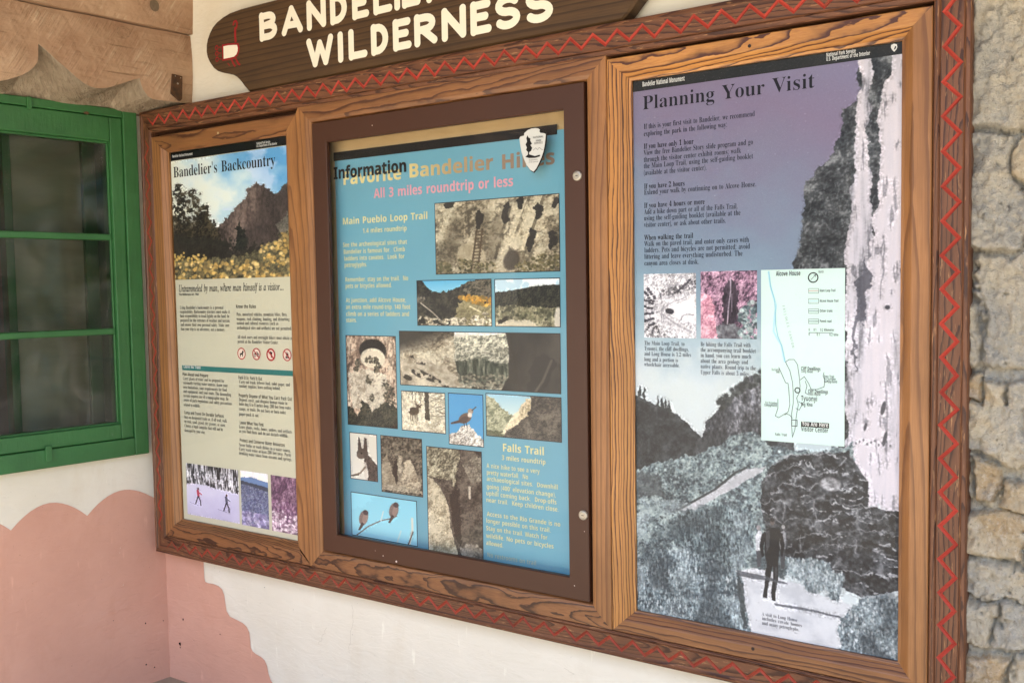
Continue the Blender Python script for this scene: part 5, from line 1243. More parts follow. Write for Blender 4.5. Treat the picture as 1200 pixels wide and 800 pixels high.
        'h': '190|9 0 0 8 13 5 4 15 0 171 -3 16 -14 5 0 8 65 0 0 -95 21 20 27 6 32 -13 11 -40 0 -78 4 -15 13 -5 0 -8 -81 0 0 8 2 0 15 20 0 80 -3 21 -14 7 -14 -5 -13 -13 0 -90 3 -15 13 -5 0 -8',
        'i': '99|50 181 -18 7 -7 18 7 18 18 8 18 -8 8 -18 -8 -18|9 0 0 8 14 5 3 15 0 98 -3 16 -13 5 0 8 64 0 0 -127 3 -15 13 -5 0 -8',
        'j': '105|53 182 -18 7 -7 18 7 18 18 7 18 -7 8 -18 -8 -18|18 -70 -23 5 -17 12 -6 18 6 15 15 6 14 -5 6 -14 -4 -11 -4 -7 10 -7 14 8 3 23 0 152 -4 17 -17 5 0 8 69 0 0 -166 -4 -26 -13 -18 -19 -11',
        'k': '179|9 0 0 8 14 5 3 15 0 171 -2 16 -14 5 0 8 64 0 0 -144 39 40 9 15 -18 8 -1 0 0 8 70 0 0 -8 -19 -5 -17 -12 -26 -26 62 -87 15 -9 0 -8 -83 0 0 8 3 0 12 8 -4 9 -35 49 -7 -7 0 -39 3 -15 13 -5 0 -8',
        'l': '100|9 0 0 8 14 5 3 15 0 171 -2 16 -14 5 0 8 64 0 0 -200 3 -15 13 -5 0 -8',
        'm': '277|9 0 0 8 13 5 4 15 0 99 -3 15 -14 5 0 8 64 0 0 -23 21 20 25 7 27 -7 14 -21 22 21 27 7 32 -13 11 -40 0 -78 3 -15 13 -5 0 -8 -79 0 0 8 12 5 4 15 0 80 -3 21 -13 7 -14 -5 -13 -12 0 -91 3 -15 13 -5 0 -8 -78 0 0 8 12 5 4 15 0 80 -3 21 -13 7 -15 -5 -12 -13 0 -90 3 -15 13 -5 0 -8',
        'n': '190|9 0 0 8 13 5 4 15 0 99 -3 15 -14 5 0 8 65 0 0 -21 21 19 27 6 32 -13 11 -40 0 -78 4 -15 13 -5 0 -8 -81 0 0 8 2 0 15 20 0 80 -3 21 -14 7 -14 -5 -13 -13 0 -90 3 -15 13 -5 0 -8',
        'o': '168|84 -5 -21 3 -18 8 -15 12 -11 17 -7 20 -3 22 3 22 7 20 11 17 15 13 18 8 21 2 21 -2 18 -8 15 -13 11 -16 7 -20 2 -23 -2 -23 -7 -20 -11 -16 -15 -13 -18 -7|84 6 20 13 5 22 1 16 0 20 -2 37 -4 21 -20 14 -20 -14 -4 -21 -2 -37 1 -20 1 -16 4 -22',
        'p': '186|9 -70 0 8 11 3 5 9 1 18 0 154 -3 20 -13 5 0 8 62 0 0 -24 18 21 25 8 17 -3 14 -8 12 -12 9 -16 6 -19 2 -22 -2 -23 -6 -21 -9 -17 -12 -13 -15 -8 -18 -3 -22 5 -17 16 0 -45 2 -20 7 -10 16 -2 0 -9|98 14 22 16 5 20 1 27 -1 27 -4 20 -22 15 -14 -5 -11 -16 0 -84 10 -15',
        'q': '182|87 -70 0 9 20 4 5 15 0 56 -19 -14 -22 -5 -17 3 -15 7 -12 12 -9 15 -6 19 -2 21 3 24 7 21 11 18 16 13 18 9 20 3 22 -5 22 -14 25 19 6 0 0 -202 3 -15 14 -4 0 -9|89 15 15 5 8 14 0 87 -6 20 -16 6 -25 -16 -5 -22 -2 -31 2 -28 5 -20',
        'r': '144|9 0 0 8 14 5 3 15 0 98 -3 17 -13 4 0 8 63 0 0 -29 9 14 12 11 23 8 21 -7 7 -19 -6 -16 -15 -6 -13 4 -8 10 -9 5 -13 -9 -6 -25 0 -68 4 -15 20 -5 0 -8',
        's': '144|76 -5 -15 2 -18 6 -6 1 -11 -8 -8 0 0 57 9 0 6 -19 10 -15 27 -12 19 6 7 16 -18 23 -25 13 -15 9 -11 11 -9 25 4 20 10 15 17 11 22 4 12 -2 16 -4 4 -1 3 -1 9 8 7 0 0 -49 -8 0 -7 16 -9 12 -23 9 -17 -5 -6 -13 6 -14 15 -10 23 -11 15 -9 10 -10 8 -29 -4 -21 -11 -17 -17 -11',
        't': '114|62 -5 -18 3 -11 7 -7 13 -2 18 0 103 -14 0 0 11 19 18 15 17 12 14 8 13 8 0 0 -57 32 0 0 -16 -32 0 0 -98 3 -16 9 -5 19 17 8 -4 -20 -28',
        'u': '187|65 -5 -19 3 -13 11 -8 16 -2 23 0 76 -3 17 -14 6 0 8 65 0 0 -118 4 -14 13 -5 26 15 0 91 -4 18 -15 5 0 8 67 0 0 -120 4 -16 14 -4 0 -9 -30 -2 -36 -9 0 25 -21 -18',
        'v': '153|71 -5 -52 129 -8 17 -12 6 0 8 83 0 0 -8 -4 0 -14 -9 1 -4 27 -73 26 65 3 10 -19 11 0 8 50 0 0 -8 -13 -8 -9 -17 -50 -127',
        'w': '217|61 -5 -53 137 -5 10 -8 5 0 8 74 0 0 -8 -9 -2 -3 -7 1 -5 2 -7 23 -63 22 55 -5 15 -5 11 -11 3 0 8 78 0 0 -8 -14 -9 0 -4 1 -3 19 -60 23 57 2 10 -3 6 -12 3 0 8 45 0 0 -8 -11 -5 -6 -13 -54 -134 -8 0 -33 103 -41 -103',
        'x': '160|2 0 0 7 15 8 14 13 30 40 -40 64 -19 15 0 8 82 0 0 -8 -14 -7 5 -10 17 -27 20 25 5 11 -4 6 -13 2 0 8 55 0 0 -7 -14 -7 -14 -14 -28 -35 47 -74 5 -7 9 -3 0 -8 -82 0 0 8 11 2 4 5 -6 15 -18 27 -20 -26 -7 -14 15 -10 2 0 0 -7',
        'y': '150|26 -70 -21 8 -8 20 5 15 16 7 14 -5 5 -13 0 -3 0 -3 6 -5 14 12 8 15 5 20 -52 127 -6 13 -4 6 -10 3 0 8 83 0 0 -8 -13 -2 -4 -8 1 -4 1 -5 27 -69 22 62 3 9 1 7 -4 8 -14 2 0 8 49 0 0 -8 -11 -7 -9 -19 -49 -133 -8 -21 -8 -15 -17 -17',
        'z': '146|6 0 0 7 78 137 -20 0 -28 -8 -8 -11 -6 -17 -9 0 3 47 121 0 0 -10 -74 -133 13 0 21 3 14 7 11 13 8 19 8 0 -4 -54',
        '0': '188|94 -3 -27 4 -22 11 -15 19 -11 24 -6 31 -2 35 2 34 6 30 11 25 15 18 22 11 27 4 27 -4 21 -11 15 -18 11 -25 6 -30 2 -35 -2 -35 -6 -30 -11 -24 -16 -19 -21 -11|94 18 16 7 9 20 4 32 1 43 -1 43 -4 32 -9 20 -16 6 -15 -6 -9 -20 -5 -32 -2 -43 2 -43 5 -32 9 -20',
        '1': '188|33 0 0 18 27 0 13 4 4 18 0 168 -12 -14 -11 -11 -20 -10 -14 7 -6 18 23 8 13 7 16 11 23 17 38 0 0 -201 3 -16 14 -6 27 0 0 -18',
        '2': '188|12 0 0 35 49 50 19 20 13 18 10 15 6 15 3 16 1 17 -7 28 -19 9 -24 -15 -5 -18 -2 -25 -17 1 -14 6 -12 26 8 22 25 17 18 5 23 1 33 -4 24 -11 15 -17 5 -24 -4 -22 -14 -25 -12 -14 -15 -16 -19 -19 -23 -22 -33 -32 78 0 18 6 10 17 2 11 20 0 -1 -71',
        '3': '188|82 -3 -23 1 -19 4 -23 15 -8 20 9 19 20 7 3 -19 8 -13 14 -8 16 -3 21 5 15 15 4 12 2 18 -4 17 -10 14 -16 9 -22 3 -21 0 0 21 22 0 19 4 13 10 8 16 2 20 -7 28 -20 11 -19 -8 -8 -19 -2 -25 -19 1 -13 6 -12 22 5 17 14 14 23 9 32 3 32 -3 25 -11 16 -17 5 -24 -4 -20 -11 -17 -16 -14 -21 -9 28 -9 23 -18 7 -14 2 -18 -2 -19 -5 -15 -9 -13 -12 -10 -14 -7 -15 -5 -16 -2',
        '4': '188|60 0 0 18 10 0 19 4 8 20 0 20 -93 0 0 21 96 157 46 0 0 -155 35 0 0 -23 -35 0 0 -20 8 -20 20 -4 4 0 0 -18|28 85 69 0 0 58 1 16 0 16 1 17 1 16 -5 -11 -8 -14 -8 -14 -6 -9',
        '5': '188|82 -3 -22 1 -18 5 -22 15 -7 19 8 18 19 5 4 -18 11 -16 22 -6 21 5 15 17 4 14 2 18 -3 22 -9 15 -15 10 -19 3 -21 -2 -16 -4 -16 6 11 116 127 0 2 -61 -20 0 -2 11 -5 9 -11 4 -70 0 -5 -62 16 3 21 2 35 -5 27 -13 18 -23 6 -31 -2 -20 -6 -17 -9 -13 -12 -10 -13 -8 -15 -5 -16 -3',
        '6': '188|98 -3 -23 3 -20 9 -17 15 -12 23 -8 28 -3 36 2 27 4 25 7 22 11 20 13 16 17 12 19 8 23 2 19 -1 16 -4 18 -14 6 -18 -9 -18 -12 -6 -19 -2 -2 20 -6 17 -14 6 -18 -5 -14 -18 -9 -28 -5 -37 18 8 29 4 27 -4 22 -14 13 -22 5 -29 -5 -33 -15 -26 -24 -17|99 19 21 13 5 17 2 25 -2 24 -6 16 -23 13 -19 -6 -15 -11 3 -41 8 -29 12 -16',
        '7': '188|55 0 90 203 -89 0 -19 -17 -2 -17 -20 0 1 71 161 0 0 -17 -93 -223',
        '8': '188|92 -3 -26 2 -20 6 -16 11 -11 13 -7 15 -2 17 3 20 11 16 15 13 20 11 -17 13 -13 14 -9 16 -2 18 2 15 5 15 10 12 15 10 20 7 26 2 31 -4 22 -13 14 -18 4 -24 -3 -18 -9 -14 -14 -11 -19 -11 26 -15 17 -15 9 -17 4 -20 -6 -28 -17 -21 -27 -13|101 141 18 17 6 27 -4 18 -10 15 -17 6 -21 -11 -8 -27 10 -27 11 -9|93 16 28 12 7 13 3 17 -12 27 -15 11 -22 12 -19 -19 -6 -13 -2 -16 3 -18 8 -14 12 -9',
        '9': '188|76 -3 -18 1 -14 4 -17 14 -6 19 4 12 13 7 14 -26 26 -10 34 24 13 73 -19 -16 -28 -7 -27 5 -21 13 -14 22 -4 30 2 23 7 19 11 17 16 12 18 8 23 2 23 -3 20 -9 17 -15 13 -21 8 -29 3 -36 -2 -26 -4 -26 -7 -22 -10 -20 -13 -17 -17 -12 -20 -8|92 117 20 6 13 16 -2 37 -7 25 -11 15 -14 5 -23 -15 -6 -17 -2 -25 8 -36',
        '.': '90|45 -5 -15 6 -6 17 6 18 15 5 15 -5 6 -18 -6 -17',
        ',': '90|14 -43 5 20 4 22 5 21 3 19 31 0 2 -4 -5 -18 -7 -21 -8 -20 -8 -19',
        ';': '90|44 139 -14 5 -6 18 6 18 14 5 15 -5 6 -18 -6 -18|10 -43 7 27 6 29 5 26 31 0 2 -4 -5 -18 -7 -21 -8 -21 -8 -18',
        ':': '90|45 139 -15 5 -6 18 6 18 15 5 15 -5 6 -18 -6 -18|45 -5 -15 6 -6 17 6 18 15 5 15 -5 6 -18 -6 -17',
        "'": '76|29 153 -7 87 32 0 -7 -87',
        '(': '101|63 -53 -22 31 -16 36 -9 38 -3 40 3 40 9 39 16 36 22 33 28 0 -21 -33 -15 -37 -9 -38 -3 -40 3 -38 9 -38 15 -36 20 -33',
        ')': '101|10 -53 21 33 15 36 8 38 3 38 -3 40 -8 38 -15 37 -21 33 28 0 22 -33 15 -36 9 -39 3 -40 -3 -40 -9 -38 -15 -36 -22 -31',
        '-': '108|13 77 0 26 82 0 0 -26',
        ' ': '125',
    },
    'sans': {
        'A': '232|0 0 85 241 62 0 85 -241 -55 0 -17 57 -88 0 -17 -57|85 100 62 0 -17 55 -5 15 -5 18 -4 15 -5 -16 -5 -19 -4 -13',
        'B': '226|30 0 0 240 75 0 42 -4 30 -10 19 -18 6 -29 -3 -19 -7 -16 -11 -11 -16 -6 0 -1 22 -9 15 -17 4 -14 2 -16 -6 -30 -18 -22 -28 -13 -36 -5|81 145 29 0 19 1 12 6 9 20 -10 20 -13 5 -19 1 -27 0|81 42 33 0 20 2 12 7 9 24 -9 21 -13 6 -21 2 -31 0',
        'C': '214|127 -3 -33 3 -28 12 -21 18 -14 25 -9 30 -3 35 4 34 10 30 16 25 22 18 28 12 33 4 18 -1 18 -3 17 -6 17 -7 -16 -41 -27 11 -27 5 -26 -6 -19 -16 -11 -26 -4 -34 3 -34 11 -25 19 -16 27 -5 29 3 16 4 16 6 0 -43 -16 -5 -15 -4 -17 -3',
        'D': '248|30 0 0 240 75 0 36 -4 30 -10 24 -16 19 -23 11 -29 4 -36 -9 -53 -25 -38 -42 -23 -55 -8|81 42 22 0 55 20 18 59 -4 35 -13 23 -22 14 -29 5 -27 0',
        'E': '188|30 0 0 240 138 0 0 -42 -87 0 0 -53 81 0 0 -41 -81 0 0 -62 87 0 0 -42',
        'F': '184|30 0 0 240 138 0 0 -42 -88 0 0 -62 82 0 0 -41 -82 0 0 -95',
        'G': '243|131 -3 -48 8 -35 23 -21 39 -8 53 4 35 11 30 18 25 25 18 31 11 37 4 19 -1 18 -3 18 -5 16 -6 -17 -40 -25 9 -30 4 -20 -3 -18 -7 -14 -12 -11 -17 -7 -20 -2 -23 1 -22 5 -19 8 -17 12 -12 16 -7 20 -3 19 1 14 2 0 50 -46 0 0 43 95 0 0 -125 -19 -5 -20 -5 -22 -2',
        'H': '257|30 0 0 240 51 0 0 -94 95 0 0 94 51 0 0 -240 -51 0 0 103 -95 0 0 -103',
        'I': '131|11 0 0 29 29 13 0 155 -29 14 0 29 109 0 0 -29 -29 -14 0 -155 29 -13 0 -29',
        'J': '111|5 -71 -17 2 -13 2 0 42 11 -2 13 -1 16 3 11 13 4 27 0 225 51 0 0 -225 -2 -27 -8 -22 -11 -17 -15 -11 -19 -6',
        'K': '223|30 0 0 240 51 0 0 -110 10 14 10 14 65 82 56 0 -83 -106 84 -134 -58 0 -63 101 -21 -15 0 -86',
        'L': '190|30 0 0 240 51 0 0 -198 97 0 0 -42',
        'M': '317|30 0 0 240 69 0 57 -184 1 0 60 184 69 0 0 -240 -47 0 0 113 1 27 1 28 0 20 -1 0 -62 -188 -46 0 -58 188 -1 0 1 -20 1 -29 1 -28 0 -111',
        'N': '273|30 0 0 240 64 0 104 -180 1 0 0 17 -1 16 -1 17 0 16 0 114 46 0 0 -240 -65 0 -104 181 -1 0 1 -17 1 -17 0 -17 1 -17 0 -113',
        'O': '267|134 -3 -36 4 -29 11 -22 19 -15 24 -9 31 -4 35 4 34 9 30 15 25 22 18 29 12 36 3 35 -3 29 -12 22 -18 16 -25 9 -30 3 -35 -3 -35 -9 -30 -16 -24 -22 -19 -29 -11|134 39 28 6 18 16 11 26 3 33 -3 34 -11 26 -18 16 -28 5 -28 -5 -19 -16 -11 -26 -3 -34 3 -33 11 -26 19 -16',
        'P': '211|30 0 0 240 77 0 40 -5 27 -15 16 -24 6 -31 -2 -20 -7 -19 -12 -17 -17 -13 -24 -8 -31 -3 -22 0 0 -85|81 127 17 0 19 2 15 6 9 12 3 16 -10 26 -30 9 -23 0',
        'Q': '267|181 -57 -44 54 -3 0 -36 4 -29 11 -22 19 -15 24 -9 31 -4 35 4 34 9 30 15 25 22 18 29 12 36 3 35 -3 29 -12 22 -18 16 -25 9 -30 3 -35 -4 -37 -11 -32 -18 -26 -26 -18 57 -64|134 39 28 6 18 16 11 26 3 33 -3 34 -11 26 -18 16 -28 5 -28 -5 -19 -16 -11 -26 -3 -34 3 -33 11 -26 19 -16',
        'R': '222|30 0 0 240 70 0 43 -5 29 -13 18 -22 6 -32 -6 -29 -17 -21 -22 -14 71 -104 -57 0 -57 92 -27 0 0 -92|81 133 16 0 22 2 14 7 11 25 -11 24 -15 5 -22 2 -15 0',
        'S': '185|83 -3 -36 3 -32 11 0 47 18 -7 18 -6 18 -5 18 -1 27 7 8 18 -14 22 -15 9 -18 8 -18 10 -19 14 -14 20 -6 28 6 29 16 21 26 14 33 4 19 -1 17 -3 17 -6 19 -7 -17 -39 -15 6 -14 4 -27 4 -22 -7 -8 -17 11 -21 14 -8 20 -10 17 -8 15 -10 20 -22 5 -14 2 -18 -6 -28 -17 -22 -28 -15',
        'T': '194|72 0 0 197 -65 0 0 43 181 0 0 -43 -65 0 0 -197',
        'U': '254|126 -3 -42 6 -31 18 -18 28 -6 36 0 155 50 0 0 -147 3 -25 9 -17 15 -9 21 -3 22 4 14 9 9 17 3 24 0 147 50 0 0 -155 -2 -24 -9 -21 -13 -18 -20 -14 -24 -8',
        'V': '218|81 0 -81 240 51 0 45 -143 4 -14 5 -20 4 -19 4 19 5 20 4 14 45 143 51 0 -81 -240',
        'W': '325|61 0 -61 240 50 0 31 -131 4 -20 4 -23 3 -20 3 20 5 22 3 17 35 135 48 0 35 -135 4 -16 4 -23 3 -20 3 20 5 23 4 20 31 131 50 0 -61 -240 -58 0 -33 126 -2 11 -4 16 -3 17 -2 12 -2 -12 -3 -17 -3 -16 -3 -11 -32 -126',
        'X': '224|0 0 80 124 -75 116 56 0 52 -87 51 87 54 0 -75 -119 81 -121 -58 0 -56 91 -56 -91',
        'Y': '210|80 0 0 92 -80 148 55 0 50 -99 50 99 55 0 -80 -147 0 -93',
        'Z': '194|8 0 0 33 115 165 -112 0 0 42 172 0 0 -33 -114 -165 117 0 0 -42',
        'a': '203|71 -3 -23 3 -18 11 -12 18 -4 26 5 25 16 18 25 11 36 4 32 1 0 8 -8 21 -21 7 -26 -4 -25 -9 -17 34 16 6 17 6 18 3 19 1 33 -4 24 -12 15 -20 5 -29 0 -122 -35 0 -10 25 -1 0 -12 -13 -13 -9 -16 -5|90 33 27 10 11 27 0 15 -20 -1 -20 -2 -13 -6 -10 -22 7 -16',
        'b': '213|127 -3 -18 1 -14 6 -19 16 -3 0 -9 -20 -38 0 0 255 50 0 0 -59 0 -21 -2 -15 2 0 20 19 14 6 18 2 28 -6 22 -18 15 -30 4 -41 -4 -41 -15 -30 -23 -18|113 37 24 15 7 17 2 24 -2 23 -7 17 -25 14 -27 -12 -6 -16 -3 -21 0 -6 2 -23 6 -17 11 -11',
        'c': '173|101 -3 -37 5 -27 17 -16 29 -6 43 3 30 9 24 13 19 18 13 22 7 25 3 18 -1 15 -3 24 -9 -15 -38 -22 7 -20 3 -29 -13 -10 -42 3 -24 7 -17 13 -9 16 -4 28 4 23 12 0 -43 -24 -10 -14 -3',
        'd': '213|84 -3 -27 6 -23 18 -14 29 -5 41 5 42 15 30 22 18 29 6 18 -2 14 -6 20 -19 2 0 -2 15 -2 21 0 59 50 0 0 -255 -38 0 -10 24 -2 0 -19 -19 -15 -6|102 37 17 3 12 9 6 15 3 22 0 5 -2 24 -7 17 -11 11 -19 3 -26 -14 -7 -18 -2 -23 2 -24 7 -17',
        'e': '198|109 -3 -26 2 -23 8 -18 13 -15 18 -9 23 -3 29 3 30 8 24 13 19 17 13 21 8 25 3 34 -6 26 -16 16 -26 6 -36 0 -24 -118 0 3 -19 9 -14 15 -9 18 -3 17 1 16 2 14 5 16 6 0 -38 -14 -6 -15 -4 -16 -3|67 112 70 0 -9 28 -26 11 -24 -9 -8 -12',
        'f': '130|34 0 0 146 -27 0 0 24 27 13 0 14 2 21 6 15 23 19 16 4 18 1 27 -2 19 -6 -13 -36 -12 3 -16 1 -15 -6 -5 -16 0 -12 44 0 0 -37 -44 0 0 -146',
        'g': '213|95 -81 -19 1 -17 2 -17 3 -16 5 0 40 35 -10 37 -4 29 10 9 32 0 3 1 12 1 11 -2 0 -10 -13 -12 -8 -14 -5 -16 -1 -29 6 -22 19 -13 30 -5 39 5 40 14 31 22 18 30 7 30 -7 23 -20 1 0 4 23 42 0 0 -183 -5 -35 -18 -25 -29 -15|102 36 17 3 11 8 7 15 3 23 0 6 -3 25 -6 17 -12 10 -18 3 -26 -14 -9 -41 9 -41',
        'h': '221|26 0 0 255 50 0 0 -52 -1 -26 -1 -17 3 0 10 12 12 8 15 5 16 2 27 -4 20 -12 14 -21 4 -30 0 -120 -50 0 0 107 -7 30 -22 10 -19 -4 -12 -12 -7 -19 -2 -26 0 -86',
        'i': '102|51 206 -19 6 -8 19 8 19 19 5 20 -5 8 -19 -8 -19|26 0 0 183 50 0 0 -183',
        'j': '102|51 206 -19 6 -8 19 8 19 19 5 20 -5 8 -19 -8 -19|11 -81 -17 2 -15 2 0 40 11 -2 12 -1 17 5 7 23 0 195 50 0 0 -203 -1 -16 -5 -14 -9 -13 -12 -9 -16 -7',
        'k': '208|26 0 0 255 50 0 0 -114 -1 -21 -1 -20 11 14 11 14 51 55 57 0 -73 -79 77 -104 -58 0 -52 74 -22 -17 0 -57',
        'l': '102|26 0 0 255 50 0 0 -255',
        'm': '330|26 0 0 183 38 0 7 -23 3 0 10 12 13 8 15 5 15 2 19 -2 16 -5 21 -20 4 0 10 12 14 8 15 5 15 2 28 -4 20 -12 12 -21 4 -30 0 -120 -50 0 0 107 -7 30 -21 10 -17 -4 -11 -10 -7 -18 -2 -23 0 -92 -50 0 0 107 -7 30 -20 10 -18 -4 -11 -12 -6 -19 -2 -26 0 -86',
        'n': '221|26 0 0 183 38 0 7 -23 3 0 10 12 14 8 16 5 16 2 27 -4 21 -12 13 -21 4 -30 0 -120 -50 0 0 107 -1 17 -6 13 -22 10 -19 -4 -12 -12 -7 -19 -2 -26 0 -86',
        'o': '208|103 -3 -24 2 -21 9 -18 13 -13 19 -9 24 -3 28 6 40 18 30 28 19 37 6 25 -3 21 -8 18 -14 13 -18 9 -24 3 -28 -6 -40 -18 -31 -29 -18|104 37 17 3 12 11 6 17 3 24 -3 24 -6 17 -12 10 -17 3 -17 -3 -12 -10 -7 -17 -2 -24 2 -24 7 -17 12 -11',
        'p': '213|26 -81 0 264 41 0 7 -23 2 0 20 19 14 6 18 2 28 -6 22 -18 15 -30 4 -41 -5 -41 -14 -30 -23 -18 -28 -6 -18 1 -14 6 -19 16 -2 0 2 -27 0 -74|113 37 25 15 6 17 2 24 -8 40 -26 14 -27 -12 -6 -16 -3 -21 0 -6 2 -23 6 -17 11 -11',
        'q': '213|136 -81 0 77 2 28 -2 0 -19 -19 -14 -6 -19 -2 -28 6 -22 18 -14 29 -5 41 5 42 15 30 22 18 28 6 19 -2 14 -6 20 -19 2 0 4 23 42 0 0 -264|102 36 18 3 11 9 6 16 3 21 0 6 -2 24 -7 17 -11 11 -19 3 -15 -3 -11 -11 -7 -18 -2 -23 9 -41',
        'r': '152|26 0 0 183 38 0 8 -31 2 0 9 14 13 11 15 7 18 3 8 -1 8 -1 -3 -47 -7 2 -8 0 -25 -5 -19 -14 -7 -28 0 -93',
        's': '167|76 -3 -18 0 -15 2 -28 8 0 42 16 -6 16 -5 16 -4 15 -1 21 5 6 11 -3 8 -11 9 -26 12 -15 7 -13 8 -17 17 -5 26 5 22 15 16 23 10 30 3 16 -1 16 -3 16 -4 16 -7 -15 -36 -26 10 -24 4 -22 -12 3 -8 11 -8 24 -11 15 -6 12 -7 18 -17 6 -27 -5 -24 -15 -18 -24 -12',
        't': '146|89 -3 -29 5 -21 19 -6 15 -1 21 0 89 -24 0 0 21 27 17 15 38 32 0 0 -39 51 0 0 -37 -51 0 0 -89 6 -15 15 -5 17 1 15 4 0 -37 -20 -6',
        'u': '221|90 -3 -26 4 -21 12 -13 20 -5 31 0 119 50 0 0 -107 2 -17 5 -12 23 -10 19 4 12 11 6 19 2 26 0 86 50 0 0 -183 -38 0 -7 24 -2 0 -11 -13 -13 -8 -16 -5',
        'v': '191|70 0 -70 183 52 0 36 -104 5 -20 2 -18 1 0 2 19 5 19 36 104 52 0 -70 -183',
        'w': '287|55 0 -52 183 50 0 21 -81 4 -20 4 -23 2 -17 2 0 1 13 2 16 3 15 2 9 23 88 55 0 21 -88 3 -15 4 -21 1 -17 1 0 3 17 4 23 4 20 22 81 49 0 -53 -183 -54 0 -14 64 -4 17 -6 24 -5 24 -4 16 -1 0 -4 -16 -5 -24 -6 -24 -4 -18 -15 -63',
        'x': '194|2 0 62 94 -59 89 56 0 36 -58 36 58 57 0 -60 -89 62 -94 -56 0 -39 63 -39 -63',
        'y': '191|37 -81 -15 1 -11 2 0 40 9 -2 11 0 25 9 14 23 3 9 -73 182 55 0 34 -103 4 -15 2 -17 1 0 3 17 4 15 34 103 54 0 -78 -207 -12 -24 -18 -18 -21 -11',
        'z': '164|9 0 0 30 85 115 -80 0 0 38 137 0 0 -32 -83 -113 86 0 0 -38',
        '0': '192|96 -3 -38 8 -26 24 -15 39 -5 52 2 36 6 30 11 25 16 18 21 11 28 3 37 -8 26 -24 16 -39 5 -52 -2 -36 -7 -30 -10 -25 -16 -18 -22 -11|96 38 16 5 10 15 5 26 2 36 -2 36 -5 26 -10 15 -16 5 -16 -5 -10 -15 -6 -26 -2 -36 2 -36 6 -26 10 -15',
        '1': '192|88 0 0 139 0 23 1 24 -7 -7 -10 -9 -28 -22 -24 30 77 62 42 0 0 -240',
        '2': '192|13 0 0 35 61 61 16 17 13 14 16 23 5 22 -8 22 -21 7 -27 -7 -14 -7 -14 -11 -27 33 22 17 27 12 16 4 20 1 22 -2 19 -6 15 -11 11 -13 7 -15 2 -18 -2 -19 -6 -17 -9 -16 -13 -16 -17 -17 -20 -19 -30 -29 0 -2 104 0 0 -43',
        '3': '192|82 -3 -37 3 -32 10 0 43 16 -7 16 -5 16 -3 16 -1 23 2 15 7 11 27 -5 17 -18 10 -15 3 -20 1 -18 0 0 39 18 0 20 1 14 3 16 11 4 17 -8 20 -26 7 -16 -1 -14 -5 -21 -11 -24 35 15 9 18 7 21 5 24 2 33 -4 26 -11 16 -18 6 -24 -4 -22 -11 -18 -17 -12 -20 -8 0 -1 25 -6 19 -11 11 -17 4 -21 -3 -20 -8 -18 -13 -14 -18 -12 -25 -7',
        '4': '192|108 0 0 50 -102 0 0 35 105 155 46 0 0 -151 29 0 0 -39 -29 0 0 -50|50 89 58 0 0 41 0 18 1 21 1 13 -1 0 -7 -13 -8 -14',
        '5': '192|81 -3 -18 0 -17 3 -16 4 -14 6 0 43 14 -6 16 -5 17 -3 16 -1 20 2 15 7 9 12 3 17 -12 27 -36 9 -20 -2 -17 -3 -20 11 9 122 130 0 0 -43 -85 0 -5 -47 12 2 19 1 20 -2 19 -6 15 -11 12 -14 7 -18 3 -22 -6 -35 -19 -26 -30 -17',
        '6': '192|99 -3 -23 2 -21 9 -18 14 -13 20 -9 27 -3 33 1 20 2 21 4 19 6 19 9 17 13 15 15 12 19 10 23 5 28 2 16 0 16 -2 0 -41 -14 3 -15 1 -26 -3 -20 -7 -14 -11 -9 -15 -5 -18 -3 -21 2 0 20 20 14 6 18 2 29 -5 22 -15 13 -24 5 -32 -6 -35 -16 -26 -26 -17|98 37 25 11 7 13 2 18 -8 28 -25 10 -19 -5 -13 -13 -5 -15 4 -22 12 -18',
        '7': '192|37 0 90 197 -118 0 0 43 172 0 0 -32 -91 -208',
        '8': '192|96 -3 -36 4 -26 13 -17 20 -5 27 3 22 10 18 15 13 18 11 -15 11 -13 14 -8 16 -3 19 3 18 8 14 12 11 16 8 19 5 19 2 20 -2 18 -5 16 -8 12 -11 8 -14 3 -18 -3 -20 -10 -15 -13 -13 -17 -10 24 -16 19 -21 7 -28 -3 -18 -8 -16 -12 -14 -17 -9 -21 -6|96 148 20 13 9 20 -8 18 -21 7 -21 -7 -8 -18 9 -20|95 34 29 8 9 21 -5 16 -14 13 -16 10 -4 2 -14 -8 -11 -9 -10 -23 9 -22',
        '9': '192|60 -3 -17 0 -15 2 0 41 14 -3 14 -1 27 3 20 7 13 11 10 15 5 18 2 21 -2 0 -18 -20 -15 -6 -20 -2 -27 5 -22 15 -14 24 -4 32 5 35 17 26 26 17 33 5 24 -2 21 -9 17 -14 14 -20 9 -27 3 -33 -1 -20 -2 -20 -4 -20 -7 -19 -9 -17 -12 -15 -15 -12 -19 -9 -24 -6|92 122 20 5 13 13 5 15 -4 22 -13 18 -20 7 -24 -10 -7 -13 -2 -19 8 -28',
        '.': '90|45 -5 -15 6 -6 17 6 18 15 5 15 -5 6 -18 -6 -17',
        ',': '90|14 -43 5 20 4 22 5 21 3 19 31 0 2 -4 -5 -18 -7 -21 -8 -20 -8 -19',
        ';': '90|44 139 -14 5 -6 18 6 18 14 5 15 -5 6 -18 -6 -18|10 -43 7 27 6 29 5 26 31 0 2 -4 -5 -18 -7 -21 -8 -21 -8 -18',
        ':': '90|45 139 -15 5 -6 18 6 18 15 5 15 -5 6 -18 -6 -18|45 -5 -15 6 -6 17 6 18 15 5 15 -5 6 -18 -6 -17',
        "'": '76|29 153 -7 87 32 0 -7 -87',
        '(': '101|63 -53 -22 31 -16 36 -9 38 -3 40 3 40 9 39 16 36 22 33 28 0 -21 -33 -15 -37 -9 -38 -3 -40 3 -38 9 -38 15 -36 20 -33',
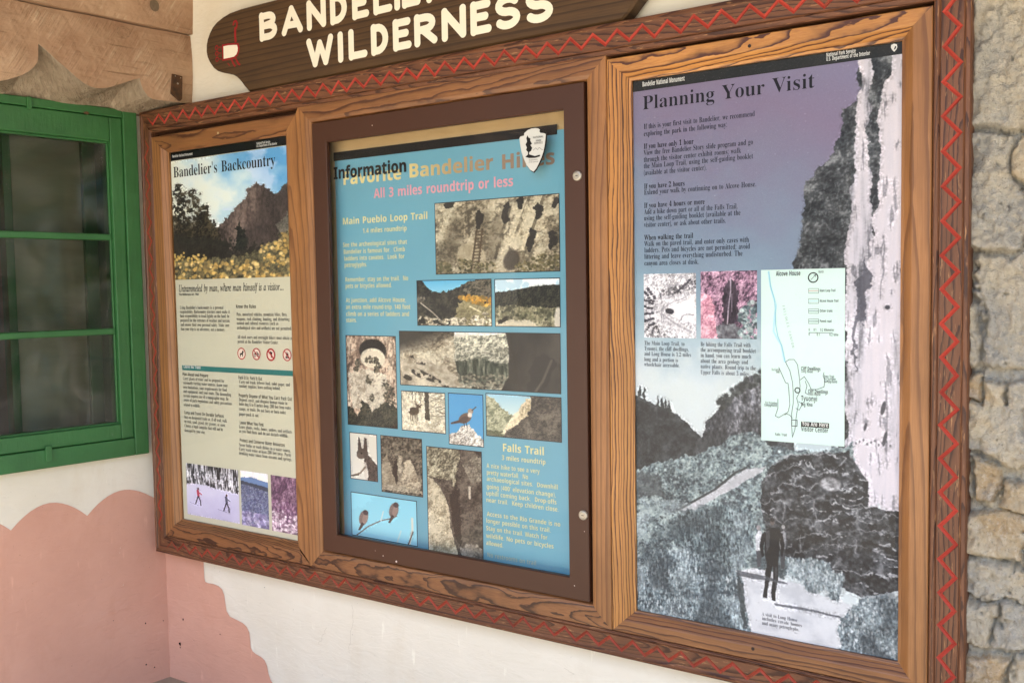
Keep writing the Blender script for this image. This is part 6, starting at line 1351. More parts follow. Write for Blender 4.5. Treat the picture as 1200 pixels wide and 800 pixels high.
        ')': '101|10 -53 21 33 15 36 8 38 3 38 -3 40 -8 38 -15 37 -21 33 28 0 22 -33 15 -36 9 -39 3 -40 -3 -40 -9 -38 -15 -36 -22 -31',
        '-': '108|13 77 0 26 82 0 0 -26',
        ' ': '125',
    },
    'italic': {
        'U': '245|100 -5 -31 4 -23 13 -15 19 -5 25 1 15 5 20 27 103 3 16 -6 12 -22 4 2 6 98 0 -2 -6 -3 0 -24 -8 -7 -11 -6 -16 -25 -95 -6 -25 -2 -16 4 -18 9 -14 15 -9 21 -3 18 2 16 6 13 9 11 12 9 19 10 32 23 86 5 29 -5 16 -22 4 2 6 78 0 -1 -6 -5 0 -16 -4 -10 -12 -5 -12 -6 -20 -25 -96 -10 -29 -11 -22 -14 -17 -17 -11 -21 -6',
        'n': '182|111 -4 -12 4 -5 14 4 19 10 37 10 38 3 19 -9 10 -14 -5 -18 -16 -19 -21 -15 -24 -12 -30 -13 -41 -27 0 33 110 4 21 -4 9 -16 2 -2 0 1 6 24 4 16 3 15 3 1 -1 0 -3 -20 -65 25 30 23 22 21 12 17 4 19 -18 -1 -13 -4 -15 -19 -67 -3 -12 -1 -7 7 -8 11 7 15 21 5 -4 -24 -34',
        't': '93|16 -4 -16 17 1 9 2 9 30 110 -23 0 1 7 30 15 27 33 8 0 -13 -44 28 0 -2 -11 -29 0 -27 -102 -3 -17 6 -7 11 6 15 19 5 -6 -26 -29',
        'r': '112|-6 0 29 104 5 26 -5 9 -17 3 1 6 23 4 15 3 14 3 3 -4 -17 -64 34 51 25 17 11 -4 4 -13 -6 -15 -13 -6 -10 4 -5 10 -26 -34 -22 -45 -17 -55',
        'a': '171|25 -4 -21 9 -7 27 3 28 9 28 16 26 20 23 23 16 24 5 16 -4 8 -14 5 14 25 0 -30 -109 -5 -23 6 -5 9 6 15 17 5 -4 -26 -30 -22 -10 -14 15 3 17 8 31 -18 -28 -17 -19 -17 -12|41 16 17 8 18 19 9 13 8 15 7 14 5 16 4 28 -17 20 -15 -4 -15 -12 -14 -20 -11 -25 -8 -27 -2 -24',
        'm': '275|205 -4 -17 19 4 24 20 70 3 18 -9 10 -20 -8 -12 -11 -12 -13 -11 -17 -11 -19 -8 -16 -7 -17 -6 -18 -5 -18 -26 0 30 101 5 28 -10 8 -15 -6 -20 -16 -11 -12 -10 -14 -14 -25 -6 -14 -5 -15 -12 -35 -26 0 31 106 4 16 2 10 -6 9 -17 3 2 6 21 2 16 3 10 2 4 1 4 -4 0 -3 -1 -3 -19 -59 47 52 40 17 20 -20 -3 -17 -7 -29 44 49 38 17 20 -20 -1 -12 -4 -15 -21 -78 -1 -4 0 -4 6 -8 11 7 7 8 8 11 5 -5 -24 -31',
        'e': '144|44 -3 -19 3 -15 10 -9 17 -3 22 2 17 5 17 7 16 11 16 13 15 14 12 24 12 24 4 23 -6 8 -19 -6 -20 -19 -18 -31 -15 -42 -9 -2 -12 -1 -10 8 -27 23 -9 25 7 26 21 6 -5 -17 -18 -17 -12 -18 -7|32 79 30 7 22 13 14 17 4 20 -12 13 -22 -9 -10 -11 -10 -14 -9 -17',
        'l': '86|16 -4 -12 5 -5 12 2 14 6 23 42 156 2 10 -5 11 -17 2 1 6 22 3 15 3 15 2 4 -3 -2 -7 -53 -191 -3 -17 6 -8 11 6 16 18 5 -5 -14 -18 -13 -12',
        'd': '177|31 -4 -26 11 -7 13 -2 17 1 16 6 19 8 18 11 19 13 16 15 14 23 15 23 4 25 -11 15 61 1 5 1 5 -4 7 -12 2 -5 0 1 7 20 2 15 3 16 4 3 -3 0 -3 -1 -3 -51 -194 -2 -10 -1 -8 8 -7 11 6 17 19 5 -4 -14 -18 -13 -12 -23 -10 -17 17 3 18 7 25 -18 -27 -17 -18 -17 -11|45 14 19 8 19 21 9 13 7 15 7 16 5 15 5 28 -5 15 -12 5 -16 -4 -17 -12 -15 -19 -13 -26 -9 -27 -3 -23 5 -19',
        'b': '170|41 -4 -18 2 -14 5 -11 15 1 7 45 177 2 10 0 6 -3 8 -12 2 -6 0 2 6 20 2 14 3 17 4 3 -3 -30 -115 27 25 29 8 19 -3 14 -10 10 -16 3 -20 -2 -20 -7 -20 -11 -19 -14 -18 -17 -15 -19 -11 -21 -8|47 5 19 3 18 12 16 17 12 22 8 24 3 22 -8 27 -22 10 -16 -4 -14 -11 -12 -18 -10 -26 -14 -50 -2 -14',
        'y': '135|-22 -77 -12 4 -5 11 4 9 11 4 9 -3 11 -2 21 19 23 32 -18 91 -4 20 -4 14 -9 16 -17 6 1 5 15 3 12 3 15 3 6 -7 5 -22 4 -17 4 -23 5 -27 6 -33 14 22 11 18 14 24 6 14 2 10 -8 13 -5 4 -3 10 4 10 11 4 13 -6 5 -16 -6 -24 -15 -33 -7 -13 -9 -15 -11 -16 -11 -18 -11 -17 -12 -17 -12 -16 -12 -14 -11 -12 -11 -10',
        'w': '223|24 -4 -2 91 -2 30 -4 17 -16 10 -2 0 1 6 16 3 12 3 8 2 5 0 6 -18 2 -54 1 -40 70 112 6 0 13 -123 24 29 14 18 10 16 8 22 -6 10 -7 13 4 11 11 4 11 -6 4 -15 -10 -33 -31 -46 -50 -62 -5 0 -13 114 -72 -114',
        'h': '201|152 -3 -22 9 -8 24 1 19 5 27 8 34 3 18 2 14 -16 20 -19 -7 -19 -19 -16 -26 -9 -24 -18 -86 -32 0 44 208 3 17 -23 16 -3 0 3 14 62 0 -13 -62 -7 -27 -7 -28 4 0 29 34 33 11 27 -9 9 -28 -2 -15 -4 -22 -9 -40 -3 -19 -1 -16 12 -16 21 8 6 -10 -21 -15',
        'i': '89|61 197 -12 5 -5 12 5 12 12 5 12 -5 6 -12 -5 -12|16 -4 -16 18 2 13 4 16 22 78 1 6 1 5 -5 9 -16 3 1 5 22 3 16 3 14 3 3 -4 0 -3 -1 -3 -32 -109 -3 -13 7 -10 12 7 17 19 5 -5 -28 -31',
        'f': '99|-24 -77 -16 6 -6 13 13 15 11 -11 -1 -5 -2 -4 4 -4 16 13 6 17 6 25 29 153 -33 0 3 11 32 0 4 18 10 31 15 23 19 15 22 4 21 -6 9 -18 -16 -15 -13 13 1 4 0 3 2 4 -3 4 -6 2 -17 -10 -12 -32 -8 -40 39 0 -2 -11 -39 0 -14 -66 -8 -39 -8 -32 -9 -27 -9 -20 -18 -25',
        's': '124|39 -4 -23 4 -13 3 -7 -5 -7 0 7 55 6 0 3 -21 7 -15 24 -12 19 8 8 21 -11 26 -10 13 -10 14 -9 16 -3 16 3 15 9 13 13 8 16 3 22 -3 14 -4 7 6 6 0 -7 -50 -5 0 -11 32 -22 10 -14 -5 -6 -14 13 -26 10 -13 10 -14 8 -16 4 -17 -7 -24 -18 -17',
        'v': '148|31 -4 -6 89 -1 17 -2 14 -4 17 -18 10 -3 0 1 6 16 3 12 3 8 2 6 1 7 -16 4 -48 4 -65 14 15 13 14 11 14 9 13 14 21 4 14 -4 7 -8 8 -4 9 5 11 11 3 12 -5 4 -16 -14 -39 -42 -55 -42 -47',
        'o': '175|53 -4 -23 4 -17 11 -11 17 -4 23 2 19 7 19 10 18 14 17 16 14 17 11 18 7 19 2 23 -4 18 -11 11 -17 4 -23 -2 -17 -5 -17 -9 -17 -11 -15 -13 -14 -15 -12 -24 -11|56 6 27 10 12 12 11 15 9 17 6 18 5 18 1 17 -7 27 -21 9 -17 -3 -16 -12 -15 -19 -12 -23 -8 -26 -3 -24 7 -27',
        '.': '90|45 -5 -15 6 -6 17 6 18 15 5 15 -5 6 -18 -6 -17',
        ',': '90|14 -43 5 20 4 22 5 21 3 19 31 0 2 -4 -5 -18 -7 -21 -8 -20 -8 -19',
        ' ': '125',
    },
}

# ---------------------------------------------------------------- lettering
def parse(enc):
    f = enc.split('|'); out = []
    for s in f[1:]:
        v = list(map(int, s.split())); x = y = 0; p = []
        for i in range(0, len(v), 2):
            x += v[i]; y += v[i + 1]; p.append((x / 500., y / 500.))
        if len(p) > 2: out.append(p)
    return int(f[0]) / 500., out


_cache = {}
CAP = {k: max(y for p in parse(GL[k]['U' if k == 'italic' else 'I'])[1] for x, y in p) for k in GL}
def glyph(font, ch, off):
    """flat outline of one letter as (verts, faces, advance)"""
    k = (font, ch, off)
    if k in _cache: return _cache[k]
    enc = GL[font].get(ch) or GL['sans'].get(ch) or GL['sans'].get(' ')
    adv, loops = parse(enc); vs, fs = [], []
    if loops:
        cu = bpy.data.curves.new('letter', 'CURVE'); cu.dimensions = '2D'; cu.fill_mode = 'BOTH'; cu.offset = off
        for p in loops:
            sp = cu.splines.new('POLY'); sp.points.add(len(p) - 1); sp.use_cyclic_u = True
            for q, (x, y) in zip(sp.points, p): q.co = (x, y, 0, 1)
        ob = bpy.data.objects.new('letter', cu); me = bpy.data.meshes.new_from_object(ob)
        vs = [(v.co.x, v.co.y) for v in me.vertices]; fs = [list(p.vertices) for p in me.polygons if p.normal.z > .5 or True]
        bpy.data.objects.remove(ob); bpy.data.curves.remove(cu); bpy.data.meshes.remove(me)
    _cache[k] = (vs, fs, adv); return _cache[k]


def letters(name, lines, em, font, mat, parent, y, off=0., origin=None, space=0., whole=False):
    """lines: (text, x, baseline z, width or 0) -> one flat mesh of letters per paragraph on the plane y"""
    paras = [[lines[0]]]
    for p, q in zip(lines[:-1], lines[1:]):
        if abs(p[1] - q[1]) < .03 and 0 < p[2] - q[2] < em * 1.45: paras[-1].append(q)
        else: paras.append([q])
    if len(paras) > 1 and not whole:
        return [letters(name, g, em, font, mat, parent, y, off, origin, space) for g in paras]
    V, F = [], []; O = origin or parent_origin(parent); em = em * .68 / CAP[font]
    for t, x, z, w in lines:
        gs = [glyph(font, c, off) for c in t]; tot = sum(g[2] + space for g in gs) - space
        sx = em if not w else w / tot
        cx = 0
        for vs_, fs_, adv in gs:
            n = len(V); V += [(x + (cx + a) * sx - O[0], y - O[1], z + c * em - O[2]) for a, c in vs_]; F += [[n + i for i in f] for f in fs_]; cx += adv + space
    return mesh(name, V, F, mat, parent)


def parent_origin(p):
    o = Vector((0, 0, 0))
    while p: o += p.location; p = p.parent
    return o


def sheet(name, x0, z0, x1, z1, y, mat, parent):
    O = parent_origin(parent)
    return mesh(name, [(x0 - O.x, y - O.y, z0 - O.z), (x1 - O.x, y - O.y, z0 - O.z), (x1 - O.x, y - O.y, z1 - O.z), (x0 - O.x, y - O.y, z1 - O.z)], [(0, 1, 2, 3)], mat, parent, uv=[(0, 0), (1, 0), (1, 1), (0, 1)])


def photo(rect, pic, label, parent, y, border=None):
    nm = pic.__name__.replace('pic_', '') + '_picture'
    o = sheet('photo_print', *rect, y, print_mat(nm, pic().image(nm, 1.1)), parent); o['label'] = label
    if border:
        O = parent_origin(parent); x0, z0, x1, z1 = rect; b = MB()
        b.ribbon([(a - O.x, c - O.z) for a, c in ((x0, z0), (x1, z0), (x1, z1), (x0, z1))], .0022, y - .0003 - O.y, closed=True); b.build('photo_edge', border, o).parent = parent
    return o


def shape(name, pts, y, mat, parent, O=None):
    O = O or parent_origin(parent)
    return mesh(name, [(x - O.x, y - O.y, z - O.z) for x, z in pts], [list(range(len(pts)))], mat, parent)


# ---------------------------------------------------------------- left sheet
M_PAPER1 = plain('sage_paper', (200, 198, 174), .6, .3, var=.03, scale=3)
YA = .026
p1 = thing('poster', 'sage paper sheet with a mountain and yellow flowers photo in the left bay', 'poster', (-2.426, YA, -.78))
sheet('paper', -2.7600, -.7860, -2.1395, .4800, YA, M_PAPER1, p1)
sheet('header_band', -2.7600, 0.4398, -2.1395, .4800, YA - .0006, M_BAND, p1)
letters('header_text', [('Bandelier National Monument', -2.7202, 0.4502, 0.105)], .0125, 'sans', M_WHITEINK, p1, YA - .0012)
letters('header_text', [('National Park Service', -2.3059, 0.4536, 0.0616), ('U.S. Department of the Interior', -2.3063, 0.4454, 0.0919)], .0105, 'sans', M_WHITEINK, p1, YA - .0012)
photo((-2.741, 0.0431, -2.157, 0.438), pic_mountain, 'photo of a dark rocky mountain above yellow flowers', p1, YA - .0006)
letters('title', [("Bandelier's Backcountry", -2.7184, 0.3836, 0.4943)], .052, 'serif', M_BLACK, p1, YA - .0016, -.004)
letters('motto', [('Untrammeled by man, where man himself is a visitor...', -2.7127, 0.0024, 0.508)], .034, 'italic', M_TEXT, p1, YA - .0006, .006)
letters('credit', [('The Wilderness Act, 1964', -2.7121, -0.0099, 0.1023)], .0115, 'sans', M_TEXT, p1, YA - .0006)
BODY1 = [
    ("Using Bandelier's backcountry is a personal", -2.7101, -0.0552, 0.2220),
    ('responsibility. Backcountry travelers must make it', -2.7109, -0.0689, 0.2533),
    ('their responsibility to tread lightly on the land, be', -2.7117, -0.0830, 0.2514),
    ('prepared for the extremes of weather and terrain,', -2.7108, -0.0977, 0.2539),
    ('and ensure their own personal safety. Make sure', -2.7098, -0.1122, 0.2480),
    ('that your trip is an adventure, not a memory.', -2.7097, -0.1269, 0.2264),
    ('Pets, motorized vehicles, mountain bikes, fires,', -2.4253, -0.0770, 0.2334),
    ('weapons, rock climbing, hunting, and disturbing', -2.4260, -0.0915, 0.2428),
    ('natural and cultural resources (such as', -2.4259, -0.1048, 0.1931),
    ('archeological sites and artifacts) are not permitted.', -2.4258, -0.1198, 0.2508),
    ('All stock users and overnight hikers must obtain a', -2.4248, -0.1493, 0.2486),
    ('permit at the Bandelier Visitor Center.', -2.4247, -0.1639, 0.1894),
    ('Carry plenty of water and be prepared for', -2.7075, -0.2940, 0.2116),
    ('seasonally varying water sources. Know your', -2.7076, -0.3085, 0.2278),
    ('own limitations, your requirements for food', -2.7078, -0.3231, 0.2231),
    ('and equipment, and your route. The demanding', -2.7079, -0.3375, 0.2434),
    ('terrain requires use of a topographic map. Be', -2.7081, -0.3521, 0.2303),
    ('aware of park regulations and safety precautions', -2.7083, -0.3666, 0.2465),
    ('related to wildlife.', -2.7084, -0.3831, 0.0873),
    ('Stay on designated trails or, if off trail, walk', -2.7086, -0.4249, 0.2188),
    ('on rock, sand, gravel, dry grasses, or snow.', -2.7087, -0.4395, 0.2123),
    ('Choose a legal campsite that will not be', -2.7089, -0.4542, 0.1986),
    ('damaged by your stay.', -2.7090, -0.4701, 0.1096),
    ('Carry out trash, leftover food, toilet paper, and', -2.4236, -0.2931, 0.2338),
    ('sanitary napkins; leave nothing behind.', -2.4243, -0.3065, 0.1923),
    ('Deposit, cover, and disguise human waste in', -2.4265, -0.3510, 0.2230),
    ('holes dug 6 to 8 inches deep, 200 feet from water,', -2.4272, -0.3650, 0.2420),
    ('camps, or trails. Do not bury or burn toilet', -2.4279, -0.3804, 0.2156),
    ('paper-pack it out.', -2.4287, -0.3972, 0.0954),
    ('Leave plants, rocks, bones, antlers, and artifacts', -2.4309, -0.4390, 0.2445),
    ('as you find them and do not disturb wildlife.', -2.4315, -0.4528, 0.2276),
    ('Never bathe or wash dishes in a water source.', -2.4338, -0.4980, 0.2393),
    ('Carry wash water at least 200 feet away. Purify', -2.4345, -0.5115, 0.2414),
    ('drinking water taken from streams and springs.', -2.4351, -0.5252, 0.2444),
]
HEAD1 = [
    ('Know the Rules', -2.4274, -0.0524, 0.0953),
    ('Plan Ahead and Prepare', -2.7094, -0.2801, 0.1339),
    ('Pack It In, Pack It Out', -2.4267, -0.2802, 0.1126),
    ("Properly Dispose of What You Can't Pack Out", -2.4283, -0.3375, 0.2457),
    ('Camp and Travel On Durable Surfaces', -2.7076, -0.4100, 0.2037),
    ('Leave What You Find', -2.4276, -0.4255, 0.1128),
    ('Protect and Conserve Water Resources', -2.4305, -0.4830, 0.2101),
]

letters('body_text', BODY1, .0158, 'serif', M_TEXT, p1, YA - .0006, -.004)
letters('subheading', HEAD1, .0165, 'sans', M_BLACK, p1, YA - .0006, -.006)
TB = [(-2.7091, -0.2438), (-2.1719, -0.2508), (-2.1724, -0.2618), (-2.71, -0.2597)]
zt = (TB[0][1] + TB[1][1]) / 2; zz = (TB[2][1] + TB[3][1]) / 2
sheet('teal_band', -2.7091, -0.2611, -2.1395, -0.2443, YA - .0006, ink('teal_ink', (44, 112, 106)), p1)
letters('band_text', [('Leave No Trace', -2.7011, -0.2538, 0.0891)], .016, 'sans', M_WHITEINK, p1, YA - .0012)
M_IRED = ink('sign_red_ink', (176, 44, 48)); M_IPINK = ink('pale_sign_ink', (222, 206, 188))
for k, (x, z) in enumerate([(-2.4067, -0.1976), (-2.3368, -0.1971), (-2.2703, -0.1975), (-2.1977, -0.1964)]):
    O = parent_origin(p1); r = .0175
    bd = MB(); bd.disc(x - O.x, YA - .0005 - O.y, z - O.z, r); ic = bd.build('rule_icon', M_IPINK, p1)
    ic['label'] = ['no pets sign', 'no bicycles sign', 'no weapons sign in bolder red', 'no campfires sign'][k]
    bd = MB(); c = lambda a, q: (x + q * r * math.cos(a) - O.x, z + q * r * math.sin(a) - O.z); yy = YA - .0016 - O.y
    wd = .0032 if k != 2 else .0050
    bd.ribbon([c(6.2832 * i / 28, 1) for i in range(28)], wd, yy, closed=True); bd.build('red_ring', M_IRED, ic)
    if k != 0:
        bd = MB(); bd.ribbon([c(2.35, 1), c(5.5, 1)], wd, yy + .0001); bd.build('red_bar', M_IRED, ic)
    bd = MB(); X = lambda u_: x + u_ * r - O.x; Zz = lambda v_: z + v_ * r - O.z; yb = YA - .0011 - O.y
    if k == 0: bd.face([(X(a), yb, Zz(v)) for a, v in ((-.45, .05), (-.42, -.55), (-.25, -.55), (-.2, -.2), (.15, -.2), (.2, -.55), (.36, -.55), (.36, .1), (.6, .3), (.5, .5), (.2, .55), (.1, .15))][::-1])
    if k == 1:
        for u_ in (-.4, .4): bd.ribbon([(X(u_ + .3 * math.cos(i * .7854)), Zz(-.2 + .3 * math.sin(i * .7854))) for i in range(8)], .0016, yb, closed=True)
        bd.ribbon([(X(-.4), Zz(-.2)), (X(-.1), Zz(.3)), (X(.3), Zz(.3)), (X(.4), Zz(-.2))], .0022, yb)
    if k == 2: bd.ribbon([(X(-.2), Zz(.55)), (X(.1), Zz(.2)), (X(.15), Zz(-.5))], .006, yb); bd.ribbon([(X(.1), Zz(.4)), (X(.35), Zz(.3))], .005, yb - .0001)
    if k == 3:
        bd.face([(X(a), yb, Zz(v)) for a, v in ((-.3, -.2), (-.2, .15), (0, .62), (.1, .2), (.3, .3), (.3, -.2))][::-1]); bd.ribbon([(X(-.4), Zz(-.55)), (X(.4), Zz(-.3))], .003, yb); bd.ribbon([(X(-.4), Zz(-.3)), (X(.4), Zz(-.55))], .003, yb - .0001)
    bd.build('pictogram', M_BLACK, ic)
photo((-2.7085, -0.7525, -2.4424, -0.5771), pic_skiers, 'photo of two skiers on snow', p1, YA - .0006)
photo((-2.4318, -0.7542, -2.3028, -0.5761), pic_frost_valley, 'photo of a blue frosty valley', p1, YA - .0006)
photo((-2.2893, -0.755, -2.1688, -0.5772), pic_frost_trees, 'photo of purple snowy trees', p1, YA - .0006)

# ---------------------------------------------------------------- middle sheet
YB = .045
M_BLUE = plain('blue_paper', (104, 164, 182), .42, .4, var=.07, scale=5)
M_CREAM = ink('pale_yellow_ink', (228, 218, 150)); M_PINKI = ink('pink_ink', (222, 158, 166))
p2 = thing('poster', 'blue sheet of hiking trail photos and yellow text in the middle bay', 'poster', (-1.6, YB, -.75))
B2 = (-1.9946, -0.749, -1.2095, 0.3928)
sheet('paper', B2[0], -.7650, -1.1600, B2[3] - .004, YB, M_BLUE, p2)
sheet('header_band', -1.9979, 0.3777, -1.2305, 0.4028, YB - .0012, M_BAND, p2)
M = Mat('fading_title_ink', .6, .3); tc_ = M.n('ShaderNodeTexCoord').outputs['Object']; s_ = M.n('ShaderNodeSeparateXYZ'); M.link(tc_, s_.inputs[0])
M.color(M.ramp(M.math('MULTIPLY_ADD', s_.outputs[0], 1.3, .48), [(.0, lin((226, 214, 150))), (.35, lin((218, 200, 136))), (.5, lin((186, 162, 116))), (.72, lin((150, 128, 104))), (1., lin((128, 110, 98)))])); M_FADE = M.m
letters('title', [('Favorite', -1.9653, 0.3064, 0.2268), ('Bandelier', -1.7148, 0.308, 0.2891), ('Hikes', -1.4027, 0.3056, 0.1656)], .0545, 'sans', M_FADE, p2, YB - .0008, .007)
letters('title', [('Information', -1.9993, 0.3255, 0.2812)], .0500, 'sans', M_BLACK, p2, YB - .0018, .010)
letters('subtitle', [('All 3 miles roundtrip or less', -1.8441, 0.2602, 0.4804)], .0385, 'sans', M_PINKI, p2, YB - .0008, .004)
letters('subheading', [('Main Pueblo Loop Trail', -1.9697, 0.1911, 0.322)], .0285, 'sans', M_CREAM, p2, YB - .0008, -.002)
letters('subheading', [('1.4 miles roundtrip', -1.891, 0.1628, 0.1669)], .0205, 'sans', M_CREAM, p2, YB - .0008, -.004)
letters('body_text', [("See the archeological sites that", -1.97, 0.1257, 0.246), ("Bandelier is famous for.  Climb", -1.9684, 0.1054, 0.2364), ("ladders into cavates.  Look for", -1.9664, 0.0857, 0.2316), ("petroglyphs.", -1.966, 0.0668, 0.0899),
 ("Remember, stay on the trail.  No", -1.9644, 0.0242, 0.2419), ("pets or bicycles allowed.", -1.9641, 0.0054, 0.1809), ("At junction, add Alcove House,", -1.9639, -0.0363, 0.2315), ("an extra mile round-trip. 140 foot", -1.9646, -0.056, 0.2472), ("climb on a series of ladders and", -1.9643, -0.0763, 0.2426), ("stairs.", -1.9649, -0.0945, 0.0429)], .0190, 'sans', M_CREAM, p2, YB - .0008, -.006)
letters('subheading', [('Falls Trail', -1.4128, -0.4315, 0.1316)], .0300, 'sans', M_CREAM, p2, YB - .0008)
letters('subheading', [('3 miles roundtrip', -1.4155, -0.4549, 0.1375)], .0190, 'sans', M_CREAM, p2, YB - .0008, -.003)
letters('body_text', [("A nice hike to see a very", -1.4649, -0.4804, 0.1683), ("pretty waterfall.  No", -1.4652, -0.4986, 0.1329), ("archaeological sites.  Downhill", -1.4657, -0.5159, 0.2236), ("going (400' elevation change),", -1.4661, -0.5366, 0.2178), ("uphill coming back.  Drop-offs", -1.468, -0.5552, 0.2212), ("near trail.  Keep children close.", -1.4683, -0.5732, 0.2281),
 ("Access to the Rio Grande is no", -1.4666, -0.6112, 0.2304), ("longer possible on this trail.", -1.4696, -0.6299, 0.2045), ("Stay on the trail. Watch for", -1.47, -0.6504, 0.194), ("wildlife. No pets or bicycles", -1.4705, -0.6708, 0.2132), ("allowed.", -1.4709, -0.6904, 0.0567)], .0180, 'sans', M_CREAM, p2, YB - .0008, -.007)
letters('footnote', [("No restrooms on trail", -1.4685, -0.7228, 0.1579)], .0180, 'sans', ink('faint_yellow_ink', (176, 186, 160)), p2, YB - .0008, -.007)
M_EDGE = ink('photo_edge_ink', (40, 44, 48))
for rc, pc, lb in (((-1.6229, 0.0389, -1.2278, 0.2313), pic_cavates, 'photo of a pitted cliff with a ladder'), ((-1.6924, -0.1013, -1.4394, 0.0224), pic_canyon, 'photo of a dark canyon with autumn trees'), ((-1.428, -0.1016, -1.2288, 0.0212), pic_valley, 'photo of a wooded valley'),
                   ((-1.7603, -0.2703, -1.2299, -0.1184), pic_cave, 'wide photo looking out of a cave'), ((-1.9676, -0.3974, -1.775, -0.1338), pic_alcove, 'photo of an alcove high in a cliff'), ((-1.7578, -0.3992, -1.6014, -0.2876), pic_deer, 'photo of a deer by a tree trunk'), ((-1.5894, -0.426, -1.4731, -0.2858), pic_bird, 'photo of a small bird on a white rock'),
                   ((-1.4629, -0.3938, -1.2295, -0.2806), pic_cliff_valley, 'photo of a shaded cliff above a valley'), ((-1.9621, -0.5585, -1.8556, -0.4212), pic_squirrel, 'photo of a squirrel with tufted ears'), ((-1.8402, -0.5848, -1.6873, -0.4212), pic_tent_rocks, 'photo of pointed rocks'), ((-1.6702, -0.7345, -1.4814, -0.4396), pic_waterfall, 'tall photo of a narrow gorge'), ((-1.963, -0.7289, -1.711, -0.5996), pic_two_birds, 'photo of two birds on a twig')):
    photo(rc, pc, lb, p2, YB - .0006, M_EDGE)
# arrowhead emblem stuck on the glass of the middle bay
AH = [(-1.2739, 0.3935), (-1.284, 0.3933), (-1.2954, 0.3909), (-1.3062, 0.384), (-1.3066, 0.3783), (-1.3179, 0.3769), (-1.321, 0.373), (-1.319, 0.3584), (-1.315, 0.3372), (-1.3077, 0.3191), (-1.3, 0.3036), (-1.2896, 0.2916), (-1.2803, 0.2864), (-1.2719, 0.2939), (-1.2641, 0.3059), (-1.2556, 0.3209), (-1.2499, 0.3346), (-1.2457, 0.3513), (-1.2439, 0.3647), (-1.2428, 0.3754), (-1.2479, 0.3782), (-1.2586, 0.3801), (-1.2615, 0.3842), (-1.2595, 0.3878), (-1.2651, 0.3917)]
em_ = thing('arrowhead_sticker', 'white arrowhead emblem sticker with a black tree on the middle pane', 'sticker', (AH[0][0], .0105, AH[12][1]))
cxm = sum(p[0] for p in AH) / len(AH); czm = sum(p[1] for p in AH) / len(AH)
shape('shadow_edge', [(cxm + .0018 + (x - cxm) * 1.05, czm - .0012 + (z - czm) * 1.03) for x, z in AH], .0108, M_BLACK, em_)  # black offset copy stands in for the sticker's cast shadow
shape('arrowhead', AH, .0100, ink('emblem_white', (200, 202, 196)), em_)
for pts in ([(-1.2964, 0.3781), (-1.293, 0.3717), (-1.2879, 0.3693), (-1.2885, 0.3639), (-1.2831, 0.3557), (-1.2882, 0.3529), (-1.2828, 0.3456), (-1.2865, 0.3379), (-1.2916, 0.3359), (-1.2927, 0.3305), (-1.2751, 0.3247), (-1.2605, 0.3267), (-1.2601, 0.3225), (-1.2752, 0.3201), (-1.2929, 0.3212), (-1.304, 0.3252), (-1.2963, 0.3296), (-1.2951, 0.3362), (-1.3011, 0.3418), (-1.2985, 0.3479), (-1.3024, 0.3555), (-1.2977, 0.3626), (-1.2998, 0.3705)],):
    shape('tree_mark', pts[::-1], .0094, M_BLACK, em_)
letters('lettering', [('NATIONAL', -1.2804, 0.368, 0.0311), ('PARK', -1.272, 0.3594, 0.016), ('SERVICE', -1.2771, 0.3533, 0.0255)], .0072, 'sans', M_TEXT, em_, .0094, -.01)
b = MB(); O = parent_origin(em_)
b.ribbon([(x - O.x, z - O.z) for x, z in [(-1.2799, 0.339), (-1.2722, 0.3446), (-1.2673, 0.3395), (-1.2622, 0.3445), (-1.2523, 0.3373)]], .0008, .0094 - O.y); b.build('ridge_mark', M_TEXT, em_)
letters('lettering', [('Department', -1.293, 0.3146, 0.0253), ('of the Interior', -1.2941, 0.3093, 0.0288)], .0042, 'sans', M_TEXT, em_, .0094, -.01)

# ---------------------------------------------------------------- right sheet
YC = .026
p3 = thing('poster', 'large sheet with a purple sky, pale cliff and trail walker in the right bay', 'poster', (-.71, YC, -.78))
R3 = (-1.0300, .4900, -.4000, -.8000)
o = sheet('photo_print', R3[0], R3[3], R3[2], R3[1], YC, print_mat('canyon_trail_picture', pic_canyon_trail().image('canyon_trail_picture'), .42), p3); o['label'] = 'full-size picture of a canyon trail'
M = Mat('dusty_black_ink', .45, .35); n_ = M.noise(M.obj(), 220, 3, .7); M.color(M.mix(M.ramp(n_, [(.55, (0, 0, 0)), (.75, (.5,) * 3)]), lin((24, 24, 23)), lin((70, 69, 66)))); M_BAND3 = M.m
sheet('header_band', R3[0], 0.4505, R3[2], R3[1] + .006, YC - .0006, M_BAND3, p3)
letters('header_text', [('Bandelier National Monument', -0.9866, 0.4598, 0.1056)], .0160, 'sans', M_WHITEINK, p3, YC - .0012)
letters('header_text', [('National Park Service', -0.5659, 0.4664, 0.0596), ('U.S. Department of the Interior', -0.5658, 0.4576, 0.0875)], .0118, 'sans', M_WHITEINK, p3, YC - .0012)
MK = [(-0.4324, 0.4728), (-0.4272, 0.4707), (-0.4259, 0.4651), (-0.4278, 0.4606), (-0.4319, 0.4565), (-0.4359, 0.4611), (-0.4382, 0.4662), (-0.4375, 0.4711)]
mk = shape('emblem', MK[::-1], YC - .0011, M_WHITEINK, p3)
shape('emblem_mark', [(-0.4298, 0.4682), (-0.4278, 0.4656), (-0.4297, 0.4615), (-0.4326, 0.4606), (-0.431, 0.4651)][::-1], YC - .0017, M_BAND3, p3)
M_NAVY = ink('title_ink', (16, 14, 26)); M_GREYI = ink('grey_text_ink', (38, 40, 54))
letters('title', [('Planning Your Visit', -0.9871, 0.4068, 0.3983)], .0455, 'serif', M_NAVY, p3, YC - .0008, -.005)
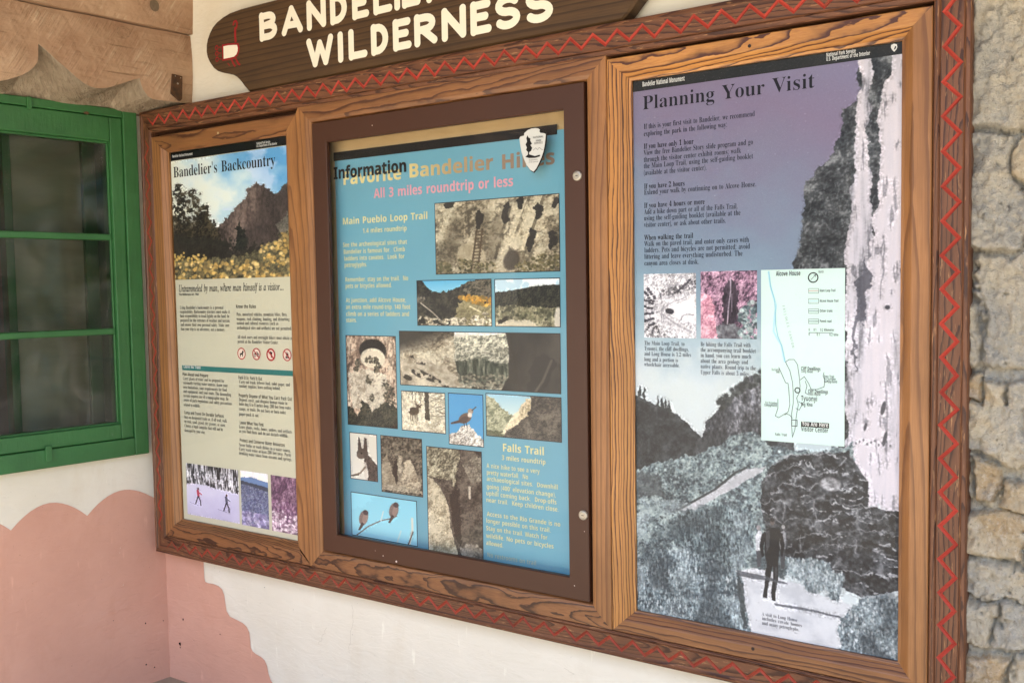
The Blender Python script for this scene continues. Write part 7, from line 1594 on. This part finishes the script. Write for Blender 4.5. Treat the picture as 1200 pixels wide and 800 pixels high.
letters('body_text', [("If this is your first visit to Bandelier, we recommend", -0.9842, 0.3622, 0.2661), ("exploring the park in the following way:", -0.9844, 0.3456, 0.2037), ("View the free Bandelier Story slide program and go", -0.9848, 0.302, 0.2626), ("through the visitor center exhibit rooms; walk", -0.9849, 0.2861, 0.2351), ("the Main Loop Trail, using the self-guiding booklet", -0.9851, 0.2714, 0.2629), ("(available at the visitor center).", -0.9852, 0.2556, 0.1562),
 ("Extend your walk by continuing on to Alcove House.", -0.9847, 0.2105, 0.27), ("Add a hike down part or all of the Falls Trail,", -0.9851, 0.1652, 0.228), ("using the self-guiding booklet (available at the", -0.9853, 0.1506, 0.2346), ("visitor center), or ask about other trails.", -0.9854, 0.1353, 0.2012), ("Walk on the paved trail, and enter only caves with", -0.9851, 0.0908, 0.2533), ("ladders. Pets and bicycles are not permitted; avoid", -0.9853, 0.0761, 0.2558), ("littering and leave everything undisturbed. The", -0.9854, 0.0612, 0.239), ("canyon area closes at dusk.", -0.9855, 0.0458, 0.1362)], .0172, 'serif', M_GREYI, p3, YC - .0008, -.004)
letters('subheading', [("If you have only 1 hour", -0.9847, 0.3166, 0.1243), ("If you have 2 hours", -0.9846, 0.2244, 0.1023), ("If you have 4 hours or more", -0.985, 0.18, 0.1507), ("When walking the trail", -0.985, 0.1051, 0.1226)], .0175, 'serif', M_NAVY, p3, YC - .0008, -.002)
photo((-0.9872, -0.123, -0.8564, 0.0258), pic_ruins, 'pale aerial photo of a ring of ruined rooms', p3, YC - .0006)
photo((-0.8454, -0.1226, -0.7139, 0.0285), pic_falls, 'pinkish photo of a waterfall', p3, YC - .0006)
letters('caption', [("The Main Loop Trail, to", -0.9872, -0.1406, 0.1021), ("Tyuonyi, the cliff dwellings,", -0.9873, -0.1533, 0.1128), ("and Long House is 1.2 miles", -0.9874, -0.1657, 0.1183), ("long and a portion is", -0.9876, -0.1788, 0.0864), ("wheelchair accessible.", -0.9877, -0.191, 0.0908),
 ("By hiking the Falls Trail with", -0.8461, -0.1404, 0.1176), ("the accompanying trail booklet", -0.8462, -0.153, 0.1295), ("in hand, you can learn much", -0.8462, -0.1656, 0.1192), ("about the area geology and", -0.8463, -0.1783, 0.1119), ("native plants. Round trip to the", -0.8464, -0.191, 0.1296), ("Upper Falls is about 3 miles.", -0.8464, -0.2042, 0.116)], .0142, 'serif', M_GREYI, p3, YC - .0008, -.006)
letters('caption', [("A visit to Long House", -0.7039, -0.7383, 0.0793), ("includes cavate homes", -0.7037, -0.7482, 0.0894), ("and many petroglyphs.", -0.7038, -0.7587, 0.0839)], .0118, 'serif', M_GREYI, p3, YC - .0008, -.006)
# pale green trail map lying over the print
mp = thing('trail_map', 'pale mint trail map sheet fixed over the right poster', 'map', (-.61, YC - .002, -.31))
MR = (-0.7044, -0.3449, -0.5255, 0.0289)
YM = YC - .0020
sheet('map_paper', *MR, YM, plain('mint_paper', (208, 231, 222), .6, .3, var=.015, scale=4), mp)
letters('map_label', [('Alcove House', -0.6713, 0.0153, 0.0532)], .0150, 'sans', M_TEXT, mp, YM - .0006)
letters('map_label', [('North', -0.5801, 0.0195, 0.0107), ('Main Loop Trail', -0.5775, -0.02, 0.0327), ('Alcove House Trail', -0.5774, -0.0417, 0.0388), ('Other trails', -0.5774, -0.0627, 0.0266), ('Paved road', -0.5773, -0.0845, 0.0248), ('0     0.1     0.2 Kilometer', -0.6007, -0.1028, 0.0535), ('0        0.1           0.2 Mile', -0.6007, -0.1128, 0.0623), ('To Cerro', -0.6812, -0.1906, 0.0179), ('Grande', -0.6708, -0.1952, 0.0075), ('To Frijoles', -0.6955, -0.2639, 0.0266), ('Campground', -0.6975, -0.2688, 0.0286), ('Frey Trail', -0.5681, -0.2011, 0.0212), ('To Juniper', -0.5681, -0.2062, 0.0248), ('Campground', -0.5681, -0.2116, 0.0274), ('Long House', -0.616, -0.1921, 0.0245), ('Talus House', -0.6013, -0.2401, 0.0261), ('Falls Trail', -0.6735, -0.332, 0.0264)], .0082, 'sans', M_TEXT, mp, YM - .0006, -.008)
letters('map_label', [('Cliff Dwellings', -0.6167, -0.1873, 0.0414), ('Cliff Dwellings', -0.6017, -0.2354, 0.0424), ('Big Kiva', -0.6166, -0.264, 0.0247)], .0118, 'sans', M_TEXT, mp, YM - .0006, -.002)
letters('map_label', [('Tyuonyi', -0.6167, -0.2527, 0.0349)], .0165, 'sans', M_TEXT, mp, YM - .0006, -.005)
YH = (-0.6166, -0.3087, -0.5572, -0.2976)
sheet('black_box', *YH, YM - .0006, M_BLACK, mp)
letters('map_label', [('You Are Here', -0.6142, -0.3061, 0.0553)], .0140, 'sans', M_WHITEINK, mp, YM - .0012)
letters('map_label', [('Visitor Center', -0.6166, -0.3182, 0.0577)], .0150, 'sans', M_TEXT, mp, YM - .0006, -.006)
O = parent_origin(mp)
def trail(name, pts, w, mat, closed=False, dy=.0006):
    b = MB(); b.ribbon([(x - O.x, z - O.z) for x, z in pts], w, YM - dy - O.y, closed=closed); return b.build(name, mat, mp)
M_CYAN = ink('cyan_map_ink', (178, 217, 226)); M_LINE = ink('grey_map_ink', (92, 104, 104))
trail('creek_line', [(-0.6877, 0.0255), (-0.6839, -0.0042), (-0.6783, -0.0247), (-0.6708, -0.0488), (-0.6745, -0.0747), (-0.6764, -0.1044), (-0.6689, -0.1192), (-0.6595, -0.1339), (-0.6558, -0.1523), (-0.652, -0.1707)], .0040, M_CYAN)
trail('creek_line', [(-0.6869, 0.0255), (-0.6828, -0.0079), (-0.6745, -0.0339), (-0.6727, -0.0562), (-0.6719, -0.0895), (-0.667, -0.1154), (-0.6577, -0.1375), (-0.6509, -0.1707)], .0016, ink('deep_cyan_ink', (140, 194, 212)), dy=.0010)
for pts in ([(-0.6502, -0.1707), (-0.6427, -0.1649), (-0.6316, -0.1646), (-0.6243, -0.1754), (-0.6206, -0.201), (-0.6187, -0.2212), (-0.6205, -0.236), (-0.626, -0.2474), (-0.6223, -0.262), (-0.626, -0.2807), (-0.6278, -0.2956), (-0.6297, -0.3162), (-0.6352, -0.3333)], [(-0.6502, -0.1707), (-0.6409, -0.1889), (-0.6353, -0.2127), (-0.6334, -0.2367), (-0.6334, -0.2589), (-0.6371, -0.2814), (-0.6371, -0.3037), (-0.6352, -0.3333)], [(-0.6652, -0.1823), (-0.6576, -0.1988), (-0.6502, -0.2152), (-0.6446, -0.2168), (-0.6427, -0.2371), (-0.6408, -0.263), (-0.6445, -0.2781), (-0.652, -0.286)], [(-0.667, -0.2514), (-0.667, -0.272), (-0.6727, -0.2892), (-0.6652, -0.2924), (-0.6501, -0.2822), (-0.6408, -0.2853), (-0.6352, -0.2924)], [(-0.6187, -0.2083), (-0.6096, -0.2006), (-0.6005, -0.2149), (-0.595, -0.2275), (-0.5824, -0.2269), (-0.5681, -0.2208), (-0.5663, -0.208), (-0.5699, -0.1972), (-0.5681, -0.1899)], [(-0.6223, -0.2546), (-0.6132, -0.2596), (-0.6205, -0.273), (-0.6279, -0.2697)], [(-0.6078, -0.2097), (-0.6041, -0.2206), (-0.6077, -0.2354), (-0.6004, -0.2387)]):
    trail('trail_line', pts, .0013, M_LINE)
trail('site_ring', [( (-0.6242, -0.2307)[0] + .0055 * math.cos(a * .5236), (-0.6242, -0.2307)[1] + .0055 * math.sin(a * .5236)) for a in range(12)], .0022, M_TEXT, True, .0008)
trail('site_ring', [(-0.6364, -0.2954), (-0.6249, -0.2954), (-0.6252, -0.3084), (-0.6367, -0.3085)], .0014, M_TEXT, True, .0008)
CP = [(-0.5913, 0.0103)][0]
trail('compass', [(CP[0] + .0100 * math.cos(a * .2244), CP[1] + .0100 * math.sin(a * .2244)) for a in range(28)], .0024, M_BLACK, True)
trail('compass_needle', [(CP[0] - .0045, CP[1] - .0045), (CP[0] + .005, CP[1] + .0055)], .0009, M_BLACK, dy=.0008)
trail('compass_needle', [(CP[0] + .001, CP[1] + .005), (CP[0] + .0056, CP[1] + .006), (CP[0] + .0052, CP[1] + .001)], .0009, M_BLACK, dy=.0010)
for k, (y_, c_) in enumerate(((340.6, 'salmon'), (352.6, 'cyan'), (364.4, 'grey'), (376.2, 'grey'))):
    pass
for pts, m_ in (([(-0.6008, -0.0127), (-0.58, -0.013), (-0.58, -0.0227), (-0.6008, -0.0225)], 0), ([(-0.6008, -0.0344), (-0.58, -0.0346), (-0.5799, -0.0443), (-0.6008, -0.0442)], 1), ([(-0.6008, -0.0559), (-0.5799, -0.0559), (-0.5799, -0.0653), (-0.6007, -0.0653)], 2), ([(-0.6007, -0.0773), (-0.5799, -0.0772), (-0.5798, -0.0869), (-0.6007, -0.0871)], 2)):
    trail('legend_box', pts, .0008, M_LINE, True); x0, z0 = pts[3]; x1, z1 = pts[1]
    trail('legend_line', [(x0, (z0 + z1) / 2), (x1, (z0 + z1) / 2)], .0012, (ink('salmon_ink', (206, 150, 140)), M_CYAN, M_LINE)[m_], dy=.0009)
trail('scale_bar', [(-0.6007, -0.1064), (-0.5507, -0.1061)], .0010, M_TEXT)
b = MB(); q = [(-0.6577, -0.0488), (-0.6354, -0.1407)]; V, F = [], []
tx = 'FRIJOLES CANYON'; dx, dz = q[1][0] - q[0][0], q[1][1] - q[0][1]; L_ = math.hypot(dx, dz); ux, uz = dx / L_, dz / L_
for i, ch in enumerate(tx):
    gv, gf, ga = glyph('sans', ch, -.012); c_ = L_ * i / len(tx); n = len(V)
    V += [(q[0][0] + ux * (c_ + a * .0105) - uz * v * .0105 - O.x, YM - .0006 - O.y, q[0][1] + uz * (c_ + a * .0105) + ux * v * .0105 - O.z) for a, v in gv]; F += [[n + k for k in f] for f in gf]
mesh('map_label', V, F, ink('pale_grey_ink', (150, 168, 164)), mp)

# ---------------------------------------------------------------- routed sign on top of the case
SL = [(-2.312, .6145), (-2.3225, .6235), (-2.334, .634), (-2.345, .6465), (-2.3560, .6570), (-2.368, .6665), (-2.383, .6745), (-2.410, .684), (-2.435, .689), (-2.4567, .6965), (-2.475, .708), (-2.491, .7258), (-2.501, .743), (-2.5055, .7626), (-2.504, .783), (-2.498, .80), (-2.487, .818), (-2.470, .836), (-2.4489, .8485), (-2.42, .8585), (-2.3911, .8645), (-2.34, .868)]
SX = -1.67
out = SL + [(2 * SX - x, z) for x, z in SL[::-1]]
sg = thing('wooden_sign', 'dark brown shaped wooden sign with cream routed letters on top of the case', 'sign', (SX, .04, .6145))
O = parent_origin(sg); b = MB(); n = len(out); YF = .004
G = lambda x, y, z: (x * 1.0 + 3, z * .9 + .02, .03 + x * .012 + y)
ins = []
for i in range(n):
    p, q, r = Vector(out[i - 1]), Vector(out[i]), Vector(out[(i + 1) % n]); d = (r - p).normalized(); nn = Vector((-d.y, d.x)); ins.append(q - nn * -.0045 if False else q + Vector((d.y, -d.x)) * .0045)
flip = (ins[5] - Vector((SX, .74))).length > (Vector(out[5]) - Vector((SX, .74))).length
if flip: ins = [Vector(out[i]) * 2 - ins[i] for i in range(n)]
b.face([(p[0] - O.x, YF - O.y, p[1] - O.z) for p in ins], 0, [G(p[0], YF, p[1]) for p in ins])
for i in range(n):
    j = (i + 1) % n
    for A, ya, B_, yb in ((ins, YF, out, YF + .006), (out, YF + .006, out, .046)):
        P = [(A[i][0], ya, A[i][1]), (A[j][0], ya, A[j][1]), (B_[j][0], yb, B_[j][1]), (B_[i][0], yb, B_[i][1])]
        b.face([(x - O.x, y - O.y, z - O.z) for x, y, z in P], 0, [G(*p) for p in P])
b.build('sign_board', M_SIGN, sg, grain=True)


def arc(cx, cz, rx, rz, a0, a1, n=10): return [(cx + rx * math.cos(math.radians(a0 + (a1 - a0) * i / n)), cz + rz * math.sin(math.radians(a0 + (a1 - a0) * i / n))) for i in range(n + 1)]


STROKES = {  # routed strokes in a 1 x 1 cell
    'B': [[(.1, 0), (.1, 1)], [(.1, .96)] + arc(.5, .76, .34, .2, 90, -90) + [(.2, .52)], [(.25, .52)] + arc(.52, .27, .40, .25, 80, -90) + [(.14, .03)]],
    'A': [[(.0, .02), (.46, .98)], [(.46, .98), (.98, .02)], [(.24, .3), (.74, .28)]], 'N': [[(.08, .0), (.08, 1)], [(.10, .96), (.90, .04)], [(.92, .02), (.92, 1)]],
    'D': [[(.1, 0), (.1, 1)], [(.1, .97)] + arc(.35, .5, .55, .47, 80, -80) + [(.12, .03)]], 'E': [[(.12, 0), (.12, 1)], [(.14, .97), (.9, .97)], [(.14, .52), (.78, .52)], [(.14, .03), (.95, .03)]],
    'L': [[(.12, 0), (.12, 1)], [(.14, .03), (.95, .03)]], 'I': [[(.5, 0), (.5, 1)]], 'R': [[(.1, 0), (.1, 1)], [(.1, .96)] + arc(.5, .73, .36, .23, 90, -90) + [(.22, .49)], [(.42, .46), (.95, .02)]],
    'W': [[(.0, 1), (.27, .02)], [(.27, .02), (.5, .86)], [(.5, .86), (.76, .02)], [(.76, .02), (1., 1)]], 'S': [arc(.52, .74, .40, .24, 35, 260, 12) + arc(.50, .26, .42, .25, 80, -145, 14)]}
def routed(ch, x, z, w, h, sw, y):
    V, F = MB(), None
    for k, st in enumerate(STROKES[ch]):
        r = sw / 2; pts = [(x + a * w * .86 + .07 * w + (0 if ch != 'I' else 0), z + r + c * (h - 2 * r)) for a, c in st]
        # round the ends
        yy = y - .00025 * k
        V.ribbon([(a - O.x, c - O.z) for a, c in pts], sw, yy - O.y)
        for (a, c), e in ((pts[0], 0), (pts[-1], 1)):
            V.face([(a + r * 1.02 * math.cos(-t * .4488) - O.x, yy - .0001 - .0001 * e - O.y, c + r * 1.02 * math.sin(-t * .4488) - O.z) for t in range(14)])
    return V.build('letter', M_WHITEP, sg)
H_ = .087
for ch, x0, x1 in (('B', -2.2555, -2.1745), ('A', -2.152, -2.0705), ('N', -2.052, -1.972), ('D', -1.957, -1.891), ('E', -1.872, -1.811), ('L', -1.794, -1.726), ('I', -1.728, -1.684), ('E', -1.690, -1.627), ('R', -1.607, -1.53)):
    routed(ch, x0, .753, x1 - x0, H_, .0205, YF - .0004)
for ch, x0, x1 in (('W', -2.0525, -1.950), ('I', -1.941, -1.899), ('L', -1.891, -1.820), ('D', -1.8035, -1.741), ('E', -1.725, -1.661), ('R', -1.651, -1.571), ('N', -1.557, -1.474), ('E', -1.463, -1.398), ('S', -1.387, -1.308), ('S', -1.296, -1.212)):
    routed(ch, x0, .6445, x1 - x0, H_, .0205, YF - .0004)
WB = [(-2.4196, .7665), (-2.395, .7660), (-2.372, .7635), (-2.356, .7610), (-2.3525, .752), (-2.354, .742), (-2.360, .733), (-2.372, .7275), (-2.395, .7275), (-2.4198, .7282)]
O = parent_origin(sg)
shape('emblem_outline', [(-2.387 + (x + 2.387) * 1.22, .747 + (z - .747) * 1.32) for x, z in WB], YF - .0004, M_REDP, sg)
shape('emblem_body', WB, YF - .0008, M_WHITEP, sg)
b = MB()
for k, (pts, w) in enumerate((([(-2.362, .770), (-2.3635, .79), (-2.362, .812)], .009), ([(-2.371, .823), (-2.366, .833), (-2.357, .834), (-2.352, .826), (-2.356, .814), (-2.366, .812)], .0065), ([(-2.384, .722), (-2.376, .708), (-2.367, .697)], .006), ([(-2.366, .724), (-2.352, .703), (-2.344, .699)], .006), ([(-2.402, .712), (-2.392, .703)], .003))):
    b = MB(); b.ribbon([(x - O.x, z - O.z) for x, z in pts], w, YF - .0005 - .0001 * k - O.y); b.build('emblem_line', M_REDP, sg)
for k, z in enumerate((.767, .749, .731)):
    b = MB(); b.ribbon([(-2.4515 + .0065 * math.cos(i * .7854) - O.x, z + .0065 * math.sin(i * .7854) - O.z) for i in range(8)], .0035, YF - .0006 - O.y, closed=True); b.ribbon([(-2.441 - O.x, z - O.z), (-2.430 - O.x, z - .002 - O.z)], .003, YF - .0011 - O.y); b.build('emblem_foot', M_REDP, sg)

# ---------------------------------------------------------------- lift everything from lens height to the floor
for o in list(scene.objects):
    if o.parent is None and o.type not in ('CAMERA', 'LIGHT'):
        o.location.z += EYE
